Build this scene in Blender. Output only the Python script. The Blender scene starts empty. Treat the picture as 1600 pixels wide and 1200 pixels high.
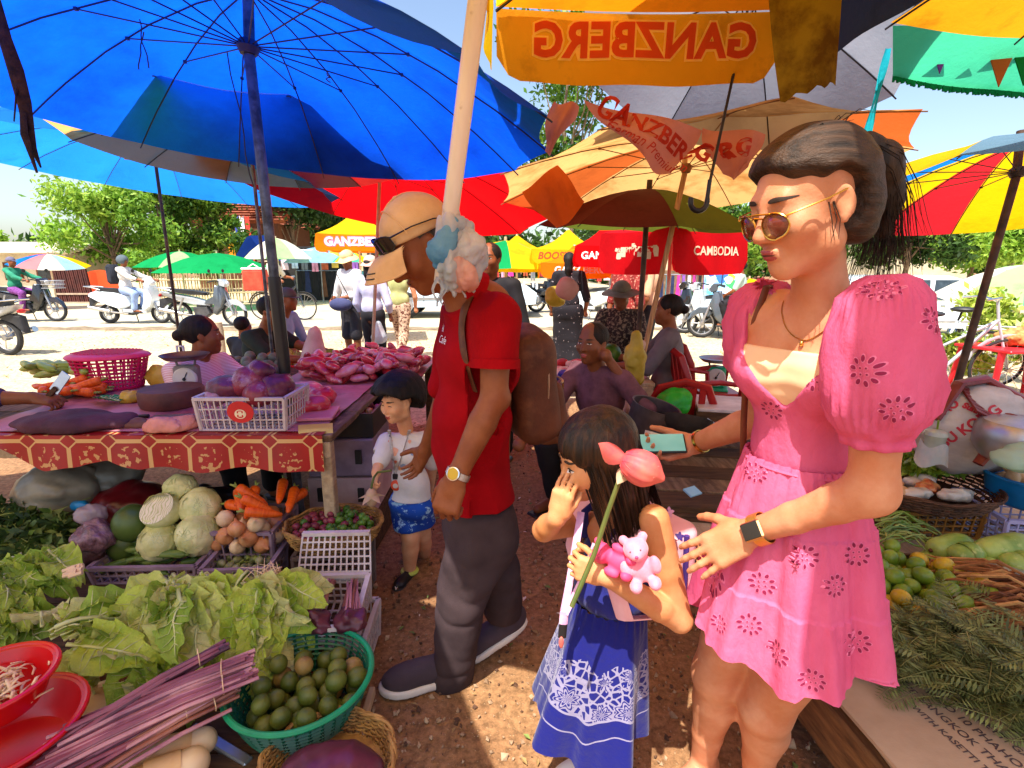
import bpy,bmesh,math,random
import numpy as np
from mathutils import Vector,Matrix,Euler
from mathutils.bvhtree import BVHTree
scene=bpy.context.scene
col=scene.collection
R=math.radians
random.seed(7);np.random.seed(7)
# ------------------------ camera, sky, sun, exposure
CAM_H,PITCH,FPX=1.42,R(12.8),815.0
cam_d=bpy.data.cameras.new("camera");cam=bpy.data.objects.new("camera",cam_d);col.objects.link(cam)
cam.location=(0,0,CAM_H);cam.rotation_euler=(R(90)-PITCH,0,0)
cam_d.sensor_fit='HORIZONTAL';cam_d.sensor_width=36.0;cam_d.lens=36.0*FPX/1600.0
cam_d.clip_start=0.05;cam_d.clip_end=2000
scene.camera=cam
SUN_EL,SUN_AZ=R(64),R(204)
world=bpy.data.worlds.new("World");scene.world=world;world.use_nodes=True
wn=world.node_tree;wn.nodes.clear()
wo=wn.nodes.new('ShaderNodeOutputWorld');wb=wn.nodes.new('ShaderNodeBackground')
sky=wn.nodes.new('ShaderNodeTexSky');sky.sky_type='NISHITA';sky.sun_disc=False
sky.sun_elevation=SUN_EL;sky.sun_rotation=SUN_AZ;sky.air_density=1.0;sky.dust_density=2.2;sky.ozone_density=.4
wb.inputs['Strength'].default_value=0.15
wn.links.new(sky.outputs[0],wb.inputs[0]);wn.links.new(wb.outputs[0],wo.inputs[0])
sun_d=bpy.data.lights.new("sun",'SUN');sun_d.energy=5.0;sun_d.angle=R(0.53);sun_d.color=(1.0,0.95,0.86)
sun=bpy.data.objects.new("sun",sun_d);col.objects.link(sun)
_sd=Vector((math.sin(SUN_AZ)*math.cos(SUN_EL),math.cos(SUN_AZ)*math.cos(SUN_EL),math.sin(SUN_EL)))
sun.rotation_euler=_sd.to_track_quat('Z','Y').to_euler();sun.location=_sd*30
vs=scene.view_settings
vs.view_transform='Standard';vs.look='None';vs.exposure=0.9;vs.gamma=1.0;vs.use_curve_mapping=False
scene.render.engine='CYCLES'
cy=scene.cycles
cy.use_denoising=True;cy.max_bounces=8;cy.diffuse_bounces=5;cy.transparent_max_bounces=24
cy.transmission_bounces=6;cy.sample_clamp_indirect=8.0;cy.caustics_reflective=False;cy.caustics_refractive=False
scene.render.use_persistent_data=False
# ------------------------ helpers
def ray(u,v):
 a,t=(u-800)/FPX,(v-600)/FPX
 cp,sp=math.cos(PITCH),math.sin(PITCH)
 return Vector((a,cp-t*sp,-t*cp-sp))
def P(u,v,Y=None,z=None):
 """a point of the place seen in direction (u, v) at ground distance Y or at height z"""
 d=ray(u,v)
 s=Y/d.y if Y is not None else(z-CAM_H)/d.z
 return Vector((d.x*s,d.y*s,CAM_H+d.z*s))
def lerp(a,b,t):return a+(b-a)*t
def V(*a):return Vector(a if len(a)>1 else a[0])
def lin(c):
 return tuple((x/12.92 if x<=.04045 else((x+.055)/1.055)**2.4)for x in c)
def H(h,k=1.0):
 h=h.lstrip('#');return tuple(min(1,x*k)for x in lin([int(h[i:i+2],16)/255 for i in(0,2,4)]))
class NT:
 """small wrapper to write node trees"""
 def __init__(s,m):s.t=m.node_tree;s.n=s.t.nodes;s.l=s.t.links
 def node(s,typ,**kw):
  n=s.n.new(typ)
  for k,v in kw.items():setattr(n,k,v)
  return n
 def set(s,n,**kw):
  for k,v in kw.items():n.inputs[k.replace('_',' ')].default_value=v
  return n
 def link(s,a,b):s.l.new(a,b)
MATS={}
def mat(name,c1,c2=None,rough=.6,var=.18,scale=6,detail=4,bump=0,bscale=40,trans=0.0,spec=.4,metal=0,sss=0,stretch=None,coat=0,alpha=1.0,emit=0,transmission=0,dirt=None,dirt_scale=2.5,dirt_lo=.5,dirt_hi=.7,sheen=0,wave=None,contrast=(.35,.65),sss_r=None):
 if name in MATS:return MATS[name]
 m=bpy.data.materials.new(name);m.use_nodes=True;MATS[name]=m
 t=NT(m);t.n.clear()
 out=t.node('ShaderNodeOutputMaterial');b=t.node('ShaderNodeBsdfPrincipled')
 tc=t.node('ShaderNodeTexCoord');src=tc.outputs['Object']
 if stretch:
  mp=t.node('ShaderNodeMapping');mp.inputs['Scale'].default_value=stretch
  t.link(src,mp.inputs[0]);src=mp.outputs[0]
 nz=t.node('ShaderNodeTexNoise');t.set(nz,Scale=scale,Detail=detail,Roughness=.6);t.link(src,nz.inputs['Vector'])
 ramp=t.node('ShaderNodeValToRGB')
 if c2 is None:
  c2=tuple(min(1,x*(1+var))for x in c1);c1=tuple(x*(1-var)for x in c1)
 ramp.color_ramp.elements[0].position,ramp.color_ramp.elements[1].position=contrast
 ramp.color_ramp.elements[0].color=(*c1,1);ramp.color_ramp.elements[1].color=(*c2,1)
 t.link(nz.outputs[0],ramp.inputs[0]);colr=ramp.outputs[0]
 if wave:
  w=t.node('ShaderNodeTexWave');w.wave_type='BANDS';w.bands_direction=wave[2]
  t.set(w,Scale=wave[1],Distortion=wave[4],Detail=1.5);t.link(tc.outputs['Object'],w.inputs['Vector'])
  r2=t.node('ShaderNodeValToRGB');r2.color_ramp.elements[0].position=1-wave[3];r2.color_ramp.elements[1].position=min(1,1-wave[3]+.08)
  t.link(w.outputs[0],r2.inputs[0])
  mx=t.node('ShaderNodeMix',data_type='RGBA');t.link(r2.outputs[0],mx.inputs[0]);t.link(colr,mx.inputs[6]);mx.inputs[7].default_value=(*wave[0],1);colr=mx.outputs[2]
 if dirt:
  n2=t.node('ShaderNodeTexNoise');t.set(n2,Scale=dirt_scale,Detail=7,Roughness=.65);t.link(tc.outputs['Object'],n2.inputs['Vector'])
  r3=t.node('ShaderNodeValToRGB');r3.color_ramp.elements[0].position=dirt_lo;r3.color_ramp.elements[1].position=dirt_hi
  t.link(n2.outputs[0],r3.inputs[0])
  mx=t.node('ShaderNodeMix',data_type='RGBA');t.link(r3.outputs[0],mx.inputs[0]);t.link(colr,mx.inputs[6]);mx.inputs[7].default_value=(*dirt,1);colr=mx.outputs[2]
 t.link(colr,b.inputs['Base Color'])
 b.inputs['Roughness'].default_value=rough;b.inputs['Metallic'].default_value=metal
 b.inputs['Specular IOR Level'].default_value=spec;b.inputs['Coat Weight'].default_value=coat
 b.inputs['Alpha'].default_value=alpha;b.inputs['Transmission Weight'].default_value=transmission
 b.inputs['Sheen Weight'].default_value=sheen
 if sss:
  b.inputs['Subsurface Weight'].default_value=sss;b.inputs['Subsurface Radius'].default_value=sss_r or(.012,.005,.003);b.inputs['Subsurface Scale'].default_value=1.0
 if emit:t.link(colr,b.inputs['Emission Color']);b.inputs['Emission Strength'].default_value=emit
 nrm=None
 if bump:
  bz=t.node('ShaderNodeTexNoise');t.set(bz,Scale=bscale,Detail=5,Roughness=.65);t.link(src,bz.inputs['Vector'])
  bp=t.node('ShaderNodeBump');bp.inputs['Strength'].default_value=bump;bp.inputs['Distance'].default_value=.01
  t.link(bz.outputs[0],bp.inputs['Height']);t.link(bp.outputs[0],b.inputs['Normal']);nrm=bp.outputs[0]
 if trans:
  tr=t.node('ShaderNodeBsdfTranslucent');t.link(colr,tr.inputs[0])
  if nrm:t.link(nrm,tr.inputs['Normal'])
  ms=t.node('ShaderNodeMixShader');ms.inputs[0].default_value=trans
  t.link(b.outputs[0],ms.inputs[1]);t.link(tr.outputs[0],ms.inputs[2]);t.link(ms.outputs[0],out.inputs[0])
 else:
  t.link(b.outputs[0],out.inputs[0])
 return m
def tag(o,label=None,cat=None,group=None,kind=None):
 if label:o['label']=label
 if cat:o['category']=cat
 if group:o['group']=group
 if kind:o['kind']=kind
 return o
def thing(name,label,cat,loc=(0,0,0),rz=0,group=None):
 o=bpy.data.objects.new(name,None);o.empty_display_size=.1;col.objects.link(o)
 o.location=loc;o.rotation_euler=(0,0,rz)
 return tag(o,label,cat,group)
def adopt(o,parent,local=False):
 """parent o; geometry given in place-wide coordinates keeps its place unless local"""
 o.parent=parent
 if not local and parent.parent is None:o.matrix_parent_inverse=parent.matrix_basis.inverted()
 return o
def link(name,mesh,parent=None,local=False,label=None,kind=None):
 o=bpy.data.objects.new(name,mesh);col.objects.link(o)
 if parent is not None:adopt(o,parent,local)
 if label:o['label']=label
 if kind:o['kind']=kind
 return o
def kids(o):return KIDS.get(o.name,[])
def dup(root,loc=None,rot=None,label=None,scale=None,group=None):
 """copy of a thing with copies of its parts and sub-parts"""
 def rec(o,par):
  c=o.copy();col.objects.link(c)
  if par is not None:c.parent=par
  for ch in list(o.children):rec(ch,c)
  return c
 r=rec(root,None)
 if loc is not None:r.location=loc
 if rot is not None:r.rotation_euler=rot if hasattr(rot,'__len__')else(0,0,rot)
 if scale is not None:r.scale=scale if hasattr(scale,'__len__')else(scale,)*3
 if label:r['label']=label
 if group:r['group']=group
 return r
def rotm(rx=0,ry=0,rz=0):return Euler((R(rx),R(ry),R(rz))).to_matrix()
def frame(y,z=(0,0,1),loc=None):
 """matrix whose local Y points along y and local Z close to z"""
 y=Vector(y).normalized();x=y.cross(Vector(z)).normalized();z=x.cross(y)
 m=Matrix((x,y,z)).transposed()
 if loc is None:return m
 m=m.to_4x4();m.translation=loc;return m
class MB:
 def __init__(s):s.v=[];s.f=[];s.m=[]
 def add(s,vs_,fs,mi=0):
  o=len(s.v);s.v.extend([tuple(x)for x in vs_])
  s.f.extend([tuple(i+o for i in f)for f in fs]);s.m.extend([mi]*len(fs));return s
 def box(s,c,size,rot=None,mi=0,ch=0.0):
  hx,hy,hz=size[0]/2,size[1]/2,size[2]/2;c=Vector(c)
  if ch>0:
   ch=min(ch,.45*min(hx,hy,hz)*2);pts=[]
   lv=[(-hz,ch),(-hz+ch,0),(hz-ch,0),(hz,ch)]
   for z,i in lv:
    x,y=hx-i,hy-i
    k=max(ch-i,0)if i==0 else 0
    pts+=[(-x+ch*(i==0),-y,z),(x-ch*(i==0),-y,z),(x,-y+ch*(i==0),z),(x,y-ch*(i==0),z),(x-ch*(i==0),y,z),(-x+ch*(i==0),y,z),(-x,y-ch*(i==0),z),(-x,-y+ch*(i==0),z)]
   fs=[tuple(range(7,-1,-1)),tuple(range(24,32))]
   for l in range(3):
    for i in range(8):
     j=(i+1)%8;fs.append((l*8+i,l*8+j,l*8+8+j,l*8+8+i))
  else:
   pts=[(x*hx,y*hy,z*hz)for z in(-1,1)for y in(-1,1)for x in(-1,1)]
   fs=[(0,2,3,1),(4,5,7,6),(0,1,5,4),(2,6,7,3),(0,4,6,2),(1,3,7,5)]
  pts=[c+(rot@Vector(p)if rot is not None else Vector(p))for p in pts]
  return s.add(pts,fs,mi)
 def beam(s,a,b,w,h,up=(0,0,1),mi=0,ch=0):
  a,b=Vector(a),Vector(b);d=b-a
  if abs(d.normalized().dot(Vector(up)))>.98:up=(0,1,0)
  return s.box((a+b)/2,(w,d.length,h),frame(d,up),mi,ch)
 def tube(s,pts,r,n=8,mi=0,cap=True,closed=False,flat=1.0):
  pts=[Vector(p)for p in pts];N=len(pts)
  if not hasattr(r,'__len__'):r=[r]*N
  vs_,fs=[],[];up=None
  for i in range(N):
   if closed:d=pts[(i+1)%N]-pts[i-1]
   else:d=pts[min(i+1,N-1)]-pts[max(i-1,0)]
   if d.length<1e-9:d=Vector((0,0,1))
   d.normalize()
   if up is None:up=Vector((0,0,1))if abs(d.z)<.9 else Vector((0,1,0))
   x=d.cross(up)
   if x.length<1e-6:x=d.orthogonal()
   x.normalize();y=x.cross(d);up=y
   for k in range(n):
    a=2*math.pi*k/n;vs_.append(pts[i]+x*(math.cos(a)*r[i])+y*(math.sin(a)*r[i]*flat))
  for i in range(N if closed else N-1):
   j=(i+1)%N
   for k in range(n):
    l=(k+1)%n;fs.append((i*n+k,i*n+l,j*n+l,j*n+k))
  if cap and not closed:fs+=[tuple(range(n-1,-1,-1)),tuple((N-1)*n+k for k in range(n))]
  return s.add(vs_,fs,mi)
 def lathe(s,prof,n=24,M=None,mi=0,cap=(False,False),sx=1.0,sy=1.0):
  vs_,fs=[],[]
  for r_,z in prof:
   for k in range(n):
    a=2*math.pi*k/n;p=Vector((r_*math.cos(a)*sx,r_*math.sin(a)*sy,z));vs_.append(M@p if M is not None else p)
  N=len(prof)
  for i in range(N-1):
   for k in range(n):
    l=(k+1)%n;fs.append((i*n+k,i*n+l,(i+1)*n+l,(i+1)*n+k))
  if cap[0]:fs.append(tuple(range(n-1,-1,-1)))
  if cap[1]:fs.append(tuple((N-1)*n+k for k in range(n)))
  return s.add(vs_,fs,mi)
 def ell(s,c,r,rot=None,nu=12,nv=8,mi=0):
  c=Vector(c);vs_,fs=[],[]
  if not hasattr(r,'__len__'):r=(r,r,r)
  for j in range(1,nv):
   t=math.pi*j/nv
   for k in range(nu):
    a=2*math.pi*k/nu;p=Vector((r[0]*math.sin(t)*math.cos(a),r[1]*math.sin(t)*math.sin(a),r[2]*math.cos(t)))
    vs_.append(c+(rot@p if rot is not None else p))
  a,b=len(vs_),len(vs_)+1
  for z in(r[2],-r[2]):
   p=Vector((0,0,z));vs_.append(c+(rot@p if rot is not None else p))
  for k in range(nu):
   l=(k+1)%nu;fs.append((a,k,l));o=(nv-2)*nu;fs.append((b,o+l,o+k))
   for j in range(nv-2):fs.append((j*nu+k,(j+1)*nu+k,(j+1)*nu+l,j*nu+l))
  return s.add(vs_,fs,mi)
 def grid(s,fn,nu,nv,mi=0,cu=False,cv=False):
  vs_=[fn(i/(nu if cu else nu-1),j/(nv if cv else nv-1))for i in range(nu)for j in range(nv)];fs=[]
  for i in range(nu if cu else nu-1):
   for j in range(nv if cv else nv-1):
    i2,j2=(i+1)%nu,(j+1)%nv
    fs.append((i*nv+j,i2*nv+j,i2*nv+j2,i*nv+j2))
  return s.add(vs_,fs,mi)
 def prism(s,poly,M,d,mi=0):
  """poly in local x, y; pushed along local z from -d/2 to d/2"""
  n=len(poly);vs_=[M@Vector((x,y,z))for z in(-d/2,d/2)for x,y in poly]
  fs=[tuple(range(n-1,-1,-1)),tuple(range(n,2*n))]+[(i,(i+1)%n,n+(i+1)%n,n+i)for i in range(n)]
  return s.add(vs_,fs,mi)
 def torus(s,c,Rr,r,M=None,nu=24,nv=8,mi=0,flat=1.0):
  c=Vector(c)
  def fn(u,v):
   a,b=2*math.pi*u,2*math.pi*v
   p=Vector(((Rr+r*math.cos(b))*math.cos(a),(Rr+r*math.cos(b))*math.sin(a),r*flat*math.sin(b)))
   return c+(M@p if M is not None else p)
  return s.grid(fn,nu,nv,mi,True,True)
 def mesh(s,name,mats,smooth=True):
  me=bpy.data.meshes.new(name);me.from_pydata(s.v,[],s.f)
  if not hasattr(mats,'__len__'):mats=[mats]
  for m in mats:me.materials.append(m)
  if len(mats)>1:me.polygons.foreach_set('material_index',s.m)
  if smooth is True:me.polygons.foreach_set('use_smooth',[True]*len(me.polygons))
  elif smooth:me.polygons.foreach_set('use_smooth',[True]*len(me.polygons));me.set_sharp_from_angle(angle=R(smooth))
  me.update();return me
 def obj(s,name,mats,parent=None,local=False,smooth=40,label=None,kind=None):
  return link(name,s.mesh(name,mats,smooth),parent,local,label,kind)
  # ------------------------ solid modelling by distance fields, meshed into one continuous surface
def A3(p):return np.array((p[0],p[1],p[2]),dtype=np.float32)
class SDF:
 def __init__(s):s.p=[];s.lo=np.full(3,1e9);s.hi=np.full(3,-1e9);s.post=[]
 def _b(s,c,r,op):
  if op=='+':s.lo=np.minimum(s.lo,c-r);s.hi=np.maximum(s.hi,c+r)
 def cone(s,a,b,ra,rb=None,k=.02,op='+'):
  rb=ra if rb is None else rb;a,b=A3(a),A3(b);s._b(a,ra,op);s._b(b,rb,op)
  ba=b-a;L=max(float(ba@ba),1e-10)
  def f(X):
   pa=X-a;h=np.clip(pa@ba/L,0,1)
   return np.linalg.norm(pa-h[:,None]*ba,axis=1)-(ra+(rb-ra)*h)
  s.p.append((f,k,op));return s
 def chain(s,pts,rs,k=.02,op='+'):
  segs=[]
  for i in range(len(pts)-1):
   a,b=A3(pts[i]),A3(pts[i+1]);s._b(a,rs[i],op);s._b(b,rs[i+1],op);segs.append((a,b-a,max(float((b-a)@(b-a)),1e-10),rs[i],rs[i+1]))
  def f(X):
   d=None
   for a,ba,L,ra,rb in segs:
    pa=X-a;h=np.clip(pa@ba/L,0,1);h=h*h*(3-2*h)*.5+h*.5
    hh=np.clip(pa@ba/L,0,1);e=np.linalg.norm(pa-hh[:,None]*ba,axis=1)-(ra+(rb-ra)*h)
    if d is None:d=e
    else:m=np.maximum(.008-np.abs(d-e),0)/.008;d=np.minimum(d,e)-m*m*.002
   return d
  s.p.append((f,k,op));return s
 def ell(s,c,r,M=None,k=.02,op='+'):
  if not hasattr(r,'__len__'):r=(r,r,r)
  c,r=A3(c),np.array(r,dtype=np.float32);s._b(c,float(r.max()),op)
  Mi=np.array(M.to_3x3()if hasattr(M,'to_3x3')else M,dtype=np.float32)if M is not None else None
  def f(X):
   p=X-c
   if Mi is not None:p=p@Mi
   k0=np.linalg.norm(p/r,axis=1);k1=np.linalg.norm(p/(r*r),axis=1)
   return np.where(k1>1e-6,k0*(k0-1)/np.maximum(k1,1e-6),-r.min())
  s.p.append((f,k,op));return s
 def box(s,c,h,M=None,rad=.01,k=.02,op='+'):
  c,h=A3(c),np.array(h,dtype=np.float32);s._b(c,float(np.linalg.norm(h)),op)
  Mi=np.array(M.to_3x3()if hasattr(M,'to_3x3')else M,dtype=np.float32)if M is not None else None
  def f(X):
   p=X-c
   if Mi is not None:p=p@Mi
   q=np.abs(p)-(h-rad)
   return np.linalg.norm(np.maximum(q,0),axis=1)+np.minimum(q.max(axis=1),0)-rad
  s.p.append((f,k,op));return s
 def plane(s,c,n,k=.004,op='&'):
  """keeps the side the normal points away from"""
  c=A3(c);n=A3(Vector(n).normalized())
  s.p.append((lambda X:(X-c)@n,k,op));return s
 def fn(s,f,k=.01,op='&'):s.p.append((f,k,op));return s
 def disp(s,f):s.p.append((f,0,'d'));return s
 def __call__(s,X):
  d=np.full(len(X),10.0,dtype=np.float32)
  for f,k,op in s.p:
   e=f(X)
   if op=='d':d=d+e;continue
   if op=='-':e=-e
   if op=='+':
    h=np.maximum(k-np.abs(d-e),0)/k;d=np.minimum(d,e)-h*h*k*.25
   else:
    h=np.maximum(k-np.abs(d-e),0)/k;d=np.maximum(d,e)+h*h*k*.25
  return d
 def mesh(s,name,mats,h=.006,region=None,smooth=True,pad=.02,lo=None,hi=None):
  me,c=surface(s,name,s.lo-pad if lo is None else np.array(lo),s.hi+pad if hi is None else np.array(hi),h)
  if not hasattr(mats,'__len__'):mats=[mats]
  for m in mats:me.materials.append(m)
  if region is not None and len(mats)>1 and len(c):me.polygons.foreach_set('material_index',np.asarray(region(c),dtype=np.int32))
  if smooth:me.polygons.foreach_set('use_smooth',np.ones(len(me.polygons),dtype=bool))
  me.update();return me
 def obj(s,name,mats,parent=None,h=.006,region=None,local=False,label=None,**kw):
  return link(name,s.mesh(name,mats,h,region,**kw),parent,local,label)
def surface(f,name,lo,hi,h,B=8):
 nb=np.maximum(np.ceil((hi-lo)/(B*h)).astype(int),1);n=nb*B
 bc=np.stack(np.meshgrid(*[np.arange(k)for k in nb],indexing='ij'),-1).reshape(-1,3)
 cen=(lo+(bc+.5)*B*h).astype(np.float32);dc=f(cen)
 act=np.abs(dc)<B*h*.87*1.9+2*h
 Vv=np.repeat(np.repeat(np.repeat(np.where(dc<0,-1.,1.).astype(np.float32).reshape(nb),B,0),B,1),B,2)
 loc_=np.stack(np.meshgrid(*[np.arange(B)]*3,indexing='ij'),-1).reshape(-1,3)
 ab=bc[act]
 for i in range(0,len(ab),400):
  idx=(ab[i:i+400,None,:]*B+loc_[None]).reshape(-1,3)
  Vv[idx[:,0],idx[:,1],idx[:,2]]=f((lo+idx*h).astype(np.float32))
 Vv[0]=Vv[-1]=1;Vv[:,0]=Vv[:,-1]=1;Vv[:,:,0]=Vv[:,:,-1]=1
 S=Vv<0;strides=np.array([n[1]*n[2],n[2],1]);acc_i,acc_p,quads=[],[],[]
 for ax in range(3):
  a=[slice(None)]*3;b=[slice(None)]*3;a[ax]=slice(0,-1);b[ax]=slice(1,None)
  cr=np.argwhere(S[tuple(a)]!=S[tuple(b)])
  if not len(cr):continue
  nx=cr.copy();nx[:,ax]+=1
  va=Vv[cr[:,0],cr[:,1],cr[:,2]];vb=Vv[nx[:,0],nx[:,1],nx[:,2]]
  t=np.clip(va/(va-vb),.02,.98);p=cr.astype(np.float64);p[:,ax]+=t
  u,w=[(1,2),(2,0),(0,1)][ax]
  cells=[]
  for du,dw in((-1,-1),(0,-1),(0,0),(-1,0)):
   c=cr.copy();c[:,u]+=du;c[:,w]+=dw;ci=c@strides;cells.append(ci);acc_i.append(ci);acc_p.append(p)
  q=np.stack(cells,1);flip=va>0;q[flip]=q[flip][:,::-1];quads.append(q)
 me=bpy.data.meshes.new(name)
 if not quads:return me,np.zeros((0,3))
 ai=np.concatenate(acc_i);ap=np.concatenate(acc_p);q=np.concatenate(quads)
 uid,inv=np.unique(ai,return_inverse=True);cnt=np.bincount(inv)
 vp=np.stack([np.bincount(inv,ap[:,k])/cnt for k in range(3)],1);vp=lo+vp*h
 qi=np.searchsorted(uid,q)
 me.vertices.add(len(vp));me.vertices.foreach_set('co',vp.astype(np.float32).ravel())
 me.loops.add(len(qi)*4);me.loops.foreach_set('vertex_index',qi.ravel().astype(np.int32))
 me.polygons.add(len(qi));me.polygons.foreach_set('loop_start',np.arange(0,len(qi)*4,4,dtype=np.int32))
 me.update(calc_edges=True);me.validate()
 return me,vp[qi].mean(1)
def wob(X,fr,seed=0,n=4):
 """cheap smooth noise, about -1 to 1"""
 rg=np.random.RandomState(seed);o=np.zeros(len(X),dtype=np.float32)
 for i in range(n):
  d=rg.normal(size=3);d/=np.linalg.norm(d);o+=np.sin(X@(d*fr*(1+.6*i)).astype(np.float32)+rg.rand()*6.28+o*.7)/(1+.5*i)
 return o/2.2
_TXT={}
def text_polys(txt,size=1.0,bold=0.0,shear=0.0,spacing=1.0):
 """verts (x, y) and faces of a line of lettering centred on 0, 0"""
 cu=bpy.data.curves.new('lettering','FONT');cu.body=txt;cu.size=size;cu.offset=bold;cu.shear=shear;cu.space_character=spacing
 cu.align_x='CENTER';cu.align_y='CENTER';cu.resolution_u=3
 o=bpy.data.objects.new('lettering',cu);col.objects.link(o)
 dg=bpy.context.evaluated_depsgraph_get();me=o.evaluated_get(dg).to_mesh()
 vs_=[(v.co.x,v.co.y)for v in me.vertices];fs=[tuple(p.vertices)for p in me.polygons]
 o.evaluated_get(dg).to_mesh_clear();bpy.data.objects.remove(o);bpy.data.curves.remove(cu)
 return vs_,fs
def bvh_of(o_or_me):
 me=o_or_me.data if hasattr(o_or_me,'data')else o_or_me
 return BVHTree.FromPolygons([v.co.copy()for v in me.vertices],[tuple(p.vertices)for p in me.polygons])
def lay(mb,bvh,vs_,fs,M,off=.0015,mi=0,depth=.6):
 """lay flat print on the surface bvh: M is a frame whose local z points out of the surface"""
 out=[];zn=(M.to_3x3()@Vector((0,0,1))).normalized()
 for x,y in vs_:
  p=M@Vector((x,y,0));hit=bvh.ray_cast(p+zn*depth*.5,-zn,depth)if bvh else(None,)
  out.append((hit[0]+zn*off)if hit[0]is not None else p+zn*off)
 mb.add(out,fs,mi)
 # ------------------------ ground, verge, road
def ground_mat(name,a,b,c,pale,scale=1.0):
 m=bpy.data.materials.new(name);m.use_nodes=True;t=NT(m);t.n.clear()
 out=t.node('ShaderNodeOutputMaterial');bs=t.node('ShaderNodeBsdfPrincipled');tc=t.node('ShaderNodeTexCoord');o=tc.outputs['Object']
 n1=t.set(t.node('ShaderNodeTexNoise'),Scale=1.1*scale,Detail=8,Roughness=.7);t.link(o,n1.inputs['Vector'])
 r1=t.node('ShaderNodeValToRGB');e=r1.color_ramp.elements;e[0].position=.3;e[1].position=.72;e[0].color=(*a,1);e[1].color=(*b,1);t.link(n1.outputs[0],r1.inputs[0])
 n2=t.set(t.node('ShaderNodeTexNoise'),Scale=38*scale,Detail=6,Roughness=.75);t.link(o,n2.inputs['Vector'])
 r2=t.node('ShaderNodeValToRGB');e=r2.color_ramp.elements;e[0].position=.36;e[1].position=.62;e[0].color=(.45,.45,.45,1);e[1].color=(1.2,1.2,1.2,1);t.link(n2.outputs[0],r2.inputs[0])
 mx=t.node('ShaderNodeMix',data_type='RGBA',blend_type='MULTIPLY');mx.inputs[0].default_value=.9;t.link(r1.outputs[0],mx.inputs[6]);t.link(r2.outputs[0],mx.inputs[7])
 vo=t.set(t.node('ShaderNodeTexVoronoi'),Scale=62*scale);t.link(o,vo.inputs['Vector'])
 r3=t.node('ShaderNodeValToRGB');e=r3.color_ramp.elements;e[0].position=.0;e[1].position=.22;e[0].color=(1,1,1,1);e[1].color=(0,0,0,1);t.link(vo.outputs['Distance'],r3.inputs[0])
 n3=t.set(t.node('ShaderNodeTexNoise'),Scale=5*scale,Detail=4);t.link(o,n3.inputs['Vector'])
 mm=t.node('ShaderNodeMath',operation='MULTIPLY');t.link(r3.outputs[0],mm.inputs[0]);t.link(n3.outputs[0],mm.inputs[1])
 m2=t.node('ShaderNodeMix',data_type='RGBA');t.link(mm.outputs[0],m2.inputs[0]);t.link(mx.outputs[2],m2.inputs[6]);m2.inputs[7].default_value=(*pale,1)
 n4=t.set(t.node('ShaderNodeTexNoise'),Scale=.5*scale,Detail=6);t.link(o,n4.inputs['Vector'])
 r4=t.node('ShaderNodeValToRGB');e=r4.color_ramp.elements;e[0].position=.52;e[1].position=.68;e[0].color=(0,0,0,1);e[1].color=(.75,.75,.75,1);t.link(n4.outputs[0],r4.inputs[0])
 m3=t.node('ShaderNodeMix',data_type='RGBA');t.link(r4.outputs[0],m3.inputs[0]);t.link(m2.outputs[2],m3.inputs[6]);m3.inputs[7].default_value=(*c,1)
 t.link(m3.outputs[2],bs.inputs['Base Color']);bs.inputs['Roughness'].default_value=.92;bs.inputs['Specular IOR Level'].default_value=.2
 ad=t.node('ShaderNodeMath',operation='ADD');t.link(n2.outputs[0],ad.inputs[0]);t.link(r3.outputs[0],ad.inputs[1])
 bp=t.node('ShaderNodeBump');bp.inputs['Strength'].default_value=.55;bp.inputs['Distance'].default_value=.012;t.link(ad.outputs[0],bp.inputs['Height']);t.link(bp.outputs[0],bs.inputs['Normal'])
 t.link(bs.outputs[0],out.inputs[0]);return m
M_dirt=ground_mat('dirt',H('#83593a'),H('#a9835c'),H('#8f6c4a'),H('#d2b690'))
M_verge=ground_mat('dry_verge',H('#bca684'),H('#d8c6a2'),H('#b49a74'),H('#e8dcc0'),.55)
def steps(lo,hi,d,far,g=1.22):
 a=list(np.arange(lo,hi,d));s=d;x=hi
 while x<far:a.append(x);s*=g;x+=s
 return a+[far]
_xr=steps(0,2.6,.035,500);xs=sorted(set([-x for x in _xr]+_xr));ys=sorted(set([-y for y in steps(0,.2,.1,40)]+steps(.2,5.2,.035,900)))
gx,gy=np.meshgrid(xs,ys,indexing='ij');gp=np.stack([gx,gy,0*gx],-1).reshape(-1,3).astype(np.float32)
near=np.clip((7-np.hypot(gp[:,0],gp[:,1]))/5,0,1)
gz=(wob(gp,4,1)*.006+wob(gp,17,2)*.0035+wob(gp,52,3)*.0025)*near
def dip(x,y):
 f=lambda a,lo,hi:np.clip((a-lo)/(hi-lo),0,1)**2*(3-2*np.clip((a-lo)/(hi-lo),0,1))
 return-.85*f(np.asarray(x),6.5,10.5)*f(np.asarray(y),6.5,11.)
gp[:,2]=gz-.004+dip(gp[:,0],gp[:,1])-np.where(gp[:,1]>8,.06,0)
nx_,ny_=len(xs),len(ys);ii=(np.arange(nx_-1)[:,None]*ny_+np.arange(ny_-1)[None]).ravel()
gme=bpy.data.meshes.new('ground');gme.from_pydata(gp.tolist(),[],np.stack([ii,ii+ny_,ii+ny_+1,ii+1],1).tolist())
gme.polygons.foreach_set('use_smooth',[True]*len(gme.polygons));gme.materials.append(M_dirt);ground=link('ground',gme,kind='structure')
def verge_pt(u,v):
 x=lerp(-60,60,u);y0=4.9+.5*math.sin(x*1.3)+.25*math.sin(x*3.7+1)+.12*math.sin(x*9.1);y=lerp(y0,11.4+.1*math.sin(u*150),v)
 return(x,y,-.03+.045*min(1,v*9)+.02*v+.004*math.sin(u*310+v*9)+float(dip(x,y)))
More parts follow.
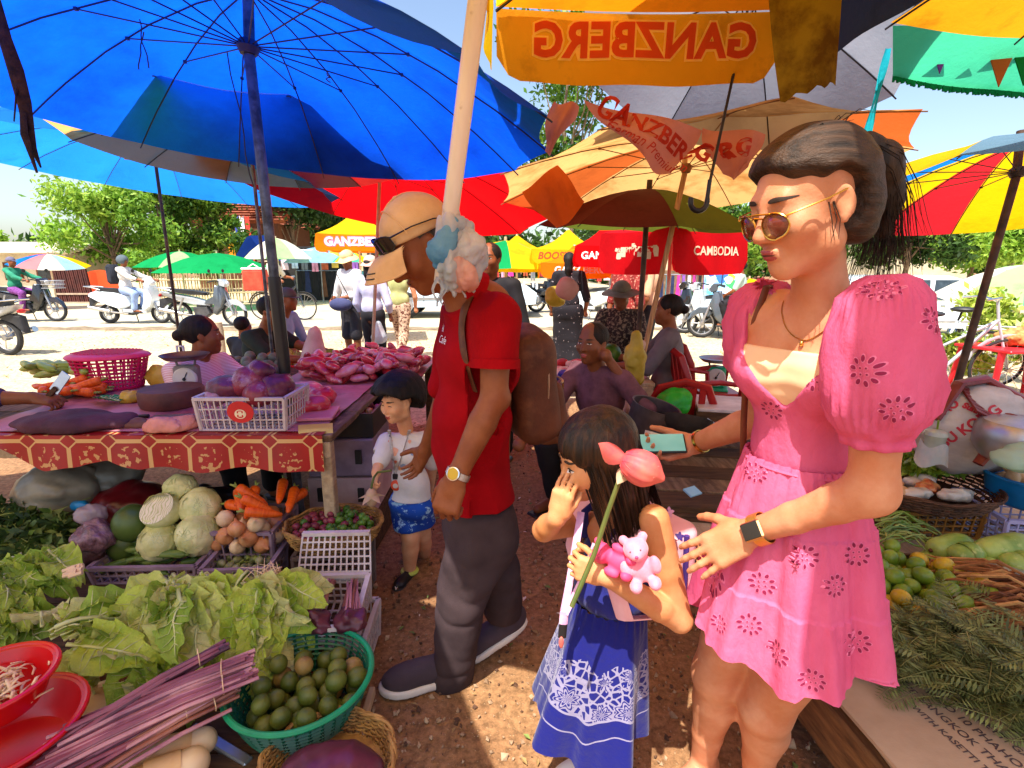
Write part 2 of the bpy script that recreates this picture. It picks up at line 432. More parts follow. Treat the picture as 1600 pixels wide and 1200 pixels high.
b=MB();b.grid(verge_pt,480,22);b.obj('dry_verge',M_verge,smooth=True,kind='structure')
M_road=mat('dusty_road',H('#a89c88'),H('#c4b8a0'),rough=.9,scale=.8,detail=8,bump=.1,bscale=80,dirt=H('#cbb78e'),dirt_scale=.35,dirt_lo=.45,dirt_hi=.75,spec=.2)
b=MB();b.grid(lambda u,v:(lerp(-300,300,u),lerp(11.6,18.2,v),.06+float(dip(lerp(-300,300,u),11.6))),401,4);b.obj('road',M_road,smooth=True,kind='structure')
M_kerb=mat('kerb_stone',H('#6a5a48'),H('#8a7a62'),rough=.95,scale=5,bump=.4,bscale=20)
kerb=MB()
def kerb_pt(u,v):
 x=lerp(-40,40,u);prof=[(11.34,.0),(11.38,.07),(11.6,.085),(11.66,.05)]
 y,z=prof[round(v*3)];return(x,y+.03*math.sin(x*3.1)+.02*math.sin(x*11),z+float(dip(x,y))+.012*math.sin(x*7.7)+.008*math.sin(x*23))
kerb.grid(kerb_pt,600,4);kerb.obj('road_edge',M_kerb,smooth=True,kind='structure')
b=MB();b.grid(lambda u,v:(lerp(-300,300,u),lerp(18.0,60,v),.05+.02*v+float(dip(lerp(-300,300,u),20))),401,6);b.obj('far_verge',M_verge,smooth=True,kind='structure')
rs=random.Random(3)
M_stone=mat('pebble',H('#8c6e52'),H('#b59a7c'),rough=.9,scale=30);M_stone2=mat('pebble_dark',H('#4a3427'),H('#6c4d3a'),rough=.95,scale=30)
st=MB()
for i in range(3600):
 y=1.0+4.4*rs.random()**1.5;x=rs.uniform(-.75,.95)+.2*(y-1.2)*rs.uniform(-.6,.8);r=rs.choice([.003,.004,.005,.006,.009])*rs.uniform(.8,1.5)*(1.7 if rs.random()<.03 else 1)
 q=rotm(rs.uniform(0,360),rs.uniform(0,360),rs.uniform(0,360));pts=[Vector((a*r*rs.uniform(.7,1.3),b_*r*rs.uniform(.7,1.3),c*r*rs.uniform(.6,1)))for a,b_,c in((1,0,0),(-1,0,0),(0,1,0),(0,-1,0),(0,0,.8),(0,0,-.8))]
 st.add([Vector((x,y,.002))+q@p for p in pts],[(0,2,4),(2,1,4),(1,3,4),(3,0,4),(2,0,5),(1,2,5),(3,1,5),(0,3,5)],0 if rs.random()<.6 else 1)
st.obj('pebbles',[M_stone,M_stone2],smooth=False,kind='stuff')
M_litter=[mat('dry_leaf',H('#7a5a34'),H('#a58a58'),rough=.8),mat('green_scrap',H('#55682e'),H('#7d8c48'),rough=.8),mat('paper_scrap',H('#cfc4b4'),H('#e4dccc'),rough=.8)]
li=MB()
for i in range(420):
 y=rs.uniform(1.1,4.6);x=rs.uniform(-.7,.9)+.1*(y-1.2);r=rs.uniform(.006,.02);a=rs.uniform(0,6.28);c,s_=math.cos(a),math.sin(a)
 pts=[(1,0,.15),(0,.4,.45),(-1,0,.1),(0,-.4,.3)]
 li.add([(x+(px*c-py*s_)*r,y+(px*s_+py*c)*r,.007+pz*r)for px,py,pz in pts],[(0,1,2,3)],rs.choice([0,0,0,1,1,2]))
li.obj('leaf_litter',M_litter,smooth=False,kind='stuff')
M_verge_tuft=mat('dry_tuft',H('#94803e'),H('#c4ac66'),rough=.9)
tf=MB()
for i in range(2600):
 x,y=rs.uniform(-9,9),rs.uniform(5.6,11.3);r=rs.uniform(.02,.055);a=rs.uniform(0,6.28);z=.012+.02*(y-5.4)/6+float(dip(x,y))
 dx,dy=math.cos(a)*r,math.sin(a)*r
 tf.add([(x-dx*.3,y-dy*.3,z),(x+dx*.3,y+dy*.3,z),(x+dy,y+dx,z+r*rs.uniform(.5,1))],[(0,1,2)])
tf.obj('dry_grass',M_verge_tuft,smooth=False,kind='stuff')
# ------------------------ parasols
def cloth(name,h,dirt=None,tr=.6,rough=.75,**kw):
 c=H(h);return mat(name,tuple(x*.86 for x in c),c,rough=rough,scale=3.2,detail=8,trans=tr,spec=.12,bump=.3,bscale=38,dirt=dirt,dirt_scale=kw.pop('ds',3.0),dirt_lo=kw.pop('lo',.52),dirt_hi=kw.pop('hi',.8),contrast=(.3,.7),**kw)
C_blue=cloth('blue_cloth','#0a5cf5',H('#0832a8'),.7,ds=2.2,lo=.45,hi=.85);C_blue2=cloth('sky_blue_cloth','#1f86f2',H('#1668c8'),.65)
C_red=cloth('red_cloth','#f20a14',H('#c80812'),.62);C_dred=cloth('deep_red_cloth','#d8101c',H('#b00c16'),.4)
C_yel=cloth('yellow_cloth','#ffd21a',H('#d8a31a'),.6);C_org=cloth('orange_cloth','#ff8c10',H('#c46a10'),.55);C_amber=cloth('amber_cloth','#f4a41a',H('#9c6412'),.55,ds=5)
C_tan=cloth('weathered_orange_cloth','#e4ae68',H('#a4682e'),.62,ds=4,lo=.46,hi=.72);C_grey=cloth('grey_cloth','#a8aab4',H('#8c8e98'),.5);C_navy=cloth('navy_cloth','#2c3a5c',H('#1c2438'),.35)
C_olive=cloth('olive_cloth','#6c7a2a',H('#4a5420'),.5);C_maroon=cloth('maroon_cloth','#5a2420',H('#3a1614'),.3);C_green=cloth('green_cloth','#14a860',H('#0c8448'),.55)
C_lime=cloth('pale_green_cloth','#b6dca0',H('#8cbc7c'),.55);C_white=cloth('white_cloth','#f0ece0',H('#c8c0ac'),.5);C_lblue=cloth('light_blue_cloth','#9fd0ea',H('#7cb0d0'),.55)
C_pink=cloth('faded_pink_cloth','#f08a94',H('#cc6c78'),.55);C_brown=cloth('faded_brown_cloth','#b09068',H('#8c6c48'),.5);C_steel=cloth('steel_blue_cloth','#6f94ac',H('#57788c'),.5);C_rust=cloth('rust_cloth','#c8622a',H('#94441c'),.5)
C_flap=cloth('faded_red_cloth','#d89080',H('#b06c5c'),.5);C_net=cloth('green_net_cloth','#4fd8a4',H('#2cb080'),.6);C_netd=cloth('green_fringe_cloth','#0f9c58',H('#0c7c44'),.45)
M_rib=mat('dark_rib',(.012,.013,.02),(.03,.03,.04),rough=.5);M_ribb=mat('rib_blue_black',(.008,.012,.05),(.02,.03,.09),rough=.5)
M_steelp=mat('worn_steel_pole',H('#3a4048'),H('#6a7078'),rough=.4,metal=.6,scale=14,dirt=H('#2a2018'),dirt_scale=9);M_whitep=mat('white_pole',H('#c8bcb0'),H('#e4dad0'),rough=.45,scale=9,dirt=H('#8c7c6c'),dirt_scale=12,dirt_lo=.6,dirt_hi=.75,stretch=(1,1,.15))
M_wood=mat('pole_wood',H('#8c6844'),H('#c49c70'),rough=.75,scale=22,stretch=(3,3,.25),bump=.2,bscale=40);M_darkp=mat('dark_pole',H('#2a1c16'),H('#4a362a'),rough=.6,scale=12,dirt=H('#6c4c34'),dirt_scale=7);M_beigep=mat('beige_pole',H('#b09878'),H('#d0bc9c'),rough=.5,scale=12)
M_black=mat('black_plastic',(.008,.008,.01),(.02,.02,.022),rough=.35)
def umbrella(name,label,hub,Rr,n,mats,foot,axis=(0,0,1),up=.18,down=.27,rot=0.0,pole_m=None,pole_r=.018,rib_m=None,group=None,ribs=True,mid=.5,sag=.02,spread=1.7,nr=7,lip=0.0,top=None):
 """hub: the ring the stretchers run to; the canopy's tip is up above it and its rim down below it along axis"""
 hub,foot=Vector(hub),Vector(foot);ax=Vector(axis).normalized();fx=Vector((1,0,0));fx=(fx-ax*fx.dot(ax)).normalized();fy=ax.cross(fx)
 root=thing(name,label,'umbrella',foot,group=group)
 rib_m=rib_m or M_rib;pole_m=pole_m or M_steelp
 z=lambda t:up-(up+down)*t**spread
 pt=lambda a,t,dz=0.0:hub+(fx*math.cos(a)+fy*math.sin(a))*(Rr*t)+ax*(z(t)+dz)
 for i in range(n):
  a0,a1=rot+2*math.pi*i/n,rot+2*math.pi*(i+1)/n
  pb=MB()
  def fn(u,v):
   t=.02+.98*v;p=pt(a0,t).lerp(pt(a1,t),u);s_=math.sin(math.pi*u)
   p=p-ax*(sag*s_*t)+(hub-p).normalized()*(.03*s_*t**6*Rr)
   if lip and v>.999:p=p-ax*lip
   return p
  pb.grid(fn,7,nr);pb.obj('canopy_panel',mats[i%len(mats)],root,smooth=True)
  if ribs:
   rb=MB();rb.tube([pt(a0,t,-.010)for t in(.02,.2,.4,.6,.8,.9,1.0,1.015)],.0034,5);rb.obj('rib',rib_m,root)
   sb=MB();sb.tube([hub+(fx*math.cos(a0)+fy*math.sin(a0))*.02,pt(a0,mid,-.014)],.003,5)
   sb.box(pt(a0,mid,-.014),(.012,.012,.012));sb.obj('stretcher',rib_m,root)
 tip=hub+ax*(up+.06)if top is None else Vector(top)
 po=MB();po.tube([foot,hub.lerp(foot,.02),tip],pole_r,10);po.obj('pole',pole_m,root)
 rn=MB();rn.tube([hub-ax*.03,hub-ax*.005,hub+ax*.02],[pole_r*1.5,pole_r*2.1,pole_r*1.6],12);rn.obj('runner',rib_m,root)
 return root,pt
def print_on(root,part_name,i,txt,M,size,m,bold=.02,shear=0,off=.003,outline=None,name='lettering',spacing=1.0):
 ch=[c for c in root.children if c.name.split('.')[0]==part_name][i];bv=bvh_of(ch)
 vs_,fs=text_polys(txt,size,bold,shear,spacing);t=MB()
 if outline:
  v2,f2=text_polys(txt,size,bold+outline[1],shear,spacing);lay(t,bv,v2,f2,M,off*.6,1)
 lay(t,bv,vs_,fs,M,off,0)
 o=t.obj(name,[m]+([outline[0]]if outline else[]),ch,local=True,smooth=False);return o
M_print_red=mat('red_print',H('#d04c28'),H('#dc5c34'),rough=.7,trans=.45);M_print_white=mat('white_print',H('#f4e8e0'),H('#ffffff'),rough=.7);M_print_pale=mat('pale_print',H('#ffdc8c'),H('#ffe6a4'),rough=.7,trans=.5)
M_print_dull=mat('faded_red_print',H('#c03828'),H('#cc4434'),rough=.8,trans=.4);M_print_cream=mat('cream_print',H('#e8c8a8'),H('#f0d8bc'),rough=.8)
hub=P(388,72,Y=2.27);foot=Vector((P(470,800,Y=2.27).x,2.27,.16))
big_blue,bpt=umbrella('market_umbrella','big bright blue umbrella spread over the vegetable stall at upper left',hub,1.22,16,[C_blue],foot,axis=(.085,.03,1),up=.2,down=.25,rot=.11,rib_m=M_ribb,pole_r=.021,nr=9)
b=MB();b.tube([hub.lerp(foot,t)for t in(.42,.44,.60,.62)],[.026,.028,.028,.026],10);b.obj('sleeve',M_black,big_blue)
for u0,v0,L,dx in((215,30,.17,.02),(222,50,.13,-.03),(355,82,.5,.05),(628-400+285,115,.03,0)):
 p=P(u0,v0,Y=2.3);b=MB();b.tube([p+Vector((dx*t+.008*math.sin(9*t+u0),.01*math.sin(7*t),-L*t))for t in(0,.15,.3,.45,.6,.75,.9,1)],.0025,5);b.obj('loose_string',M_rib,big_blue)
b=MB();pts=[P(-8,-10,Y=1.75),P(8,60,Y=1.75),P(25,110,Y=1.76),P(38,160,Y=1.77),P(45,200,Y=1.77),P(52,232,Y=1.77),P(64,262,Y=1.77)]
b.tube(pts,[.012,.02,.024,.022,.017,.011,.003],9,flat=.5);b.tube([P(36,175,Y=1.76),P(38,210,Y=1.75),P(48,240,Y=1.75),P(58,270,Y=1.75)],[.01,.012,.008,.004],7,flat=.5)
b.tube([P(28,120,Y=1.76),P(22,190,Y=1.74)],[.004,.002],5)
tag(b.obj('hanging_rag',mat('dark_bark_rag',H('#1c120c'),H('#4a3020'),rough=.95,scale=30,bump=.8,bscale=60),smooth=50),'dark twisted rag strip hanging at the left edge in front of the blue umbrella','rag')
hub=P(240,232,Y=5.0)
umbrella('market_umbrella','lower sky blue umbrella behind the meat table on a thin rusty pole',hub,1.6,14,[C_blue2],(P(290,600,Y=5.0).x,5.0,.0),axis=(.095,.05,1),up=.2,down=.22,rot=.2,pole_m=M_darkp,pole_r=.014)
hub=Vector((-1.77,3.8,2.29))
cols=[C_red,C_pink,C_steel,C_lblue,C_brown,C_brown,C_tan,C_tan,C_yel,C_lblue,C_steel,C_red]
pw,ppt=umbrella('market_umbrella','faded patchwork umbrella of brown, pale blue and pink panels between two blue ones',hub,1.12,12,cols,(hub.x-.02,3.85,0),axis=(.02,.09,1),up=.16,down=.1,rot=.1,pole_r=.012)
b=MB();bvp=None
M=Matrix.Translation(P(214,232,Y=4.55))@rotm(90,0,0).to_4x4()
b.grid(lambda u,v:P(lerp(194,238,u),lerp(214,249,v)+6*u,Y=4.75)+Vector((0,-.02*math.sin(3*u),0)),5,4);b.obj('orange_patch',C_org,pw)
hub=P(594,266,Y=4.6)
umbrella('market_umbrella','wide plain red umbrella behind the man in the beige cap',hub,1.45,12,[C_red],(P(576,640,Y=4.6).x,4.6,0),axis=(.15,.17,1),up=.22,down=.16,rot=.06,pole_m=M_beigep,pole_r=.015,rib_m=mat('red_rib',H('#5a0808'),H('#7a0c0c'),rough=.6))
hub=P(1072,262,Y=3.4)
torn,tpt=umbrella('market_umbrella','torn weathered orange umbrella on a slanting wooden pole with ripped flaps',hub,1.18,10,[C_tan,C_tan,C_tan,C_rust,C_tan],P(972,700,Y=3.5),axis=(-.06,.1,1),up=.17,down=.06,rot=.33,pole_m=M_wood,pole_r=.017,rib_m=M_rust if 'M_rust' in globals()else mat('rusty_rib',H('#5a3a20'),H('#8a6038'),rough=.7))
def flap(name,m,quad,Y,root,nz=.03,nu=9,nv=7):
 b=MB();q=[P(u,v,Y=y)for(u,v),y in zip(quad,Y)]
 b.grid(lambda u,v:q[0].lerp(q[1],u).lerp(q[3].lerp(q[2],u),v)+Vector((.03*math.sin(v*5)*(u-.5),nz*math.sin(u*7+v*3)-.05*math.sin(math.pi*u)*math.sin(math.pi*v),-.035*math.sin(math.pi*u)*v)),nu*2,nv*2);return b.obj(name,m,root,smooth=True)
f1=flap('torn_flap',C_flap,[(912,156),(1100,202),(1052,272),(985,226)],(2.24,2.3,2.3,2.24),torn)
f2=flap('torn_flap',C_flap,[(1098,200),(1200,208),(1172,262),(1125,272)],(2.3,2.25,2.25,2.3),torn)
f3=flap('torn_flap',C_flap,[(866,158),(906,164),(872,222),(846,236)],(2.24,2.25,2.28,2.28),torn)
f4=flap('torn_flap',C_rust,[(816,300),(872,256),(916,316),(866,356)],(3.3,3.25,3.25,3.3),torn,.05)
bv1=bvh_of(f1);t=MB();M=Matrix.Translation(P(1024,202,Y=2.2))@rotm(90,0,0).to_4x4()@rotm(0,0,-24).to_4x4()
vs_,fs=text_polys('GANZBERG',.092,.003,.12);lay(t,bv1,vs_,fs,M,.004);vs_,fs=text_polys('German Premium',.05,0,.3)
lay(t,bv1,vs_,fs,Matrix.Translation(P(1012,226,Y=2.2))@rotm(90,0,0).to_4x4()@rotm(0,0,-30).to_4x4(),.004);t.obj('lettering',M_print_dull,f1,local=True,smooth=False)
t=MB();vs_,fs=text_polys('RG',.09,.004,.1);lay(t,bvh_of(f2),vs_,fs,Matrix.Translation(P(1152,232,Y=2.2))@rotm(90,0,0).to_4x4()@rotm(0,0,6).to_4x4(),.004);t.obj('lettering',M_print_dull,f2,local=True,smooth=False)
hub=P(1012,318,Y=3.95)
umbrella('market_umbrella','low sagging olive and maroon umbrella under the torn orange one',hub,.78,8,[C_olive,C_olive,C_olive,C_maroon,C_maroon,C_maroon,C_olive,C_olive],(P(990,620,Y=3.95).x,3.95,0),up=.1,down=.17,rot=0,pole_m=M_darkp,pole_r=.02,axis=(0.03,-.05,1))
def market(name,label,c,half,z_rim,z_tip,val,mats,val_mats,foot,rz=0,pole_m=None,pole_r=.018,group=None,corner=.1,ribs=True):
 """square market parasol with a hanging valance; c: centre (x, y)"""
 root=thing(name,label,'umbrella',foot,group=group);Mz=Matrix.Translation((c[0],c[1],0))@Matrix.Rotation(rz,4,'Z')
 cs=[(-1,-1),(1,-1),(1,1),(-1,1)]
 tip=Mz@Vector((0,0,z_tip))
 for i in range(4):
  a=Mz@Vector((cs[i][0]*half,cs[i][1]*half,z_rim));d=Mz@Vector((cs[(i+1)%4][0]*half,cs[(i+1)%4][1]*half,z_rim))
  b=MB();b.grid(lambda u,v:tip.lerp(a.lerp(d,u),v*.995+.005)-Vector((0,0,.06*math.sin(math.pi*v)+.015*math.sin(math.pi*u)*v)),9,7);b.obj('canopy_panel',mats[i%len(mats)],root,smooth=True)
  out=(a.lerp(d,.5)-Vector((c[0],c[1],z_rim))).normalized()
  def fv(u,v):
   e=min(u,1-u);cut=corner*max(0,1-e/.08)**2
   return a.lerp(d,u)+out*(.01+.012*math.sin(u*17+i)*v+.02*v)-Vector((0,0,.002+(val-val*cut*3)*v+.015*math.sin(math.pi*u)))
  b=MB();b.grid(fv,25,4);b.obj('valance',val_mats[i%len(val_mats)],root,smooth=True)
  if ribs:
   b=MB();b.tube([tip-Vector((0,0,.03)),tip.lerp(a,.5)-Vector((0,0,.08)),a-Vector((0,0,.015))],.006,5);b.obj('rib',M_rib,root)
 b=MB();b.tube([foot,tip],pole_r,10);b.obj('pole',pole_m or M_whitep,root)
 return root,Mz
def valance_text(root,Mz,half,z,side,txt,size,m,dx=0.0,flip=False,**kw):
 out=[(0,-1),(1,0),(0,1),(-1,0)][side];n=(Mz.to_3x3()@Vector((*out,0))).normalized()
 x=Vector((0,0,1)).cross(n)if not flip else n.cross(Vector((0,0,1)))
 ctr=Mz@Vector((out[0]*half,out[1]*half,z))+x*dx
 M=Matrix((x,(0,0,1),n if not flip else n)).transposed().to_4x4();M.translation=ctr
 return print_on(root,'valance',side,txt,M,size,m,**kw)
over,Mz=market('market_umbrella','yellow and orange lettered umbrella overhead, its print seen reversed from inside',(.52,1.74),.57,2.40,2.68,.25,[C_yel,C_navy,C_org,C_yel],[C_yel,C_navy,C_amber,C_yel],(.52,1.8,2.3),rz=.02,pole_r=.014,corner=.12)
valance_text(over,Mz,.57,2.285,2,'GANZBERG',.165,M_print_red,dx=-.02,bold=.006,off=-.008,outline=(M_print_pale,.008),spacing=1.05)
hub=P(1163,38,Y=2.45);hf=P(1109,285,Y=2.12)
gr,_=umbrella('hand_umbrella','plain grey hand umbrella overhead with a long black shaft and hooked handle',hub,.74,8,[C_grey],hf,axis=(hub-hf),up=.2,down=.02,rot=.2,pole_r=.006,pole_m=M_rib,sag=.03)
def hook(root,p,s=1.0,dirx=-1):
 b=MB();pts=[p+Vector((0,0,.01)),p+Vector((-.004,0,-.05*s))]
 for k in range(9):
  a=math.pi*k/8;pts.append(p+Vector((dirx*.032*s*(1-math.cos(a))-.004,0,-.07*s-.034*s*math.sin(a))))
 pts.append(pts[-1]+Vector((0,0,.015)));b.tube(pts,[.008]*2+[.0105]*9+[.009],9);return b.obj('hooked_handle',M_black,root)
hook(gr,hf,1.0)
tipp=P(1390,75,Y=1.9);hub=tipp+Vector((.56,-.62,.08))
umbrella('market_umbrella','navy and amber umbrella cut off at the upper right corner',hub,.84,8,[C_amber,C_amber,C_navy,C_navy,C_blue,C_navy,C_amber,C_amber],(hub.x+.35,hub.y,0),axis=(0,-.16,1),up=.2,down=.10,rot=R(131.6-90),pole_m=M_darkp,pole_r=.02)
b=MB();b.grid(lambda u,v:P(lerp(1198,1310,u)+26*v*(1-u),lerp(-40,128,v)+28*v*(1-u)+4*math.sin(20*u),Y=1.62)+Vector((0,.02*math.sin(5*u+2*v),0)),14,14)
tag(b.obj('cloth_strip',cloth('stained_olive_cloth','#8c7420',H('#5a4010'),.5,ds=9,lo=.42,hi=.62),smooth=True),'stained olive brown cloth strip hanging down in front of the grey umbrella','cloth')
net=thing('net_awning','pale green knitted awning with a dark green fringe and small bunting flags','awning',P(1500,60,Y=2.35))
def nety(u,v):
 lo=122+30*u+25*u*u+6*math.sin(u*6);return P(lerp(1395,1690,u),lerp(40,lo,v),Y=2.35-.25*(1-v)+.1*u)
b=MB();b.grid(nety,16,8);b.obj('net',C_net,net,smooth=True)
b=MB()
for i in range(420):
 u=i/169;p=nety(u,1);b.beam(p+Vector((0,-.004,.03)),p+Vector((rs.uniform(-.005,.005),-.01,-.006-.012*rs.random())),.0075,.006)
o=b.obj('fringe',C_netd,net,smooth=False,kind='stuff')
for(u0,v0),w,h_,hh,name in(((1472,63),34,52,'#9a58c0','purple'),((1524,57),24,24,'#e04838','red'),((1566,68),50,68,'#d87830','orange'),((1604,78),44,56,'#149038','green')):
 b=MB();a,c,d=P(u0-w/2,v0,Y=2.28),P(u0+w/2,v0+3,Y=2.28),P(u0-w*.1,v0+h_,Y=2.28)
 b.add([a,c,d,a+Vector((0,.004,0)),c+Vector((0,.004,0)),d+Vector((0,.004,0))],[(0,1,2),(5,4,3),(0,3,4,1),(1,4,5,2),(2,5,3,0)]);b.obj('bunting_flag',cloth('flag_'+name,hh,None,.5),net,smooth=False,label=name+' bunting triangle')
b=MB()
for k,(u1,v1)in enumerate(((1344,236),(1356,218))):
 b.grid(lambda u,v:P(lerp(1388,u1,v)+lerp(-4,5,u)*(1-.5*v),lerp(75,v1,v),Y=2.0-.01*k)+Vector((0,.006*math.sin(9*v+3*u),0)),4,12)
tag(b.obj('ribbon',cloth('cyan_ribbon','#22c4dc',None,.45),smooth=True),'bright cyan ribbon tied at the umbrella corner against the white sky','ribbon')
hub=P(1590,268,Y=3.1)
C_r2=cloth('poppy_cloth','#e62832',H('#b81c26'),.6);C_b2=cloth('cobalt_cloth','#1480d8',H('#0c60a8'),.6);C_y2=cloth('sunflower_cloth','#f8cc10',H('#c49a10'),.6)
umbrella('market_umbrella','striped red, yellow and blue umbrella on a dark slanting pole at the right',hub,1.02,12,[C_b2,C_y2,C_r2,C_y2,C_b2,C_r2,C_y2,C_steel,C_pink,C_steel,C_pink,C_r2],P(1478,660,Y=3.15),axis=(.02,.15,1),up=.16,down=.14,rot=.1,pole_m=M_darkp,pole_r=.021)
umbrella('market_umbrella','added unseen tan umbrella outside the left edge shading the end of the meat table',(-3.15,1.55,2.45),1.25,10,[C_tan],(-3.15,1.55,0),up=.2,down=.15,ribs=False)  # unseen umbrella, added to keep the sun off the ground under the table
umbrella('market_umbrella','added unseen white and yellow umbrella behind the viewer shading the front of the stall',(-1.80,.12,2.45),1.34,10,[C_white,C_yel],(-1.80,.12,0),up=.2,down=.15,ribs=False)  # added out of view to shade the vegetables; pale cloth lets some light through
umbrella('market_umbrella','added unseen white and tan umbrella behind the viewer shading the right hand stall',(1.12,.08,2.5),.92,10,[C_white,C_tan],(1.5,-.4,0),up=.2,down=.12,ribs=False)  # never in view, put in to block direct sun on the right hand bench
hub=P(800,-420,Y=1.15)
umbrella('market_umbrella','yellow umbrella above the viewer on a short pale hanging pole tied with plastic bags',hub,.72,8,[C_yel,C_org],P(690,440,Y=1.42),up=.12,down=.1,ribs=False,pole_m=M_whitep,pole_r=.021)
M_dark=mat('dark_inside',(.02,.016,.014),(.035,.03,.028),rough=.9);M_chrome=mat('chrome',(.55,.55,.56),(.7,.7,.7),rough=.2,metal=1);M_alu=mat('alloy',(.35,.36,.38),(.5,.5,.52),rough=.35,metal=.8);M_glass=mat('window_glass',(.02,.03,.035),(.05,.07,.08),rough=.08,spec=.8)
# ------------------------ trees
def leafm(n,a,b):return mat(n,H(a),H(b),rough=.5,scale=1.3,trans=.35,spec=.3,contrast=(.3,.7))
L_mid=[leafm('leaf_a','#3f6a1c','#6c9630'),leafm('leaf_b','#587e22','#93b042'),leafm('leaf_c','#2a4a16','#446b22')]
L_dark=[leafm('leaf_d','#28421a','#45652a'),leafm('leaf_e','#3a5722','#5f8236'),leafm('leaf_f','#1c3012','#34501e')]
L_light=[leafm('leaf_g','#6b9c28','#a4c848'),leafm('leaf_h','#82ac34','#b8d25c'),leafm('leaf_i','#4e7c20','#78a034')]
M_bark=mat('bark',H('#5c4a38'),H('#86705a'),rough=.95,scale=8,bump=.6,bscale=25)
def leaves(name,cl,n,size,ms,parent,rg,flat=.0):
 """cl: list of (centre, radii); n leaf faces spread through the clumps, denser near their skin"""
 cl_c=np.array([c for c,r in cl]);cl_r=np.array([r for c,r in cl]);w=cl_r.prod(1)**.67;k=rg.choice(len(cl),n,p=w/w.sum())
 d=rg.normal(size=(n,3));d/=np.linalg.norm(d,axis=1)[:,None];rad=rg.rand(n)**.35
 c=cl_c[k]+d*cl_r[k]*rad[:,None]*(1+.25*rg.normal(size=(n,1)))
 a=rg.normal(size=(n,3));a/=np.linalg.norm(a,axis=1)[:,None];b=np.cross(a,rg.normal(size=(n,3)));b/=np.linalg.norm(b,axis=1)[:,None]
 s=size*(.6+.8*rg.rand(n))[:,None];nn=np.cross(a,b)
 v=np.stack([c-a*s,c+b*s*.42+nn*s*.12,c+a*s,c-b*s*.42+nn*s*.12],1).reshape(-1,3)
 me=bpy.data.meshes.new(name);i=np.arange(n)[:,None]*4
 me.vertices.add(4*n);me.vertices.foreach_set('co',v.astype(np.float32).ravel())
 f=np.concatenate([i,i+1,i+2,i+3],1);me.loops.add(4*n);me.loops.foreach_set('vertex_index',f.ravel().astype(np.int32))
 me.polygons.add(n);me.polygons.foreach_set('loop_start',np.arange(0,4*n,4,dtype=np.int32))
 for m in ms:me.materials.append(m)
 mi=(rg.rand(len(cl))*len(ms)).astype(int)[k];fl=rg.rand(n)<.35;mi[fl]=rg.randint(0,len(ms),fl.sum());me.polygons.foreach_set('material_index',mi.astype(np.int32));me.update(calc_edges=True)
 return link(name,me,parent)
def tree(name,label,cat,x,y,h,cr,ms,n=5000,size=.14,seed=0,trunk=.16,clumps=16,base=.3,group=None,z0=0.0,sq=.8):
 rg=np.random.RandomState(seed);rr=random.Random(seed);root=thing(name,label,cat,(x,y,z0),group=group);base_z=z0+h*base
 cl=[]
 b=MB();b.tube([(x,y,z0-.1),(x+.05*h*.2,y,z0+h*.3),(x-.03*h,y,z0+h*.6),(x,y,z0+h*.85)],[trunk,trunk*.75,trunk*.5,trunk*.15],9)
 for i in range(clumps):
  a=rr.uniform(0,6.28);q=rr.random()**.6;zz=rr.uniform(0,1);rad=cr*q*math.sqrt(max(.08,1-(2*zz-.9)**2*.8))
  c=(x+rad*math.cos(a),y+rad*math.sin(a),base_z+(h-base_z+z0)*(zz*.9+.08));r_=cr*rr.uniform(.24,.44)
  cl.append((c,(r_,r_,r_*sq)))
  b.tube([(x,y,z0+h*rr.uniform(.2,.55)),((x+c[0])/2,(y+c[1])/2,(z0+h*.35+c[2])/2+.1),c],[trunk*.35,trunk*.2,trunk*.06],5)
 b.obj('trunk',M_bark,root);leaves('crown',cl,n,size,ms,root,rg);return root
def PX(u,Y):return(u-800)/FPX*Y
T=[('leafy bright green tree left of the road behind the scooters',196,24,4.7,2.2,L_light,9000,.12,3),('taller mid green tree behind the white scooter rider',276,28,5.9,2.5,L_mid,11000,.13,4),('bushy green tree in front of the brown roofed house',350,28.5,5.2,2.0,L_mid,8000,.13,5),('small round tree at the far left edge',-4,30,3.7,1.7,L_light,5000,.14,6),('dark leaning tree behind the yellow lettered umbrella',470,34,8.6,3.8,L_dark,9000,.2,7),('dark shady tree behind the clothing stall',560,40,9.0,4.2,L_dark,8000,.22,8),('feathery olive green tree behind the white van',1400,30,6.6,3.0,L_dark,8000,.18,9),('dense bright green tree right of the van roof',1500,34,6.2,3.4,L_light,9000,.18,10),('mid green tree at the far right edge',1610,36,6.4,3.2,L_mid,8000,.2,12),('tall airy tree showing through the gap above the torn umbrella',885,26,13.0,3.6,L_mid,7000,.17,13),('hazy green tree beyond the clothes racks',1130,44,7.0,4.4,L_mid,6000,.24,14),('hazy dark tree far behind the red umbrellas',950,46,7.0,4.6,L_dark,6000,.24,15)]
for lb,u,Y,h,cr,ms,n,sz,sd in T:tree('tree',lb,'tree',PX(u,Y),Y,h,cr,ms,n,sz,sd,base=.22,group='trees beyond the road')
M_far_leaf=L_dark
rg=np.random.RandomState(77)
cl=[((x+rg.uniform(-2,2),62+rg.uniform(-4,6),1.6+rg.rand()*1.8),(4,3,1.6+rg.rand()*1.6))for x in np.arange(-75,76,3.6)]
o=leaves('treeline',cl,26000,.5,L_dark+[L_mid[0]],None,rg);tag(o,'distant dark green treeline closing off the background','treeline',kind='stuff')
M_frond=leafm('palm_leaf','#5c8a30','#a0b850')
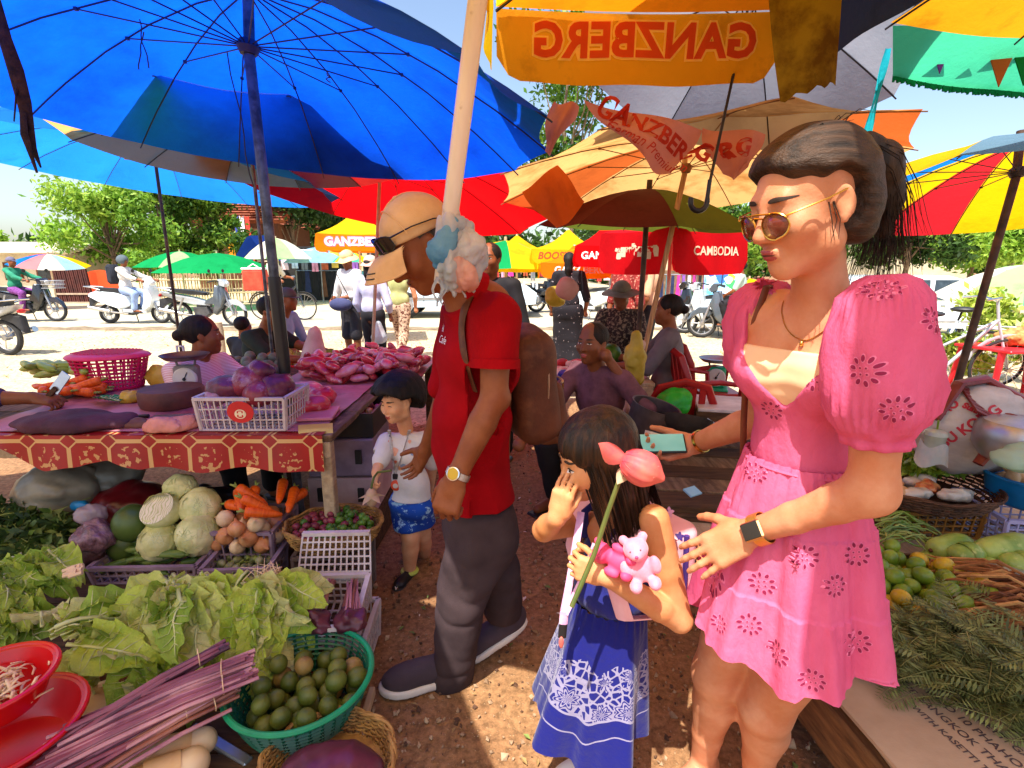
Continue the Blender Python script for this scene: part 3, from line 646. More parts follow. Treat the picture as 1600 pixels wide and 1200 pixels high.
def palm(u,Y,h,seed,label):
 rr=random.Random(seed);x=PX(u,Y);root=thing('palm_tree',label,'palm',(x,Y,0),group='palms at the right')
 b=MB();b.tube([(x,Y,0),(x+.2,Y,h*.5),(x+.1,Y,h)],[.2,.15,.12],9);b.obj('trunk',M_bark,root)
 for i in range(16):
  a=rr.uniform(0,6.28);L=rr.uniform(2.2,3.2);el=rr.uniform(.1,1.2);b=MB();pts=[]
  for k in range(9):
   t=k/8;pts.append(Vector((x+.1+math.cos(a)*L*t*math.cos(el*.6),Y+math.sin(a)*L*t*math.cos(el*.6),h+L*(math.sin(el)*t-.75*t*t))))
  b.tube(pts,[.03,.025,.02,.018,.015,.012,.01,.008,.005],4)
  for k in range(1,9):
   for sgn in(-1,1):
    for m in range(3):
     p=pts[k-1].lerp(pts[k],m/3);d=(pts[k]-pts[k-1]).normalized();sd=d.cross(Vector((0,0,1))).normalized()*sgn
     q=p+sd*.5*(1-abs(k/9-.45))+d*.25-Vector((0,0,.18));w=d*.035
     b.add([p-w,p+w,q],[(0,1,2)])
  b.obj('frond',M_frond,root)
palm(1560,40,6.6,1,'palm with pale green fronds behind the striped umbrella pole');palm(1640,44,7.4,2,'palm with drooping fronds at the right edge');palm(1475,48,7.0,3,'farther palm left of the pole')
# ------------------------ houses and fence
M_rooft=mat('roof_tile',H('#7a3c28'),H('#a05a3c'),rough=.85,scale=3);M_brownw=mat('brown_boards',H('#5a3420'),H('#7a4a30'),rough=.8,scale=5,stretch=(6,6,.5));M_dark=mat('dark_inside',(.02,.016,.014),(.035,.03,.028),rough=.9)
M_cream=mat('cream_wall',H('#cdbfa0'),H('#dccfb4'),rough=.9,scale=2);M_glass=mat('window_glass',(.02,.03,.035),(.05,.07,.08),rough=.08,spec=.8)
def house(name,label,u,Y,w,h,d,wallm,rz=0,roofh=1.6,roofm=None):
 x=PX(u,Y);root=thing(name,label,'house',(x,Y,0));b=MB();b.box((x,Y+d/2,h/2),(w,d,h));b.obj('wall',wallm,root,smooth=False)
 b=MB();o=.6;hw,r0=w/2+o,h+.02
 for r_ in range(9):
  t0,t1=r_/9,(r_+1)/9
  for s in(-1,1):
   ya,yb=Y+d/2+s*(d/2+o)*(1-t0),Y+d/2+s*(d/2+o)*(1-t1);b.box((x,(ya+yb)/2,r0+roofh*(t0+t1)/2),(2*hw,math.hypot(ya-yb,roofh/9)*1.08,.07),rotm(-s*-math.degrees(math.atan2(roofh,d/2+o)),0,0))
 b.obj('roof',roofm or M_rooft,root,smooth=False)
 for k in range(3):
  wx=x+(k-1)*w*.3;b=MB();b.box((wx,Y-.04,h*.62),(w*.16,.1,h*.4));wi=b.obj('window',M_brownw if wallm is M_cream else M_cream,root,smooth=False)
  b=MB();b.box((wx,Y-.1,h*.62),(w*.12,.04,h*.33));b.obj('pane',M_glass,wi,local=True,smooth=False)
 return root
house('brown_house','brown boarded house with a red tiled roof beyond the road',385,33,5.2,3.9,5,M_brownw)
house('far_house','pale house with a brown roof behind the trees at the right',1440,42,6,4.3,6,M_cream,roofm=mat('grey_brown_roof',H('#7c6a5c'),H('#988678'),rough=.9,scale=2))
house('low_shed','low open shed with a pale tin roof at the far left',40,23,4.6,1.9,3,M_cream,roofh=.5,roofm=mat('tin_roof',H('#b8b0a0'),H('#d8d0c0'),rough=.6,scale=2))
M_gate=mat('rust_brown_metal',H('#3c1a18'),H('#5a2a24'),rough=.6,scale=4)
x=PX(123,19.5);g=thing('metal_gate','dark red brown ribbed metal gate leaning beside the shed','gate',(x,19.5,0));
for k in range(17):b=MB();b.box((x-.62+k*.078,19.5+.01*(k%2),.75),(.05,.05,1.5),rotm(0,-4,0));b.obj('bar',M_gate,g,smooth=False)
b=MB();b.box((x+.02,19.47,1.44),(1.36,.04,.06),rotm(0,-1,0));b.box((x,19.47,.4),(1.3,.04,.06));b.box((x,19.47,.08),(1.3,.04,.06));b.obj('rail',mat('pale_rail',H('#a08c78'),H('#baa690'),rough=.6),g,smooth=False)
b=MB();b.box((0,0,0),(1.3,.02,1.5),rotm(0,-4,0));o=b.obj('sheet',M_gate,g,local=True,smooth=False);o.location=(0,.06,.75)
M_bam=mat('bamboo',H('#a08c60'),H('#c8b488'),rough=.7,scale=6,stretch=(4,4,.4))
f=thing('bamboo_fence','bamboo pole fence behind the green umbrellas across the road','fence',(PX(330,21),21,0))
for k in range(44):
 x=lerp(PX(228,21),PX(420,21),k/43)+rs.uniform(-.02,.02);b=MB();b.tube([(x,21,0),(x+rs.uniform(-.05,.05),21,rs.uniform(1.0,1.3))],.024,6);b.obj('slat',M_bam,f)
for z in(.35,.85):
 b=MB();b.tube([(PX(226,20.94),20.94,z),(PX(422,20.94),20.94,z+.03)],.028,6);b.obj('rail',M_bam,f)
for u,w in((148,.5),(178,.85)):
 b=MB();Y=20.4;x=PX(u,Y);b.grid(lambda a,c:(x+(a-.5)*w*2*(.7+.3*c),Y+.1*math.sin(7*a)-.25*c,1.15*(1-c)+.06+.05*math.sin(5*a)),9,6)
 tag(b.obj('orange_tarp',cloth('orange_tarp','#e8552c',None,.2),smooth=True),'small orange tarp slung behind the '+('gate' if u<160 else 'scooter rider'),'tarp','orange tarps across the road')
 # ------------------------ parasols across the road
def far_umbrella(label,u,v,Y,Rr,n,mats,down=.3,up=.25,axis=(0,0,1),group='umbrellas across the road',rot=.1):
 hub=P(u,v,Y=Y);return umbrella('far_umbrella',label,hub,Rr,n,mats,(hub.x,Y,.05),axis=axis,up=up,down=down,pole_m=M_beigep,pole_r=.025,group=group,rot=rot,ribs=False,nr=5)
far_umbrella('flat green umbrella across the road behind the parked motorbike',340,408,17.0,1.9,8,[C_green],.35,.25)
far_umbrella('pale green umbrella half hidden behind the rusty pole',282,404,19,1.5,8,[C_lime,C_green,C_green],.3,.25)
far_umbrella('green, white and yellow striped umbrella over the red cool box',432,386,18.5,1.15,8,[C_lime,C_white,C_green,C_lime,C_y2,C_white],.4,.3)
far_umbrella('pale blue umbrella over the hanging clothes',500,396,20.5,1.5,8,[C_lblue],.35,.25)
far_umbrella('small turquoise and yellow umbrella beside the pale blue one',548,400,19,.65,8,[C_net,C_y2],.2,.15)
far_umbrella('rainbow striped umbrella in front of the metal gate',76,404,17,1.05,10,[C_y2,C_b2,C_r2,C_y2,C_org,C_r2,C_b2,C_pink,C_white,C_lblue],.2,.15,axis=(.12,-.1,1))
far_umbrella('pale yellow and turquoise umbrella at the right edge',1596,436,9.5,1.25,8,[C_white,C_net,C_lime,C_white,C_lime,C_net],.3,.25,axis=(-.1,-.1,1))
far_umbrella('small orange umbrella under the pale yellow one',1598,458,12,.75,8,[C_org,C_white,C_org],.2,.14)
far_umbrella('red and yellow umbrella beside the poster board',1170,446,15,.75,8,[C_y2,C_y2,C_org,C_y2,C_navy],.25,.2)
far_umbrella('yellow and green umbrella behind the bundle of bags',790,395,9,1.0,8,[C_yel,C_green,C_yel,C_green],.25,.2)
b=MB();Y=19;b.grid(lambda a,c:P(lerp(358,430,a),0,Y=Y+c)*0+Vector((lerp(PX(356,Y),PX(432,Y),a),Y+1.6*c,1.35+1.15*max(0,1-abs(a-.62)*2.2)+.1*c)),15,4)
tag(b.obj('blue_tarp',cloth('blue_tarp','#1c3c8c',None,.3),smooth=40),'dark blue tarp pitched like a tent behind the green umbrella','tarp')
def sq(label,u,v_rim,Y,half,tip,val,mats,vm,rz=0,group='lettered square umbrellas',foot_z=0.0):
 p=P(u,v_rim,Y=Y);return(*market('square_umbrella',label,(p.x,Y+half),half,p.z+val,p.z+val+tip,val,mats,vm,(p.x,Y+half,foot_z),rz,group=group,pole_m=M_whitep),p.z+val*.5,half)
def vt(sqr,side,txt,size,m,**kw):valance_text(sqr[0],sqr[1],sqr[3],sqr[2],side,txt,size,m,**kw)
M_pinkp=mat('pink_print',H('#ff6a9c'),H('#ff86ae'),rough=.7)
a=sq('yellow umbrella with an orange lettered border left of the man',545,391,9.0,.62,.45,.27,[C_yel,C_org],[C_org,C_org],rz=.2);vt(a,0,'GANZBERG',.19,M_print_white,bold=.006,outline=(M_pinkp,.012))
a=sq('tall yellow lettered umbrella in the centre distance',893,411,7.6,.5,.3,.2,[C_yel,C_yel],[C_yel,C_yel],rz=-.12);vt(a,0,'BOOSTRONG',.135,M_print_red,shear=.2,bold=.003)
a=sq('orange lettered umbrella below the tall yellow one',903,434,7.2,.48,.25,.2,[C_org,C_org],[C_org,C_org],rz=-.05);vt(a,0,'GANZ BERG',.125,M_print_white,bold=.004,dx=.05)
a=sq('faded yellow umbrella beside the green one in the distance',808,424,8.6,.55,.3,.3,[C_yel,C_yel],[C_y2,C_y2],rz=.15)
a=sq('red lettered umbrella behind the deep red one',968,416,6.4,.42,.4,.25,[C_red,C_red],[C_red,C_red],rz=-.25);vt(a,0,'GANZBERG',.12,M_print_white,bold=.003,dx=-.04)
a=sq('deep red umbrella lettered in white over the plastic chairs',1070,427,4.6,.46,.34,.37,[C_dred,C_dred],[C_dred,C_dred],rz=.5);vt(a,0,'CAMBODIA',.105,M_print_cream,bold=.002,dx=.06);vt(a,3,'ស្រាបៀរ កម្ពុជា',.08,M_print_cream,dx=.06)
# ------------------------ clothes hung for sale
M_rail=mat('rack_rail',H('#8c8c90'),H('#a8a8ac'),rough=.4,metal=.8)
gm={}
def garment(label,x,y,z,w,h,hexc,kind,group,rz=0):
 key=hexc
 if key not in gm:gm[key]=mat('garment_'+hexc[1:],H(hexc),tuple(min(1,c*1.4)for c in H(hexc)),rough=.85,scale=7,detail=5,contrast=(.4,.6))
 if kind=='shirt':pl=[(-.5,0),(-.2,.06),(.2,.06),(.5,0),(.62,-.38),(.45,-.42),(.4,-.2),(.4,-1),(-.4,-1),(-.4,-.2),(-.45,-.42),(-.62,-.38)]
 elif kind=='dress':pl=[(-.3,.04),(-.12,0),(.12,0),(.3,.04),(.3,-.3),(.5,-1),(-.5,-1),(-.3,-.3)]
 else:pl=[(-.3,0),(.3,0),(.38,-1),(.06,-1),(0,-.3),(-.06,-1),(-.38,-1)]
 b=MB();M=Matrix.Translation((x,y,z))@rotm(90,0,math.degrees(rz)).to_4x4();b.prism([(a*w,c*h)for a,c in pl],M,.05)
 return tag(b.obj('garment',gm[key],smooth=False),label,'garment',group)
rc=random.Random(11)
cols_=[('pink patterned','#d88aa0'),('pale pink','#e8b8c0'),('white and blue','#c8d0e0'),('rust','#a04828'),('mustard','#c8a040'),('black','#16141a'),('grey','#6c6c70'),('red','#b83030'),('navy','#20284c'),('violet','#7a4c9c'),('olive','#6a6838'),('magenta','#c83088'),('teal','#2c7c88'),('beige','#c0a888'),('brown','#5c3c28')]
ORD='first second third fourth fifth sixth seventh eighth ninth tenth eleventh twelfth thirteenth fourteenth fifteenth sixteenth'.split()
def rack(label,u0,u1,Y,z,n,group,hh,names):
 x0,x1=PX(u0,Y),PX(u1,Y);r_=thing('clothes_rack',label,'rack',(x0,Y,.05))
 b=MB();b.tube([(x0,Y,z+.03),(x1,Y,z+.03)],.02,6);b.obj('rail',M_rail,r_)
 for x in(x0,(x0+x1)/2,x1):b=MB();b.tube([(x,Y,.05),(x,Y,z+.03)],.022,6);b.obj('post',M_rail,r_)
 for k in range(n):
  nm,hx=names[k%len(names)];kd=rc.choice(['shirt','dress','trousers'])if hh<.8 else rc.choice(['dress','trousers'])
  garment(f"{nm} {kd}, {ORD[k]} from the left on the {group.replace('rail across the road in the centre', 'central far rail')}",lerp(x0,x1,(k+.5)/n),Y-.06-.03*(k%2),z,(x1-x0)/n*.8,hh*rc.uniform(.8,1.05),hx,kd,'clothes on the '+group,0)
rack('clothes rail under the pale blue umbrella',432,585,20.0,1.95,10,'rail under the pale blue umbrella',.75,[cols_[i]for i in(0,1,2,6,0,3,4,5,9,13)])
rack('lower clothes rail of dark trousers',470,580,20.2,1.2,9,'lower rail of dark clothes',.95,[cols_[i]for i in(5,8,5,14,5,8,6,5,12)])
rack('long clothes rail behind the seated grey vest',1020,1140,17.6,1.95,13,'upper rail behind the red umbrella',.7,[cols_[i]for i in(7,13,3,10,2,4,9,14,1,6,13,8,3)])
rack('lower clothes rail behind the parked motorbikes',1025,1140,17.4,1.1,14,'lower rail behind the motorbikes',.8,[cols_[i]for i in(8,12,8,11,9,2,11,5,9,0,14,8,12,6)])
rack('clothes rail glimpsed beyond the red blouse',770,950,18.8,1.7,16,'rail across the road in the centre',.8,[cols_[i]for i in(7,0,11,5,3,6,7,8,2,14,9,5,13,12,7,1)])
b=MB();x0,x1=PX(425,21),PX(590,21);b.box(((x0+x1)/2,21.2,1.1),(x1-x0,.1,2.1));tag(b.obj('stall_backdrop',M_dark,smooth=False),'dark cloth backdrop behind the hanging clothes','backdrop')
b=MB();x0,x1=PX(1020,19),PX(1150,19);b.box(((x0+x1)/2,19,1.2),(x1-x0,.1,2.3));tag(b.obj('stall_backdrop',mat('brown_backdrop',H('#6c5440'),H('#8c7058'),rough=.9),smooth=False),'brown stall backdrop behind the long clothes rail','backdrop')
for k,(u,hx,lb)in enumerate(((376,'#f0901c','orange'),(388,'#3848a0','blue'),(396,'#e8e0e8','white'),(404,'#c83c30','red'))):
 garment(f'long {lb} cloth hung on the front of the brown house',PX(u,32.4),32.4,4.2,.42,2.6,hx,'dress','cloths hung on the brown house')
x=PX(1122,13.2);r_=thing('poster_board','leaning poster board painted with blue and yellow swirls by the motorbikes','signboard',(x,13.2,.1));M=Matrix.Translation((x,13.2,.98))@rotm(78,0,-8).to_4x4()
b=MB();b.prism([(-.42,-.85),(.42,-.85),(.42,.85),(-.42,.85)],M,.04);brd=b.obj('board',mat('poster_sky',H('#58b4e4'),H('#d8f0f8'),rough=.5,scale=4),r_,smooth=False)
for i in range(16):
 b=MB();cx,cy_=rs.uniform(-.28,.28),rs.uniform(-.7,.5);r0=rs.uniform(.05,.14);b.prism([(cx+r0*(1+.3*math.sin(3*a))*math.cos(a),cy_+r0*math.sin(a))for a in np.linspace(0,6.0,12)],M@Matrix.Translation((0,0,.024+i*.0005)),.004);b.obj('print_blob',gm.setdefault(('p',i%4),mat(f'poster_print_{i % 4}',H(['#f0d83c','#2c6cc8','#3cac5c','#ffffff'][i%4]),rough=.5)),brd,local=False and True,smooth=False).matrix_parent_inverse=r_.matrix_basis.inverted()@brd.matrix_basis if False else Matrix()
b=MB();vs_,fs=text_polys('Happy',.22,.01,.25);b.add([M@Vector((p[0],p[1]+.62,.03))for p in vs_],fs);b.obj('lettering',M_print_red,brd,local=True,smooth=False)
# ------------------------ motorbikes, bicycles, car
M_tyre=mat('tyre',(.012,.012,.013),(.03,.03,.03),rough=.85);M_chrome=mat('chrome',(.55,.55,.56),(.7,.7,.7),rough=.2,metal=1);M_alu=mat('alloy',(.35,.36,.38),(.5,.5,.52),rough=.35,metal=.8)
M_seat=mat('seat_vinyl',(.014,.014,.016),(.03,.03,.032),rough=.5);M_engine=mat('engine',(.08,.08,.085),(.16,.16,.17),rough=.45,metal=.7);M_lampg=mat('lamp_glass',(.6,.62,.64),(.75,.75,.76),rough=.08,spec=.8);M_redl=mat('red_lens',(.5,.02,.02),(.6,.03,.03),rough=.2)
def paint(n,h):return mat(n,H(h),tuple(min(1,c*1.1)for c in H(h)),rough=.25,spec=.6,coat=.6,var=.05)
def wheel(root,x,r,w,spokes=5,bicycle=False,nm='wheel'):
 M=rotm(90,0,0);b=MB();b.torus((x,0,r),r-w,w,M,32,8);wh=b.obj('wheel',M_tyre,root,local=True)
 b=MB();b.torus((x,0,r),r-2*w+.004,w*.5,M,32,6)
 n=18 if bicycle else spokes
 for k in range(n):
  a=6.283*k/n;d=Vector((math.cos(a),0,math.sin(a)));c=Vector((x,0,r));b.tube([c+d*.02+Vector((0,.02*(-1)**k,0)),c+d*(r-2*w)],.003 if bicycle else .011,4)
 b.tube([(x,-.05,r),(x,.05,r)],.02 if bicycle else .05,10);b.obj('rim',M_chrome if bicycle else M_alu,wh,local=True)
def motorbike(label,body,pose,side=None,scooter=False,accent=None,group='parked and passing motorbikes',crate=None):
 """built along +X (front), 1.85 m long"""
 x,y,z,rz=pose;root=thing('motorbike',label,'motorbike',(0,0,0),group=group);fr,rr_=(.62,-.60);rw=.235 if scooter else .285
 wheel(root,fr,rw,.042 if scooter else .036,5,False);wheel(root,rr_,rw,.048 if scooter else .04,5,False)
 def pr(name,poly,wd,m,ch=.02,taper=None):
  s=MB();n=len(poly);cx=sum(p[0]for p in poly)/n;cz=sum(p[1]for p in poly)/n
  rings=[]
  for yy,k in((-wd/2,.86),(-wd/2+ch,1),(wd/2-ch,1),(wd/2,.86)):rings.append([(cx+(p[0]-cx)*k,yy,cz+(p[1]-cz)*k)for p in poly])
  vs_=[p for r_ in rings for p in r_];fs=[tuple(range(n)),tuple(reversed(range(3*n,4*n)))]+[(i*n+j,(i+1)*n+j,(i+1)*n+(j+1)%n,i*n+(j+1)%n)for i in range(3)for j in range(n)]
  s.add(vs_,fs);return s.obj(name,m,root,local=True,smooth=50)
 if scooter:
  pr('body',[(-.92,.72),(-.75,.78),(-.3,.74),(-.05,.66),(-.0,.42),(-.2,.33),(-.45,.42),(-.72,.52),(-.95,.66)],.34,body,.06)
  pr('leg_shield',[(.40,.95),(.50,.93),(.58,.62),(.50,.40),(.34,.30),(.28,.34),(.36,.55)],.36,body,.05);pr('floor',[(-.2,.36),(.36,.32),(.36,.26),(-.2,.28)],.30,body,.03)
  pr('front_fender',[(.42,.42),(.52,.52),(.68,.52),(.82,.40),(.86,.3),(.74,.40),(.6,.42),(.5,.36)],.13,body,.03)
 else:
  pr('body',[(-.95,.80),(-.6,.74),(-.2,.66),(.1,.56),(.12,.46),(-.25,.5),(-.6,.6),(-.9,.72)],.24,body,.05)
  pr('leg_shield',[(.30,.92),(.44,.9),(.50,.66),(.40,.42),(.26,.26),(.2,.3),(.26,.5),(.02,.52),(.06,.6),(.24,.68)],.30,accent or body,.04)
  pr('front_fender',[(.40,.5),(.52,.6),(.70,.6),(.84,.48),(.9,.34),(.76,.46),(.6,.5),(.5,.42)],.12,body,.03)
  pr('frame_tube',[(-.2,.5),(.3,.42),(.3,.36),(-.2,.42)],.08,M_engine,.02)
 pr('seat',[(-.78,.86),(-.45,.84),(-.1,.80),(.08,.76),(.06,.70),(-.3,.73),(-.75,.78)],.26,M_seat,.05)
 pr('engine',[(-.25,.44),(.08,.46),(.14,.3),(.0,.2),(-.22,.22)],.24,M_engine,.03);pr('rear_fender',[(-.98,.62),(-.8,.66),(-.55,.6),(-.85,.5),(-1.02,.36)],.12,M_seat,.02)
 b=MB();b.tube([(-.05,-.15,.24),(-.4,-.17,.28),(-.48,-.17,.3)],.02,7);b.tube([(-.45,-.17,.3),(-.92,-.19,.4)],[.042,.05],9);b.obj('exhaust',M_chrome,root,local=True)
 b=MB()
 for s in(-1,1):b.tube([(.42,.06*s,.86),(fr,.075*s,rw)],.024,7)
 b.obj('fork',M_alu,root,local=True)
 b=MB();b.tube([(.26,-.34,1.0),(.36,-.2,1.03),(.42,0,.98),(.36,.2,1.03),(.26,.34,1.0)],.014,7);b.tube([(.42,0,.98),(.44,0,.86)],.03,7);b.obj('handlebar',M_seat,root,local=True)
 pr('headlight_cowl',[(.36,1.06),(.46,1.06),(.54,.96),(.5,.88),(.38,.92)],.24,body,.05);b=MB();b.ell((.53,0,.96),(.03,.07,.055));b.obj('headlight',M_lampg,root,local=True)
 b=MB();b.ell((-.97,0,.70),(.03,.07,.035));b.obj('tail_light',M_redl,root,local=True)
 for s in(-1,1):
  b=MB();b.tube([(.32,.24*s,1.02),(.32,.30*s,1.2)],.007,5);b.ell((.31,.32*s,1.24),(.015,.06,.042));b.obj('mirror',M_seat,root,local=True)
  b=MB();b.tube([(rr_,.1*s,rw),(-.42,.12*s,.66)],.022,7);b.obj('shock',M_alu,root,local=True)
 b=MB();b.tube([(-.62,-.15,.80),(-.8,-.17,.86),(-1.02,-.1,.88),(-1.02,.1,.88),(-.8,.17,.86),(-.62,.15,.80)],.013,6);b.obj('grab_rail',M_chrome,root,local=True)
 b=MB();b.tube([(-.05,.1,.3),(-.12,.26,.02)],.012,6);b.obj('side_stand',M_engine,root,local=True)
 if side=='stripe':pr('side_panel',[(-.7,.70),(-.25,.62),(.0,.5),(-.05,.44),(-.3,.54),(-.68,.64)],.27,accent,.02)
 root.location=(x,y,z);root.rotation_euler=(0,0,rz);return root
W1=paint('white_paint','#e6eef0');K1=paint('graphite_paint','#4c545c');N1=paint('navy_paint','#1c2434');G1=paint('silver_paint','#a8aeb4');O1=paint('orange_paint','#d8642c');B1=paint('black_paint','#14161a')
zr=.06
sc1=motorbike('white scooter ridden along the road by the helmeted person with a backpack',W1,(PX(214,12.6),12.6,zr,.03),scooter=True)
mb1=motorbike('grey and silver motorbike parked at the road edge behind the rusty pole',G1,(PX(326,12.0),12.0,zr,.06),accent=K1)
mb2=motorbike('dark motorbike with a wire basket ridden in from the left edge',N1,(PX(52,13.0),13.0,zr,.02),accent=B1)
mb3=motorbike('silver motorbike with an orange side stripe cut off by the left edge',G1,(PX(-42,8.3),8.3,.03,R(171)),side='stripe',accent=O1)
for k,(u,Y,rz,m_,lb)in enumerate(((1118,10.6,2.6,G1,'silver motorbike parked beside the poster board'),(1150,10.0,2.75,K1,'graphite motorbike carrying the resting rider'),(1098,11.0,2.5,B1,'black motorbike parked left of the silver one'),(838,15.5,.4,B1,'black motorbike parked beyond the road behind the yellow bag'),(868,15.8,.2,K1,'graphite motorbike parked behind the dotted dress'),(925,13.5,2.2,W1,'white scooter parked behind the red blouse'))):
 motorbike(lb,m_,(PX(u,Y),Y,zr if Y>11.6 else .03,rz),accent=W1 if k==0 else None,scooter=m_ is W1)
b=MB();p=mb2.location
for k in range(9):
 a=k/9
 b.tube([p+Vector((.55+.3*a,-.13,.82)),p+Vector((.55+.3*a,-.16,1.0))],.006,4);b.tube([p+Vector((.55+.3*a,.13,.82)),p+Vector((.55+.3*a,.16,1.0))],.006,4)
for z_ in(.82,.91,1.0):b.tube([p+Vector(q)for q in((.52,-.15,z_),(.86,-.15,z_),(.86,.15,z_),(.52,.15,z_))],.007,4,closed=True)
b.obj('wire_basket',M_alu,mb2)
def bicycle(label,pose,colr,white_tyre=True,basket=False):
 x,y,z,rz=pose;root=thing('bicycle',label,'bicycle',group='bicycles');r=.34
 wheel(root,.52,r,.017,bicycle=True);wheel(root,-.52,r,.017,bicycle=True)
 b=MB();bb,st_,hd=Vector((-.06,0,.29)),Vector((-.2,0,.78)),Vector((.36,0,.86));rw_=Vector((-.52,0,r))
 for a,c,q in((bb,st_,.016),(bb,hd,.018),(st_*.5+bb*.5,hd,.014),(bb,rw_,.010),(st_,rw_,.009),(hd,Vector((.52,0,r)),.014),(hd,hd+Vector((-.04,0,.2)),.014)):b.tube([a,c],q,7)
 b.obj('frame',colr,root,local=True)
 b=MB();b.tube([(.12,-.28,1.08),(.26,-.2,1.1),(.32,0,1.06),(.26,.2,1.1),(.12,.28,1.08)],.012,6);b.obj('handlebar',M_chrome,root,local=True)
 b=MB();b.tube([st_,st_+Vector((-.02,0,.1))],.012,6);b.ell(st_+Vector((-.03,0,.13)),(.13,.08,.035));b.obj('saddle',M_seat,root,local=True)
 for xx in(.52,-.52):
  b=MB();b.tube([(xx+(r+.03)*math.cos(a),0,r+(r+.03)*math.sin(a))for a in np.linspace(.3,2.9,12)],.018,5,flat=.4);b.obj('fender',colr,root,local=True)
 b=MB();b.tube([(-.2,0,.72),(-.75,.05,.74),(-.75,-.05,.74),(-.2,0,.72)],.008,5);b.obj('carrier',M_chrome,root,local=True)
 b=MB();b.torus(bb,.09,.006,rotm(90,0,0),20,5);b.tube([bb+Vector((0,.04,0)),bb+Vector((.1,.06,-.14))],.01,5);b.obj('crank',M_chrome,root,local=True)
 root.location=(x,y,z);root.rotation_euler=(0,0,rz);return root
bic1=bicycle('old dark bicycle wheeled across the road with a red cool box behind',(PX(446,13.4),13.4,zr,-.03),B1)
bicycle('grey bicycle with a springy front fork parked behind the striped umbrella pole',(PX(1500,5.6)-.05,5.6,0,-.35),G1)
bicycle('white bicycle lying half hidden beside the pink sleeve',(PX(1462,6.4),6.4,0,2.4),W1)
b=MB();p=bic1.location;b.box(p+Vector((-.62,0,1.0)),(.52,.42,.5),ch=.03);cb=tag(b.obj('cool_box',mat('red_box',H('#e8402c'),H('#f0553c'),rough=.4),smooth=False),'red orange cool box on the bicycle carrier','box')
b=MB();b.box(p+Vector((-.62,0,1.28)),(.54,.44,.06),ch=.02);b.tube([p+Vector((-.75,-.1,1.32)),p+Vector((-.62,-.1,1.4)),p+Vector((-.5,-.1,1.32))],.015,6);b.obj('lid',mat('white_lid',H('#d8d4cc'),H('#e8e4dc'),rough=.5),cb,local=True)
def car(name,label,cat,x,y,z,rz,L,Wd,Hh,m,prof,glass_z,van=False):
 root=thing(name,label,cat)
 hw=Wd/2;n=len(prof);b=MB();rings=[]
 for yy,k in((-hw,.0),(-hw+.06,1),(hw-.06,1),(hw,.0)):
  rings.append([(px,yy+(0 if pz<glass_z else(.16*(pz-glass_z)/(Hh-glass_z))*(1 if yy<0 else-1)),pz)for px,pz in prof])
 vs_=[p for r_ in rings for p in r_];fs=[tuple(range(n)),tuple(reversed(range(3*n,4*n)))]+[(i*n+j,(i+1)*n+j,(i+1)*n+(j+1)%n,i*n+(j+1)%n)for i in range(3)for j in range(n)]
 b.add(vs_,fs);b.obj('body',m,root,local=True,smooth=30)
 for sx in(1,-1):
  for wx in(L*.31,-L*.30):
   w=MB();w.torus((wx,sx*(hw-.1),.36),.26,.1,rotm(90,0,0),24,8);wh=w.obj('wheel',M_tyre,root,local=True)
   w=MB();w.tube([(wx,sx*(hw-.17),.36),(wx,sx*(hw+.005),.36)],.2,14);w.obj('hub_cap',M_alu,wh,local=True)
 def win(q,sx,nm='window'):
  w=MB();pts=[]
  for px,pz in q:
   ins=.16*max(0,pz-glass_z)/(Hh-glass_z);pts.append((px,sx*(hw-ins+.008),pz))
  w.add(pts+[(p[0],p[1]-sx*.02,p[2])for p in pts],[(0,1,2,3),(7,6,5,4)]+[(i,(i+1)%4,4+(i+1)%4,4+i)for i in range(4)]);w.obj(nm,M_glass,root,local=True,smooth=False)
 for sx in(1,-1):
  ws=[(-L*.40,-L*.20),(-L*.18,.02*L),(.04*L,.2*L)]
  for a,c in ws:win([(a,glass_z+.05),(c,glass_z+.05),(c-.04*(c>.1*L),Hh-.13),(a+.06,Hh-.13)],sx)
  for a in(-L*.19,.03*L):
   w=MB();w.box((a+.34,sx*(hw+.012),glass_z-.12),(.14,.02,.03));w.obj('door_handle',M_chrome if m is not W1 else M_black,root,local=True,smooth=False)
   w=MB();w.box((a,sx*(hw+.001),glass_z-.32),(.012,.012,.62));w.obj('door_gap',M_black,root,local=True,smooth=False)
  w=MB();w.box((0,sx*(hw+.004),.52),(L*.72,.02,.06));w.obj('side_trim',M_alu,root,local=True,smooth=False)
 w=MB();w.add([(.245*L,-hw+.2,Hh-.1),(.245*L,hw-.2,Hh-.1),(.345*L,hw-.1,glass_z+.05),(.345*L,-hw+.1,glass_z+.05)],[(0,1,2,3)]);w.obj('windscreen',M_glass,root,local=True,smooth=False)
 w=MB();w.add([(-L*.487,-hw+.22,Hh-.16),(-L*.487,hw-.22,Hh-.16),(-L*.503,hw-.12,glass_z+.05),(-L*.503,-hw+.12,glass_z+.05)],[(3,2,1,0)]);w.obj('rear_window',M_glass,root,local=True,smooth=False)
 for sy in(-1,1):
  w=MB();w.box((L*.497,sy*(hw-.25),.82),(.05,.3,.16),ch=.02);w.obj('headlight',M_lampg,root,local=True,smooth=False);w=MB();w.box((-L*.503,sy*(hw-.14),.95),(.04,.14,.4),ch=.01);w.obj('tail_light',M_redl,root,local=True,smooth=False)
 w=MB();w.box((L*.5,0,.5),(.1,Wd*.9,.2),ch=.04);w.obj('bumper',M_alu,root,local=True,smooth=False);w=MB();w.box((-L*.505,0,.5),(.1,Wd*.9,.2),ch=.04);w.obj('bumper',M_alu,root,local=True,smooth=False)
 root.location=(x,y,z);root.rotation_euler=(0,0,rz);return root
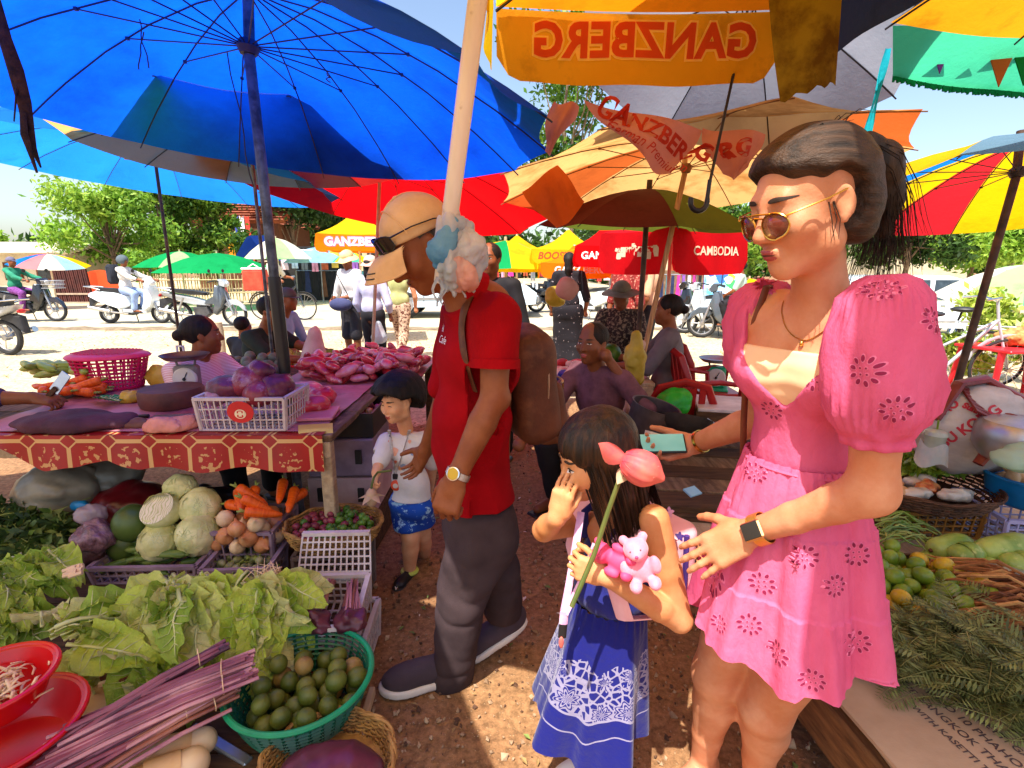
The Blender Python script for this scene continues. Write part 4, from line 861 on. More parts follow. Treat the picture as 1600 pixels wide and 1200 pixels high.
vanp=[(-2.3,.35),(-2.34,.9),(-2.28,1.5),(-2.12,1.82),(-1.6,1.9),(.6,1.9),(1.05,1.78),(1.62,1.12),(2.2,1.0),(2.34,.75),(2.32,.4),(1.6,.32),(-1.6,.32)]
car('white_van','white passenger van parked under the trees at the right','van',PX(1412,17),17.0,-.78,R(-6),4.65,1.8,1.9,W1,vanp,1.12)
carp=[(-2.1,.35),(-2.15,.8),(-2.0,1.02),(-1.35,1.42),(-.3,1.5),(.3,1.46),(1.05,1.02),(1.85,.86),(2.12,.66),(2.1,.38),(1.4,.3),(-1.4,.3)]
LB=paint('pale_blue_paint','#c8dce8')
car('pale_car','pale blue white car on the road behind the man in red','car',PX(716,14.6),14.6,zr,R(2),4.3,1.75,1.5,LB,carp,.98)
# ------------------------ people: shared pieces
def skin(n,a,b,rough=.5):return mat(n,H(a),H(b),rough=rough,scale=9,detail=7,sss=.12,spec=.32,bump=.12,bscale=210,dirt=tuple(x*k for x,k in zip(H(a),(1.02,.72,.62))),dirt_scale=13,dirt_lo=.42,dirt_hi=.95)
S_fair=skin('skin_fair','#c07c54','#d89c78');S_child=skin('skin_child','#c0804e','#d49a6c');S_tan=skin('skin_tan','#7c4526','#985c38');S_brown=skin('skin_brown','#744428','#8c5636');S_boy=skin('skin_boy','#d89a70','#e6b48c')
M_hair=mat('black_hair',(.005,.004,.004),(.020,.013,.010),rough=.6,spec=.22,scale=40,stretch=(1,1,.12),bump=.5,bscale=90)
M_hairb=mat('brown_black_hair',(.010,.0055,.004),(.05,.026,.014),rough=.5,spec=.3,scale=60,stretch=(1,1,.06),bump=.35,bscale=120)
M_lips=mat('lips',H('#b04a44'),H('#c05a52'),rough=.4,var=.05);M_brow=mat('brow',(.03,.018,.012),(.05,.03,.02),rough=.8);M_eyew=mat('eye_white',H('#d8d0c8'),H('#e4dcd4'),rough=.25);M_iris=mat('iris',(.012,.007,.005),(.02,.012,.008),rough=.12,spec=.7)
M_gold=mat('gold',H('#d8a850'),H('#e8bc64'),rough=.25,metal=1)
def head_matrix(c,fwd,roll=0.0,s=1.0):
 """local x: to the head's own right-hand side of the viewer facing it, y: out of the face, z: up"""
 f=Vector(fwd).normalized();M=frame(f,(0,0,1))@Matrix.Rotation(roll,3,'Y');M=(M*s).to_4x4();M.translation=c;return M
def add_head(S,M,jaw=1.0,nose=1.0,cheek=1.0,ears=True,child=False,fine=True):
 s=M.to_scale().x;R3=M.to_3x3()*(1/s);w=lambda*p:M@Vector(p)
 S.ell(w(0,-.012,.032),(.073*s,.092*s,.084*s),R3,.01)
 S.ell(w(0,.022,-.032),(.060*s*jaw,.066*s,.083*s*(.92 if child else 1)),R3,.03*s)
 S.ell(w(0,.066,-.096 if not child else-.086),.020*s,None,.035*s)
 for q in(-1,1):
  S.ell(w(q*.044*jaw,.004,-.064),.020*s,None,.04*s)
  S.ell(w(q*.040,.060,-.024),.022*s*cheek,None,.03*s)
 if fine:
  S.cone(w(-.032,.074,.024),w(.032,.074,.024),.011*s,None,.02*s)
  for q in(-1,1):S.ell(w(q*.031,.099,.004),.0135*s,None,.016*s,'-')
  for q in(-1,1):S.ell(w(q*.031,.073,.003),.0135*s,None,.006*s)
  S.cone(w(0,.084,.012),w(0,.107+.008*(nose-1),-.030),.0075*s*nose,.0112*s*nose,.014*s)
  for q in(-1,1):S.ell(w(q*.0105*nose,.094,-.034),.0088*s*nose,None,.008*s)
  S.ell(w(0,.090,-.059),(.021*s,.009*s,.0062*s),R3,.008*s);S.ell(w(0,.087,-.069),(.018*s,.009*s,.007*s),R3,.008*s)
  S.ell(w(0,.101,-.0635),(.021*s,.009*s,.0012*s),R3,.004*s,'-')
 if ears:
  for q in(-1,1):
   E=R3@rotm(0,0,q*16);S.ell(w(q*.075,-.004,-.004),(.0075*s,.018*s,.029*s),E,.006*s)
   if fine:S.ell(w(q*.083,.000,.002),(.006*s,.010*s,.017*s),E,.006*s,'-');S.ell(w(q*.074,.002,-.030),(.006*s,.008*s,.009*s),E,.006*s)
def ringpoly(outline,n=20,rings=3):
 vs_=[(0,0)];fs=[];pts=[outline(2*math.pi*k/n)for k in range(n)];cx=sum(p[0]for p in pts)/n;cy_=sum(p[1]for p in pts)/n;vs_[0]=(cx,cy_)
 for r_ in range(1,rings+1):vs_+=[(cx+(p[0]-cx)*r_/rings,cy_+(p[1]-cy_)*r_/rings)for p in pts]
 for k in range(n):
  l=(k+1)%n;fs.append((0,1+k,1+l))
  for r_ in range(rings-1):a=1+r_*n;fs.append((a+k,a+n+k,a+n+l,a+l))
 return vs_,fs
def face_parts(body,M,parent,eyes='open',lips=True,brows=True,mouth='calm',lipm=None):
 """eyebrows, eyes and lips laid on the face as thin parts"""
 bv=bvh_of(body);s=M.to_scale().x
 F=M@Matrix(((1,0,0,0),(0,0,1,.09),(0,1,0,0),(0,0,0,1)))
 F=F@Matrix.Scale(-1,4,(1,0,0))if F.to_3x3().determinant()<0 else F
 def put(name,polys,m,off):
  b=MB()
  for vs_,fs in polys:lay(b,bv,vs_,fs,F,off*s,depth=.14*s)
  return b.obj(name,m,parent,smooth=True)
 if brows:
  for q in(-1,1):put('eyebrow',[ringpoly(lambda a:(q*(.032+.019*math.cos(a)),.0275+.0042*math.sin(a)*(1-.35*math.cos(a))-.002*math.cos(a)**2),18)],M_brow,.002)
 for q in(-1,1):
  if eyes=='open':
   put('eye',[ringpoly(lambda a:(q*(.031+.0145*math.cos(a)),.004+.0058*math.sin(a)*abs(math.sin(a))**.1),20)],M_eyew,.0006)
   put('iris',[ringpoly(lambda a:(q*.031+.0052*math.cos(a),.0035+.0052*math.sin(a)),14,2)],M_iris,.0012)
   put('eyelash',[ringpoly(lambda a:(q*(.031+.0158*math.cos(a)),.0095-22*(.0158*math.cos(a))**2+.0014*math.sin(a)),18,2)],M_brow,.0014)
  elif eyes=='smile':
   put('eyelash',[ringpoly(lambda a:(q*(.031+.0165*math.cos(a)),.006-20*(.0165*math.cos(a))**2+.0018*math.sin(a)),18,2)],M_brow,.001)
  elif eyes=='down':
   put('eyelash',[ringpoly(lambda a:(q*(.031+.0165*math.cos(a)),-.002+14*(.0165*math.cos(a))**2+.0017*math.sin(a)),18,2)],M_brow,.001)
 if lips:
  c=.0 if mouth=='calm' else 9.0
  put('lips',[ringpoly(lambda a:(.0192*math.cos(a)*(1.2 if c else 1),-.0605+c*.0225**2*math.cos(a)**2+.0055*math.sin(a)),22),ringpoly(lambda a:(.0168*math.cos(a)*(1.2 if c else 1),-.0695+c*.0185**2*math.cos(a)**2+.0055*math.sin(a)),22)],lipm or M_lips,.0006)
  put('mouth_line',[ringpoly(lambda a:(.0160*math.cos(a)*(1.2 if c else 1),-.0642+c*.0225**2*math.cos(a)**2+.0011*math.sin(a)),20,2)],M_brow,.0012)
def add_hand(S,wrist,fd,nd,s=1.0,side=1,curl=(.2,.2,.2,.2),thumb=(.55,.7,-.35),spread=.06,wr=.024,k=.004,pk=.016,tcurl=.3,arm=True):
 """fd: where the fingers point; nd: out of the back of the hand; side: +1 if the thumb is on local +x"""
 Fm=frame(fd,nd);w=lambda x,y,z:Vector(wrist)+Fm@(Vector((x*side,y,z))*s)
 tips=[]
 S.box(w(.0,.052,0),(.037*s,.038*s,.0125*s),Fm,.012*s,pk*s);S.cone(w(0,-.005,0),w(0,.03,0),wr*s,.020*s,.02*s)
 S.ell(w(.022,.035,-.008),(.017*s,.030*s,.014*s),Fm,.014*s)
 base=[(-.0285,.080,.056,.0072),(-.0098,.088,.070,.0082),(.0098,.089,.076,.0086),(.0290,.084,.069,.0084)]
 for i,(bx,by,L,r)in enumerate(base):
  c=curl[i];p=w(bx,by,0);ang=0.0;sp=(bx/.029)*spread
  pr_=w(bx*.75,by-.03,0);S.cone(pr_,p,r*s*1.15,r*s*1.08,.010*s)
  for j,(fr_,bend)in enumerate(((.46,.85),(.30,1.1),(.24,.7))):
   ang+=c*bend*(1.0 if j else .8);d=Vector((math.sin(sp),math.cos(sp)*math.cos(ang),-math.sin(ang)))
   q=p+Fm@Vector((d.x*side,d.y,d.z))*(L*fr_*s);S.cone(p,q,r*s*(1-.10*j),r*s*(.92-.10*j),k*s);p=q
  tips.append((p,Fm@Vector((d.x*side,d.y,d.z)),r*s))
 p=w(.026,.022,-.006);d=Vector(thumb).normalized()
 for j,L in enumerate((.038,.030,.024)):
  q=p+Fm@Vector((d.x*side,d.y,d.z))*(L*s);S.cone(p,q,(.0125-.0016*j)*s,(.0112-.0016*j)*s,(.010 if j==0 else .004)*s);p=q
  d=(d+Vector((-.55*tcurl,.25*tcurl,-.25*tcurl))).normalized()
 return Fm,tips
def strands(name,m,paths,parent,r=.0016,n=3):
 b=MB()
 for p in paths:b.tube(p,[r*(1-.75*i/(len(p)-1))for i in range(len(p))],n,cap=False)
 return b.obj(name,m,parent,smooth=True,kind='stuff')
def loft(b,rings,n=64,mi=0,cap=False):
 """rings: list of functions angle -> point"""
 vs_=[r_(2*math.pi*k/n)for r_ in rings for k in range(n)];fs=[(i*n+k,i*n+(k+1)%n,(i+1)*n+(k+1)%n,(i+1)*n+k)for i in range(len(rings)-1)for k in range(n)]
 return b.add(vs_,fs,mi)
 # ------------------------ the woman in pink
W=thing('person','woman in a pink eyelet dress with sunglasses and ponytail guiding the girl','person',P(1190,1210,z=0))
wf=Vector((-.80,-.60,0)).normalized();wl=Vector((-wf.y*-1,0,0))if False else Vector((.60,-.80,0)).normalized()
hc=P(1260,319,Y=.89);HM=head_matrix(hc,(-.94,-.27,-.30),0.0,.915)
nb=P(1288,462,Y=.94);chest=P(1262,565,Y=.97);waist=P(1250,712,Y=.99);hip=P(1245,850,Y=1.04)
shL=P(1384,492,Y=.80);shR=P(1192,486,Y=1.05)
elL=P(1362,768,Y=.80);wrL=P(1172,832,Y=.93)
elR=P(1192,652,Y=1.15);wrR=P(1084,694,Y=1.30)
knR,anR=P(1120,1052,Y=1.13),P(1098,1200,Y=1.20);knL,anL=P(1197,1106,Y=1.05),P(1181,1212,Y=1.13)
anR.z=max(anR.z,.075);anL.z=max(anL.z,.075)
def wtorso(S,o=0.0,k=.05):
 T=Matrix((wl,wf,(0,0,1))).transposed()
 S.ell(chest,(.118+o,.080+o,.125+o),T,k);S.ell(waist+Vector((0,0,.02)),(.086+o,.070+o,.10+o),T,k);S.cone(chest.lerp(nb,.55)+wl*.098,chest.lerp(nb,.55)-wl*.098,.044+o,None,k)
 for q in(-1,1):S.ell(chest+wf*.052+wl*(.056*q)+Vector((0,0,-.016)),(.050+o,.045+o,.048+o),T,.03)
S=SDF();wtorso(S);S.ell(hip,(.15,.11,.13),Matrix((wl,wf,(0,0,1))).transposed(),.05)
S.chain([nb+Vector((0,0,-.03)),nb.lerp(hc,.45),hc+Vector((.02,.01,-.05))],[.047,.041,.043],.03)
S.chain([shL-wl*.02,shL.lerp(elL,.5),elL],[.043,.039,.034],.03).chain([elL,elL.lerp(wrL,.25),elL.lerp(wrL,.6),wrL],[.034,.0335,.028,.0225],.03)
S.chain([shR+wl*.02,shR.lerp(elR,.5),elR],[.044,.040,.036],.03).chain([elR,elR.lerp(wrR,.3),wrR],[.036,.034,.024],.02)
for hx,kn,an in((-.075,knR,anR),(.075,knL,anL)):
 h0=hip+wl*hx+Vector((0,0,-.06));S.chain([h0,h0.lerp(kn,.5),kn],[.085,.075,.056],.03)
 cv=kn.lerp(an,.32)-wf*.012;S.chain([kn,cv,kn.lerp(an,.7),an],[.053,.056,.040,.034],.03)
 S.ell(kn+wf*.022,(.032,.03,.036),None,.03);toe=an+wf*.15+Vector((-.02,0,-.055));S.chain([an-wf*.02+Vector((0,0,-.04)),an+wf*.07+Vector((0,0,-.042)),toe],[.034,.032,.018],.02)
 for t in range(5):S.cone(toe+wl*(.02*(t-2)),toe+wl*(.02*(t-2))+wf*(.035-.004*abs(t-1)),.0105,.009,.004)
add_head(S,HM,jaw=.89,nose=1.0)
fdL=(P(1052,892,Y=.965)-wrL);_,tipsL=add_hand(S,wrL,fdL,(-.1,-.75,.66),.98,1,(.18,.22,.26,.30),thumb=(.75,.62,-.5),spread=.12)
fdR=(P(1040,735,Y=1.30)-wrR);add_hand(S,wrR,Vector((-.85,.05,-.20)),(.12,.55,-.82),.92,-1,(.75,.75,.7,.6),thumb=(.6,.8,-.15),spread=.05)
wb_=S.obj('body',S_fair,W,h=.0042)
face_parts(wb_.data,HM,W,'down',lipm=mat('rose_lips',H('#a04444'),H('#b05450'),rough=.35))
M_nail=mat('nail',H('#e8b8a4'),H('#f0c8b8'),rough=.25)
for p,d,r in tipsL:b=MB();b.ell(p+Vector((-.05,-.75,.66)).normalized()*r*.72-d*.002,(r*.55,r*.85,r*.25),frame(d,(-.1,-.75,.66)),10,6);b.obj('nail',M_nail,W)
hw=lambda*p:HM@Vector(p)
S=SDF();R3=HM.to_3x3();S.ell(hw(0,-.016,.033),(.079,.0985,.083),R3,.01);S.ell(hw(0,-.052,-.028),(.070,.056,.068),R3,.03)
S.plane(hw(0,.066,.058),R3@Vector((0,.80,-.55)),.012);
for q in(-1,1):S.ell(hw(q*.090,.003,-.006),(.036,.036,.050),R3,.008,'-');S.ell(hw(q*.076,.066,.006),(.034,.040,.052),R3,.016,'-')
S.ell(hw(0,.112,.004),(.066,.05,.066),R3,.012,'-')
S.plane(hw(0,-.05,-.088),R3@Vector((0,.25,-1)),.01)
S.disp(lambda X:wob(X@np.array(R3,dtype=np.float32)*np.array([1,.5,1.6],dtype=np.float32),75,5)*.0016)
M_hairc=mat('combed_hair',(.008,.0045,.003),(.055,.028,.015),rough=.5,spec=.3,scale=75,stretch=(.05,1,1),bump=.5,bscale=150)
hair=S.obj('hair',M_hairc,W,h=.0042)
tie=hw(0,-.118,.052);pk=[tie+R3@Vector((0,.02,.0)),tie+R3@Vector((0,-.018,.006)),tie+R3@Vector((.0,-.048,-.022)),tie+R3@Vector((0,-.060,-.085)),tie+R3@Vector((0,-.048,-.15)),tie+R3@Vector((0,-.034,-.195))]
S=SDF();S.chain(pk[:5],[.020,.026,.034,.028,.012],.02);S.disp(lambda X:wob(X,110,8)*.002);S.obj('ponytail',M_hairb,W,h=.0045)
rh=random.Random(4);ps=[]
for i in range(260):
 o=R3@Vector((rh.gauss(0,.016),rh.gauss(0,.014),rh.gauss(0,.012)));e=R3@Vector((rh.gauss(0,.022),rh.gauss(0,.024),rh.gauss(-.01,.03)))
 ps.append([p+o*(.5+.2*j)+e*(j/5)**2 for j,p in enumerate(pk)])
for i in range(760):
 a=rh.uniform(-1.08,1.08);st=Vector((.080*math.sin(a),.070-.055*abs(math.sin(a))**2+rh.uniform(-.06,.016),.030+.072*math.cos(a)-(.02 if abs(a)>1.1 else 0)))
 pts=[]
 for j in range(8):
  t=j/7;q=st.lerp(Vector((0,-.112,.05)),t);c=Vector((0,-.016,.036));d=q-c;e=math.sqrt((d.x/.083)**2+(d.y/.102)**2+(d.z/.088)**2);pts.append(HM@(c+d/max(e,.3)*(1.0+rh.uniform(-.012,.010)-.035*(1-t)**6)))
 ps.append(pts)
for i in range(16):
 a=rh.uniform(-.8,.8);b0=HM@Vector((.07*math.sin(a),rh.uniform(-.1,.03),.118*math.cos(a*.6)));ps.append([b0,b0+R3@Vector((rh.gauss(0,.008),-.02,.010)),b0+R3@Vector((rh.gauss(0,.014),-.045,rh.uniform(-.01,.012)))])
for i in range(5):
 b0=hw(.072*(1 if i%2 else-1),.026-.01*rh.random(),.012-.012*rh.random());ps.append([b0,b0+R3@Vector((.008*(1 if i%2 else-1),rh.uniform(-.004,.016),-.03)),b0+R3@Vector((.006*(1 if i%2 else-1),rh.uniform(-.02,.02),-.062))])
strands('hair_strands',M_hairc,ps,W,.0013)
b=MB();b.torus(tie+R3@Vector((0,.004,.004)),.021,.006,R3@rotm(90,0,0),18,7);b.obj('hair_tie',M_black,W)
M_lens=mat('brown_lens',H('#4a140e'),H('#7a3024'),rough=.12,spec=.5,scale=16,stretch=(.01,.01,1),alpha=.9)
sg=thing('sunglasses','gold framed sunglasses with brown teardrop lenses worn by the woman in pink','sunglasses',hc)
def lens_pt(a,q,k=1.0):return hw(q*(.032+.0245*k*math.cos(a)),.104-.010*(math.cos(a)*.5+.5)**2*1.2,-.011+k*(.020*math.sin(a)-.005*(1-math.sin(a))*.5*(1 if math.cos(a)<.2 else .6)))
for q in(-1,1):
 b=MB();pts=[lens_pt(2*math.pi*k/28,q)for k in range(28)];c=sum(pts,Vector())/28;c+=R3@Vector((0,.004,0));b.add([c]+pts+[p-R3@Vector((0,.002,0))for p in pts],[(0,1+k,1+(k+1)%28)for k in range(28)]+[(1+k,29+k,29+(k+1)%28,1+(k+1)%28)for k in range(28)]);b.obj('lens',M_lens,sg,smooth=True)
 b=MB();b.tube(pts,.0016,6,closed=True);b.obj('rim',M_gold,sg)
 b=MB();b.tube([hw(q*.056,.096,.002),hw(q*.071,.082,.006),hw(q*.077,.03,.010),hw(q*.079,-.012,.016)],[.0018,.0014,.0014,.0016],6);b.obj('temple',M_gold,sg)
b=MB();b.tube([hw(-.012,.105,.002),hw(0,.110,.005),hw(.012,.105,.002)],.0016,6);b.tube([hw(-.028,.103,.0085),hw(0,.109,.0105),hw(.028,.103,.0085)],.0015,6);b.obj('bridge',M_gold,sg)
for dz in(0,-.010):
 b=MB();b.ell(hw(.0,0,0)*0+hw(.083,-.004-dz*.6,-.034+dz),.0042 if dz==0 else .0034,None,10,7);tag(b.obj('earring',mat('pearl',H('#f0ece4'),H('#ffffff'),rough=.15,spec=.7)),'pearl stud in the near ear of the woman in pink, '+('upper one' if dz==0 else 'lower one'),'earring','pearl ear studs')
bv=bvh_of(wb_);b=MB();pts=[]
for k in range(25):
 a=lerp(-1.25,1.25,k/24);p=nb+Vector((0,0,.012))+wl*(.066*math.sin(a))+wf*(.03+.05*math.cos(a))+Vector((0,0,-.085*max(0,math.cos(a))**1.6));h=bv.find_nearest(p);pts.append(h[0]+h[1]*.0015)
b.tube(pts,.0009,5);b.ell(pts[12]+Vector((0,0,-.006))+wf*.003,(.004,.004,.005),None,8,6);tag(b.obj('necklace',M_gold),'thin gold chain with a tiny pendant on the chest of the woman in pink','necklace')
def eyelet_cloth(n,h1,h2):return mat(n,H(h1),H(h2),rough=.75,scale=7,detail=7,trans=.2,spec=.12,bump=.6,bscale=26,stretch=(1,1,.55),contrast=(.3,.7),sheen=0)
M_pinkd=eyelet_cloth('pink_cotton','#e05c88','#ec749c');M_hole=mat('eyelet_hole',H('#7c1840'),H('#962050'),rough=.9);M_emb=mat('pink_embroidery',H('#e8709a'),H('#f082a8'),rough=.8)
D=thing('dress','pink puff sleeved dress with eyelet flowers worn by the woman','dress',waist)if False else W
T3=Matrix((wl,wf,(0,0,1))).transposed();Tn=np.array(T3,dtype=np.float32);cc=A3(chest)
S=SDF();wtorso(S,.010)
S.plane(waist+Vector((0,0,-.035)),(0,0,-1),.004)
def neckline(X):
 L=(X-cc)@Tn;x,y,z=np.abs(L[:,0]-.0),L[:,1],L[:,2]
 front=z-(-.072+1.15*np.maximum(x-.004,0)**1.0+6.0*np.maximum(x-.085,0));return np.where(y>-.02,front*.6,z-.10)
S.fn(lambda X:neckline(X),.006)
S.disp(lambda X:(wob(((X-cc)@Tn)*np.array([1.6,1,.5],dtype=np.float32),60,9)*.0022*np.clip(((X-cc)@Tn)[:,2]*-8+.6,.2,1)).astype(np.float32))
bod=S.obj('bodice',M_pinkd,W,h=.0042)
S=SDF();wtorso(S,.0045);S.plane(chest+Vector((0,0,.030)),(0,0,1),.003);S.plane(chest+Vector((0,0,-.10)),(0,0,-1),.003);S.disp(lambda X:np.sin((X[:,2]*190+wob(X,20,3)*2))*.0007)
S.obj('bandeau',mat('nude_bandeau',H('#e6bf94'),H('#f0cfa8'),rough=.7,scale=6),W,h=.0042)
def skirt_ring(t):
 z=lerp(waist.z-.012,.0,0);c=waist.lerp(P(1222,985,Y=1.0),t);ca=c+Vector((0,0,0))
 tier=0 if t<.30 else(1 if t<.66 else 2);t0=(0,.30,.66)[tier];tt=t-t0
 rx,ry=lerp(.102,.188,t**.8)+.004*tier,lerp(.086,.162,t**.8)+.004*tier
 def f(a):
  g=math.exp(-tt*10)*.0028*math.sin(43*a+tier*2+3*math.sin(2*a))+.0012*math.sin(61*a+4*math.sin(3*a+6*t))+(.003+.015*t**1.2)*(math.sin(7*a+1.1*t+.8*math.sin(2*a))+.5*math.sin(12*a+1-.8*t)+.28*math.sin(23*a+2*t+2*math.sin(3*a))+.14*math.sin(41*a+3*t))
  p=c+wl*((rx+g)*math.cos(a))+wf*((ry+g)*math.sin(a))
  if t>.94:p=p+Vector((0,0,.02*math.sin(3*a+1)*(t-.94)/.06+.008*math.sin(9*a)))
  return p
 return f
ts=sorted(set(list(np.linspace(0,1,46))+[.298,.302,.658,.662]));b=MB();loft(b,[skirt_ring(max(t,0))if t>=0 else(lambda a,f=skirt_ring(0):f(a)+Vector((0,0,.02)))for t in ts],150);sk=b.obj('skirt',M_pinkd,W,smooth=True)
b=MB()
for dz in(0,):b.tube([waist+Vector((0,0,dz-.012))+wl*(.1035*math.cos(a))+wf*(.0875*math.sin(a))for a in np.linspace(0,6.283,48)[:-1]],.0035,6,closed=True)
b.obj('waist_seam',M_pinkd,W)
def sleeve(sh,el,rmax,L,ph):
 ax=(el-sh).normalized();u_=ax.orthogonal().normalized();v_=ax.cross(u_);prof=[(-.055,.022),(-.045,.048),(-.02,.068),(.03,.087),(.08,.096),(.13,.098),(.165,.090),(.192,.078),(.205,.066),(.211,.0605),(.226,.0605),(.228,.056)]
 rings=[]
 for z,r_ in prof:
  g=.0042*max(0,math.exp(-((z-.165)/.03)**2)-.14)+(.003 if z<0 else 0)
  rings.append(lambda a,z=z,r_=r_,g=g:sh+ax*(z*L)+(u_*math.cos(a)+v_*math.sin(a))*((r_*rmax+g*math.sin(31*a+ph+2*math.sin(3*a))+.004*math.sin(5*a+z*30+ph)*(z<.2)+.0025*math.sin(9*a-z*60)+.0022*math.sin(4*a+z*110+2*math.sin(3*a)))))
 b=MB();loft(b,[r_ for i in range(len(rings)-1)for r_ in(rings[i],(lambda a,p=rings[i],q=rings[i+1]:p(a).lerp(q(a),.5)))]+[rings[-1]],110);return b.obj('sleeve',M_pinkd,W,smooth=True)
slL=sleeve(shL+Vector((.012,0,.008))-wl*.015,elL,.84,.95,0);slR=sleeve(shR+Vector((0,0,.01)),elR,.82,.86,2)
def eyelet(o,u,v,r,Yn,tilt=0.0,sq=1.0):
 bvx=bvh_of(o);d=ray(u,v).normalized();hit=bvx.ray_cast(Vector((0,0,CAM_H)),d,5)
 if hit[0]is None:return
 n=hit[1]if hit[1].dot(d)<0 else-hit[1];M=frame(n,(0,0,1),hit[0])@Matrix(((1,0,0,0),(0,0,1,0),(0,-1,0,0),(0,0,0,1)))@Matrix.Rotation(tilt,4,'Z')
 M=Matrix((M.col[0].xyz,(M.col[2].xyz.cross(M.col[0].xyz)),n)).transposed().to_4x4()if False else M
 M3=M.to_3x3();M3=Matrix((M3.col[0],n.cross(M3.col[0]),n)).transposed();M=M3.to_4x4();M.translation=hit[0]
 hb,eb=MB(),MB()
 for k in range(10):
  a=2*math.pi*k/10;cx,cy_=r*math.cos(a),r*math.sin(a)
  def ol(q,e=1.0):x,y=r*.26*e*math.cos(q),r*.16*e*math.sin(q);return(cx+x*math.cos(a)-y*math.sin(a),cy_+x*math.sin(a)+y*math.cos(a))
  vs_,fs=ringpoly(ol,10,1);lay(hb,bvx,vs_,fs,M,.0016,depth=.08);vs_,fs=ringpoly(lambda q:ol(q,1.35),10,1);lay(eb,bvx,vs_,fs,M,.0009,depth=.08)
 for k in range(4):
  a=2*math.pi*k/4+.4;vs_,fs=ringpoly(lambda q:(r*.36*math.cos(a)+r*.085*math.cos(q),r*.36*math.sin(a)+r*.085*math.sin(q)),8,1);lay(hb,bvx,vs_,fs,M,.0022,depth=.12)
  vs_,fs=ringpoly(lambda q:(r*.36*math.cos(a)+r*.17*math.cos(q),r*.36*math.sin(a)+r*.17*math.sin(q)),8,1);lay(eb,bvx,vs_,fs,M,.0012,depth=.12)
 e=eb.obj('eyelet_flower',M_emb,o,local=True,smooth=False);h=hb.obj('eyelet_flower',M_hole,o,local=True,smooth=False)
for u,v,r in((1350,580,.019),(1400,640,.017),(1458,500,.016),(1380,452,.014)):eyelet(slL,u,v,r,.8,rh.random())
for u,v,r in((1206,640,.017),(1276,592,.017)):eyelet(bod,u,v,r,.9,rh.random())
for u,v,r in((1180,738,.016),(1108,800,.016),(1128,770,.014),(1256,870,.018),(1338,866,.018),(1190,912,.018),(1304,915,.017),(1120,905,.016),(1172,975,.018),(1338,1000,.019),(1216,1020,.019),(1270,1062,.017),(1336,795,.014),(1126,975,.015)):eyelet(sk,u,v,r,1.0,rh.random())
wa=thing('wrist_watch','square black smart watch on a gold mesh band, near wrist of the woman in pink','watch',wrL);fa=(wrL-elL).normalized();wp=wrL.lerp(elL,.10)
nz=Vector((-.1,-.75,.66));nz=(nz-fa*nz.dot(fa)).normalized();sx_=fa.cross(nz)
b=MB();loft(b,[(lambda a,o=o,q=q:wp+fa*o+nz*(.0285*q*math.cos(a))+sx_*(.030*q*math.sin(a)))for o,q in((-.011,.97),(-.011,1.03),(.011,1.03),(.011,.97))],32);b.obj('band',mat('gold_mesh',H('#e0a840'),H('#f0c060'),rough=.35,metal=.9,bump=.4,bscale=400),wa)
b=MB();b.box(wp+nz*.031+sx_*-.004,(.036,.041,.010),Matrix((sx_,fa,nz)).transposed(),ch=.004);cs_=b.obj('case',mat('gold_case',H('#c89868'),H('#dcac7c'),rough=.3,metal=.9),wa,smooth=False)
b=MB();b.box(wp+nz*.0365+sx_*-.004,(.031,.036,.002),Matrix((sx_,fa,nz)).transposed(),ch=.001);b.obj('screen',M_iris,cs_,local=True,smooth=False)
b=MB();fr2=(wrR-elR).normalized();u_=fr2.orthogonal().normalized();v_=fr2.cross(u_);wq=wrR.lerp(elR,.12);loft(b,[(lambda a,o=o,q=q:wq+fr2*o+(u_*math.cos(a)+v_*math.sin(a))*q)for o,q in((-.004,.0275),(-.004,.030),(.004,.030),(.004,.0275))],28);tag(b.obj('bracelet',M_gold),'plain gold bangle on the far wrist of the woman in pink','bracelet')
b=MB();b.tube([P(1198,448,Y=1.0),P(1180,500,Y=.995),P(1166,575,Y=1.04),P(1162,660,Y=1.06),P(1160,760,Y=1.10)],.007,6,flat=.4);b.tube([P(1198,448,Y=1.0),P(1215,445,Y=1.10),P(1240,600,Y=1.16)],.007,6,flat=.4);tag(b.obj('bag_strap',mat('brown_leather',H('#5a2c18'),H('#7a4228'),rough=.5)),'narrow brown shoulder bag strap across the far shoulder of the woman in pink','bag')
ph=thing('phone','mobile phone with a lit pale screen in the far hand of the woman in pink','phone',P(1048,716,Y=1.27));_nd=Vector((.12,.55,-.82)).normalized();pc=wrR+Vector((-.85,.05,-.2)).normalized()*.085-_nd*.030
pm=frame(Vector((-.86,.1,-.05)),-_nd);b=MB();b.box(pc,(.060,.118,.009),pm,ch=.003);b.obj('case',M_black,ph,smooth=False)
b=MB();b.box(pc+pm@Vector((0,0,.0052)),(.054,.109,.0012),pm);b.obj('screen',mat('phone_screen',H('#68b8b4'),H('#98dcd4'),rough=.1,scale=3,emit=.15),ph,smooth=False)
b=MB();b.grid(lambda u,v:P(lerp(1008,1052,u),lerp(672,712,v)+6*math.sin(3*u),Y=1.36)+Vector((0,.012*math.sin(6*u+4*v),0)),8,7);tag(b.obj('tissue',mat('tissue',H('#e8e4d8'),H('#f8f4e8'),rough=.9,trans=.2),smooth=True),'crumpled white tissue held above the phone','tissue')
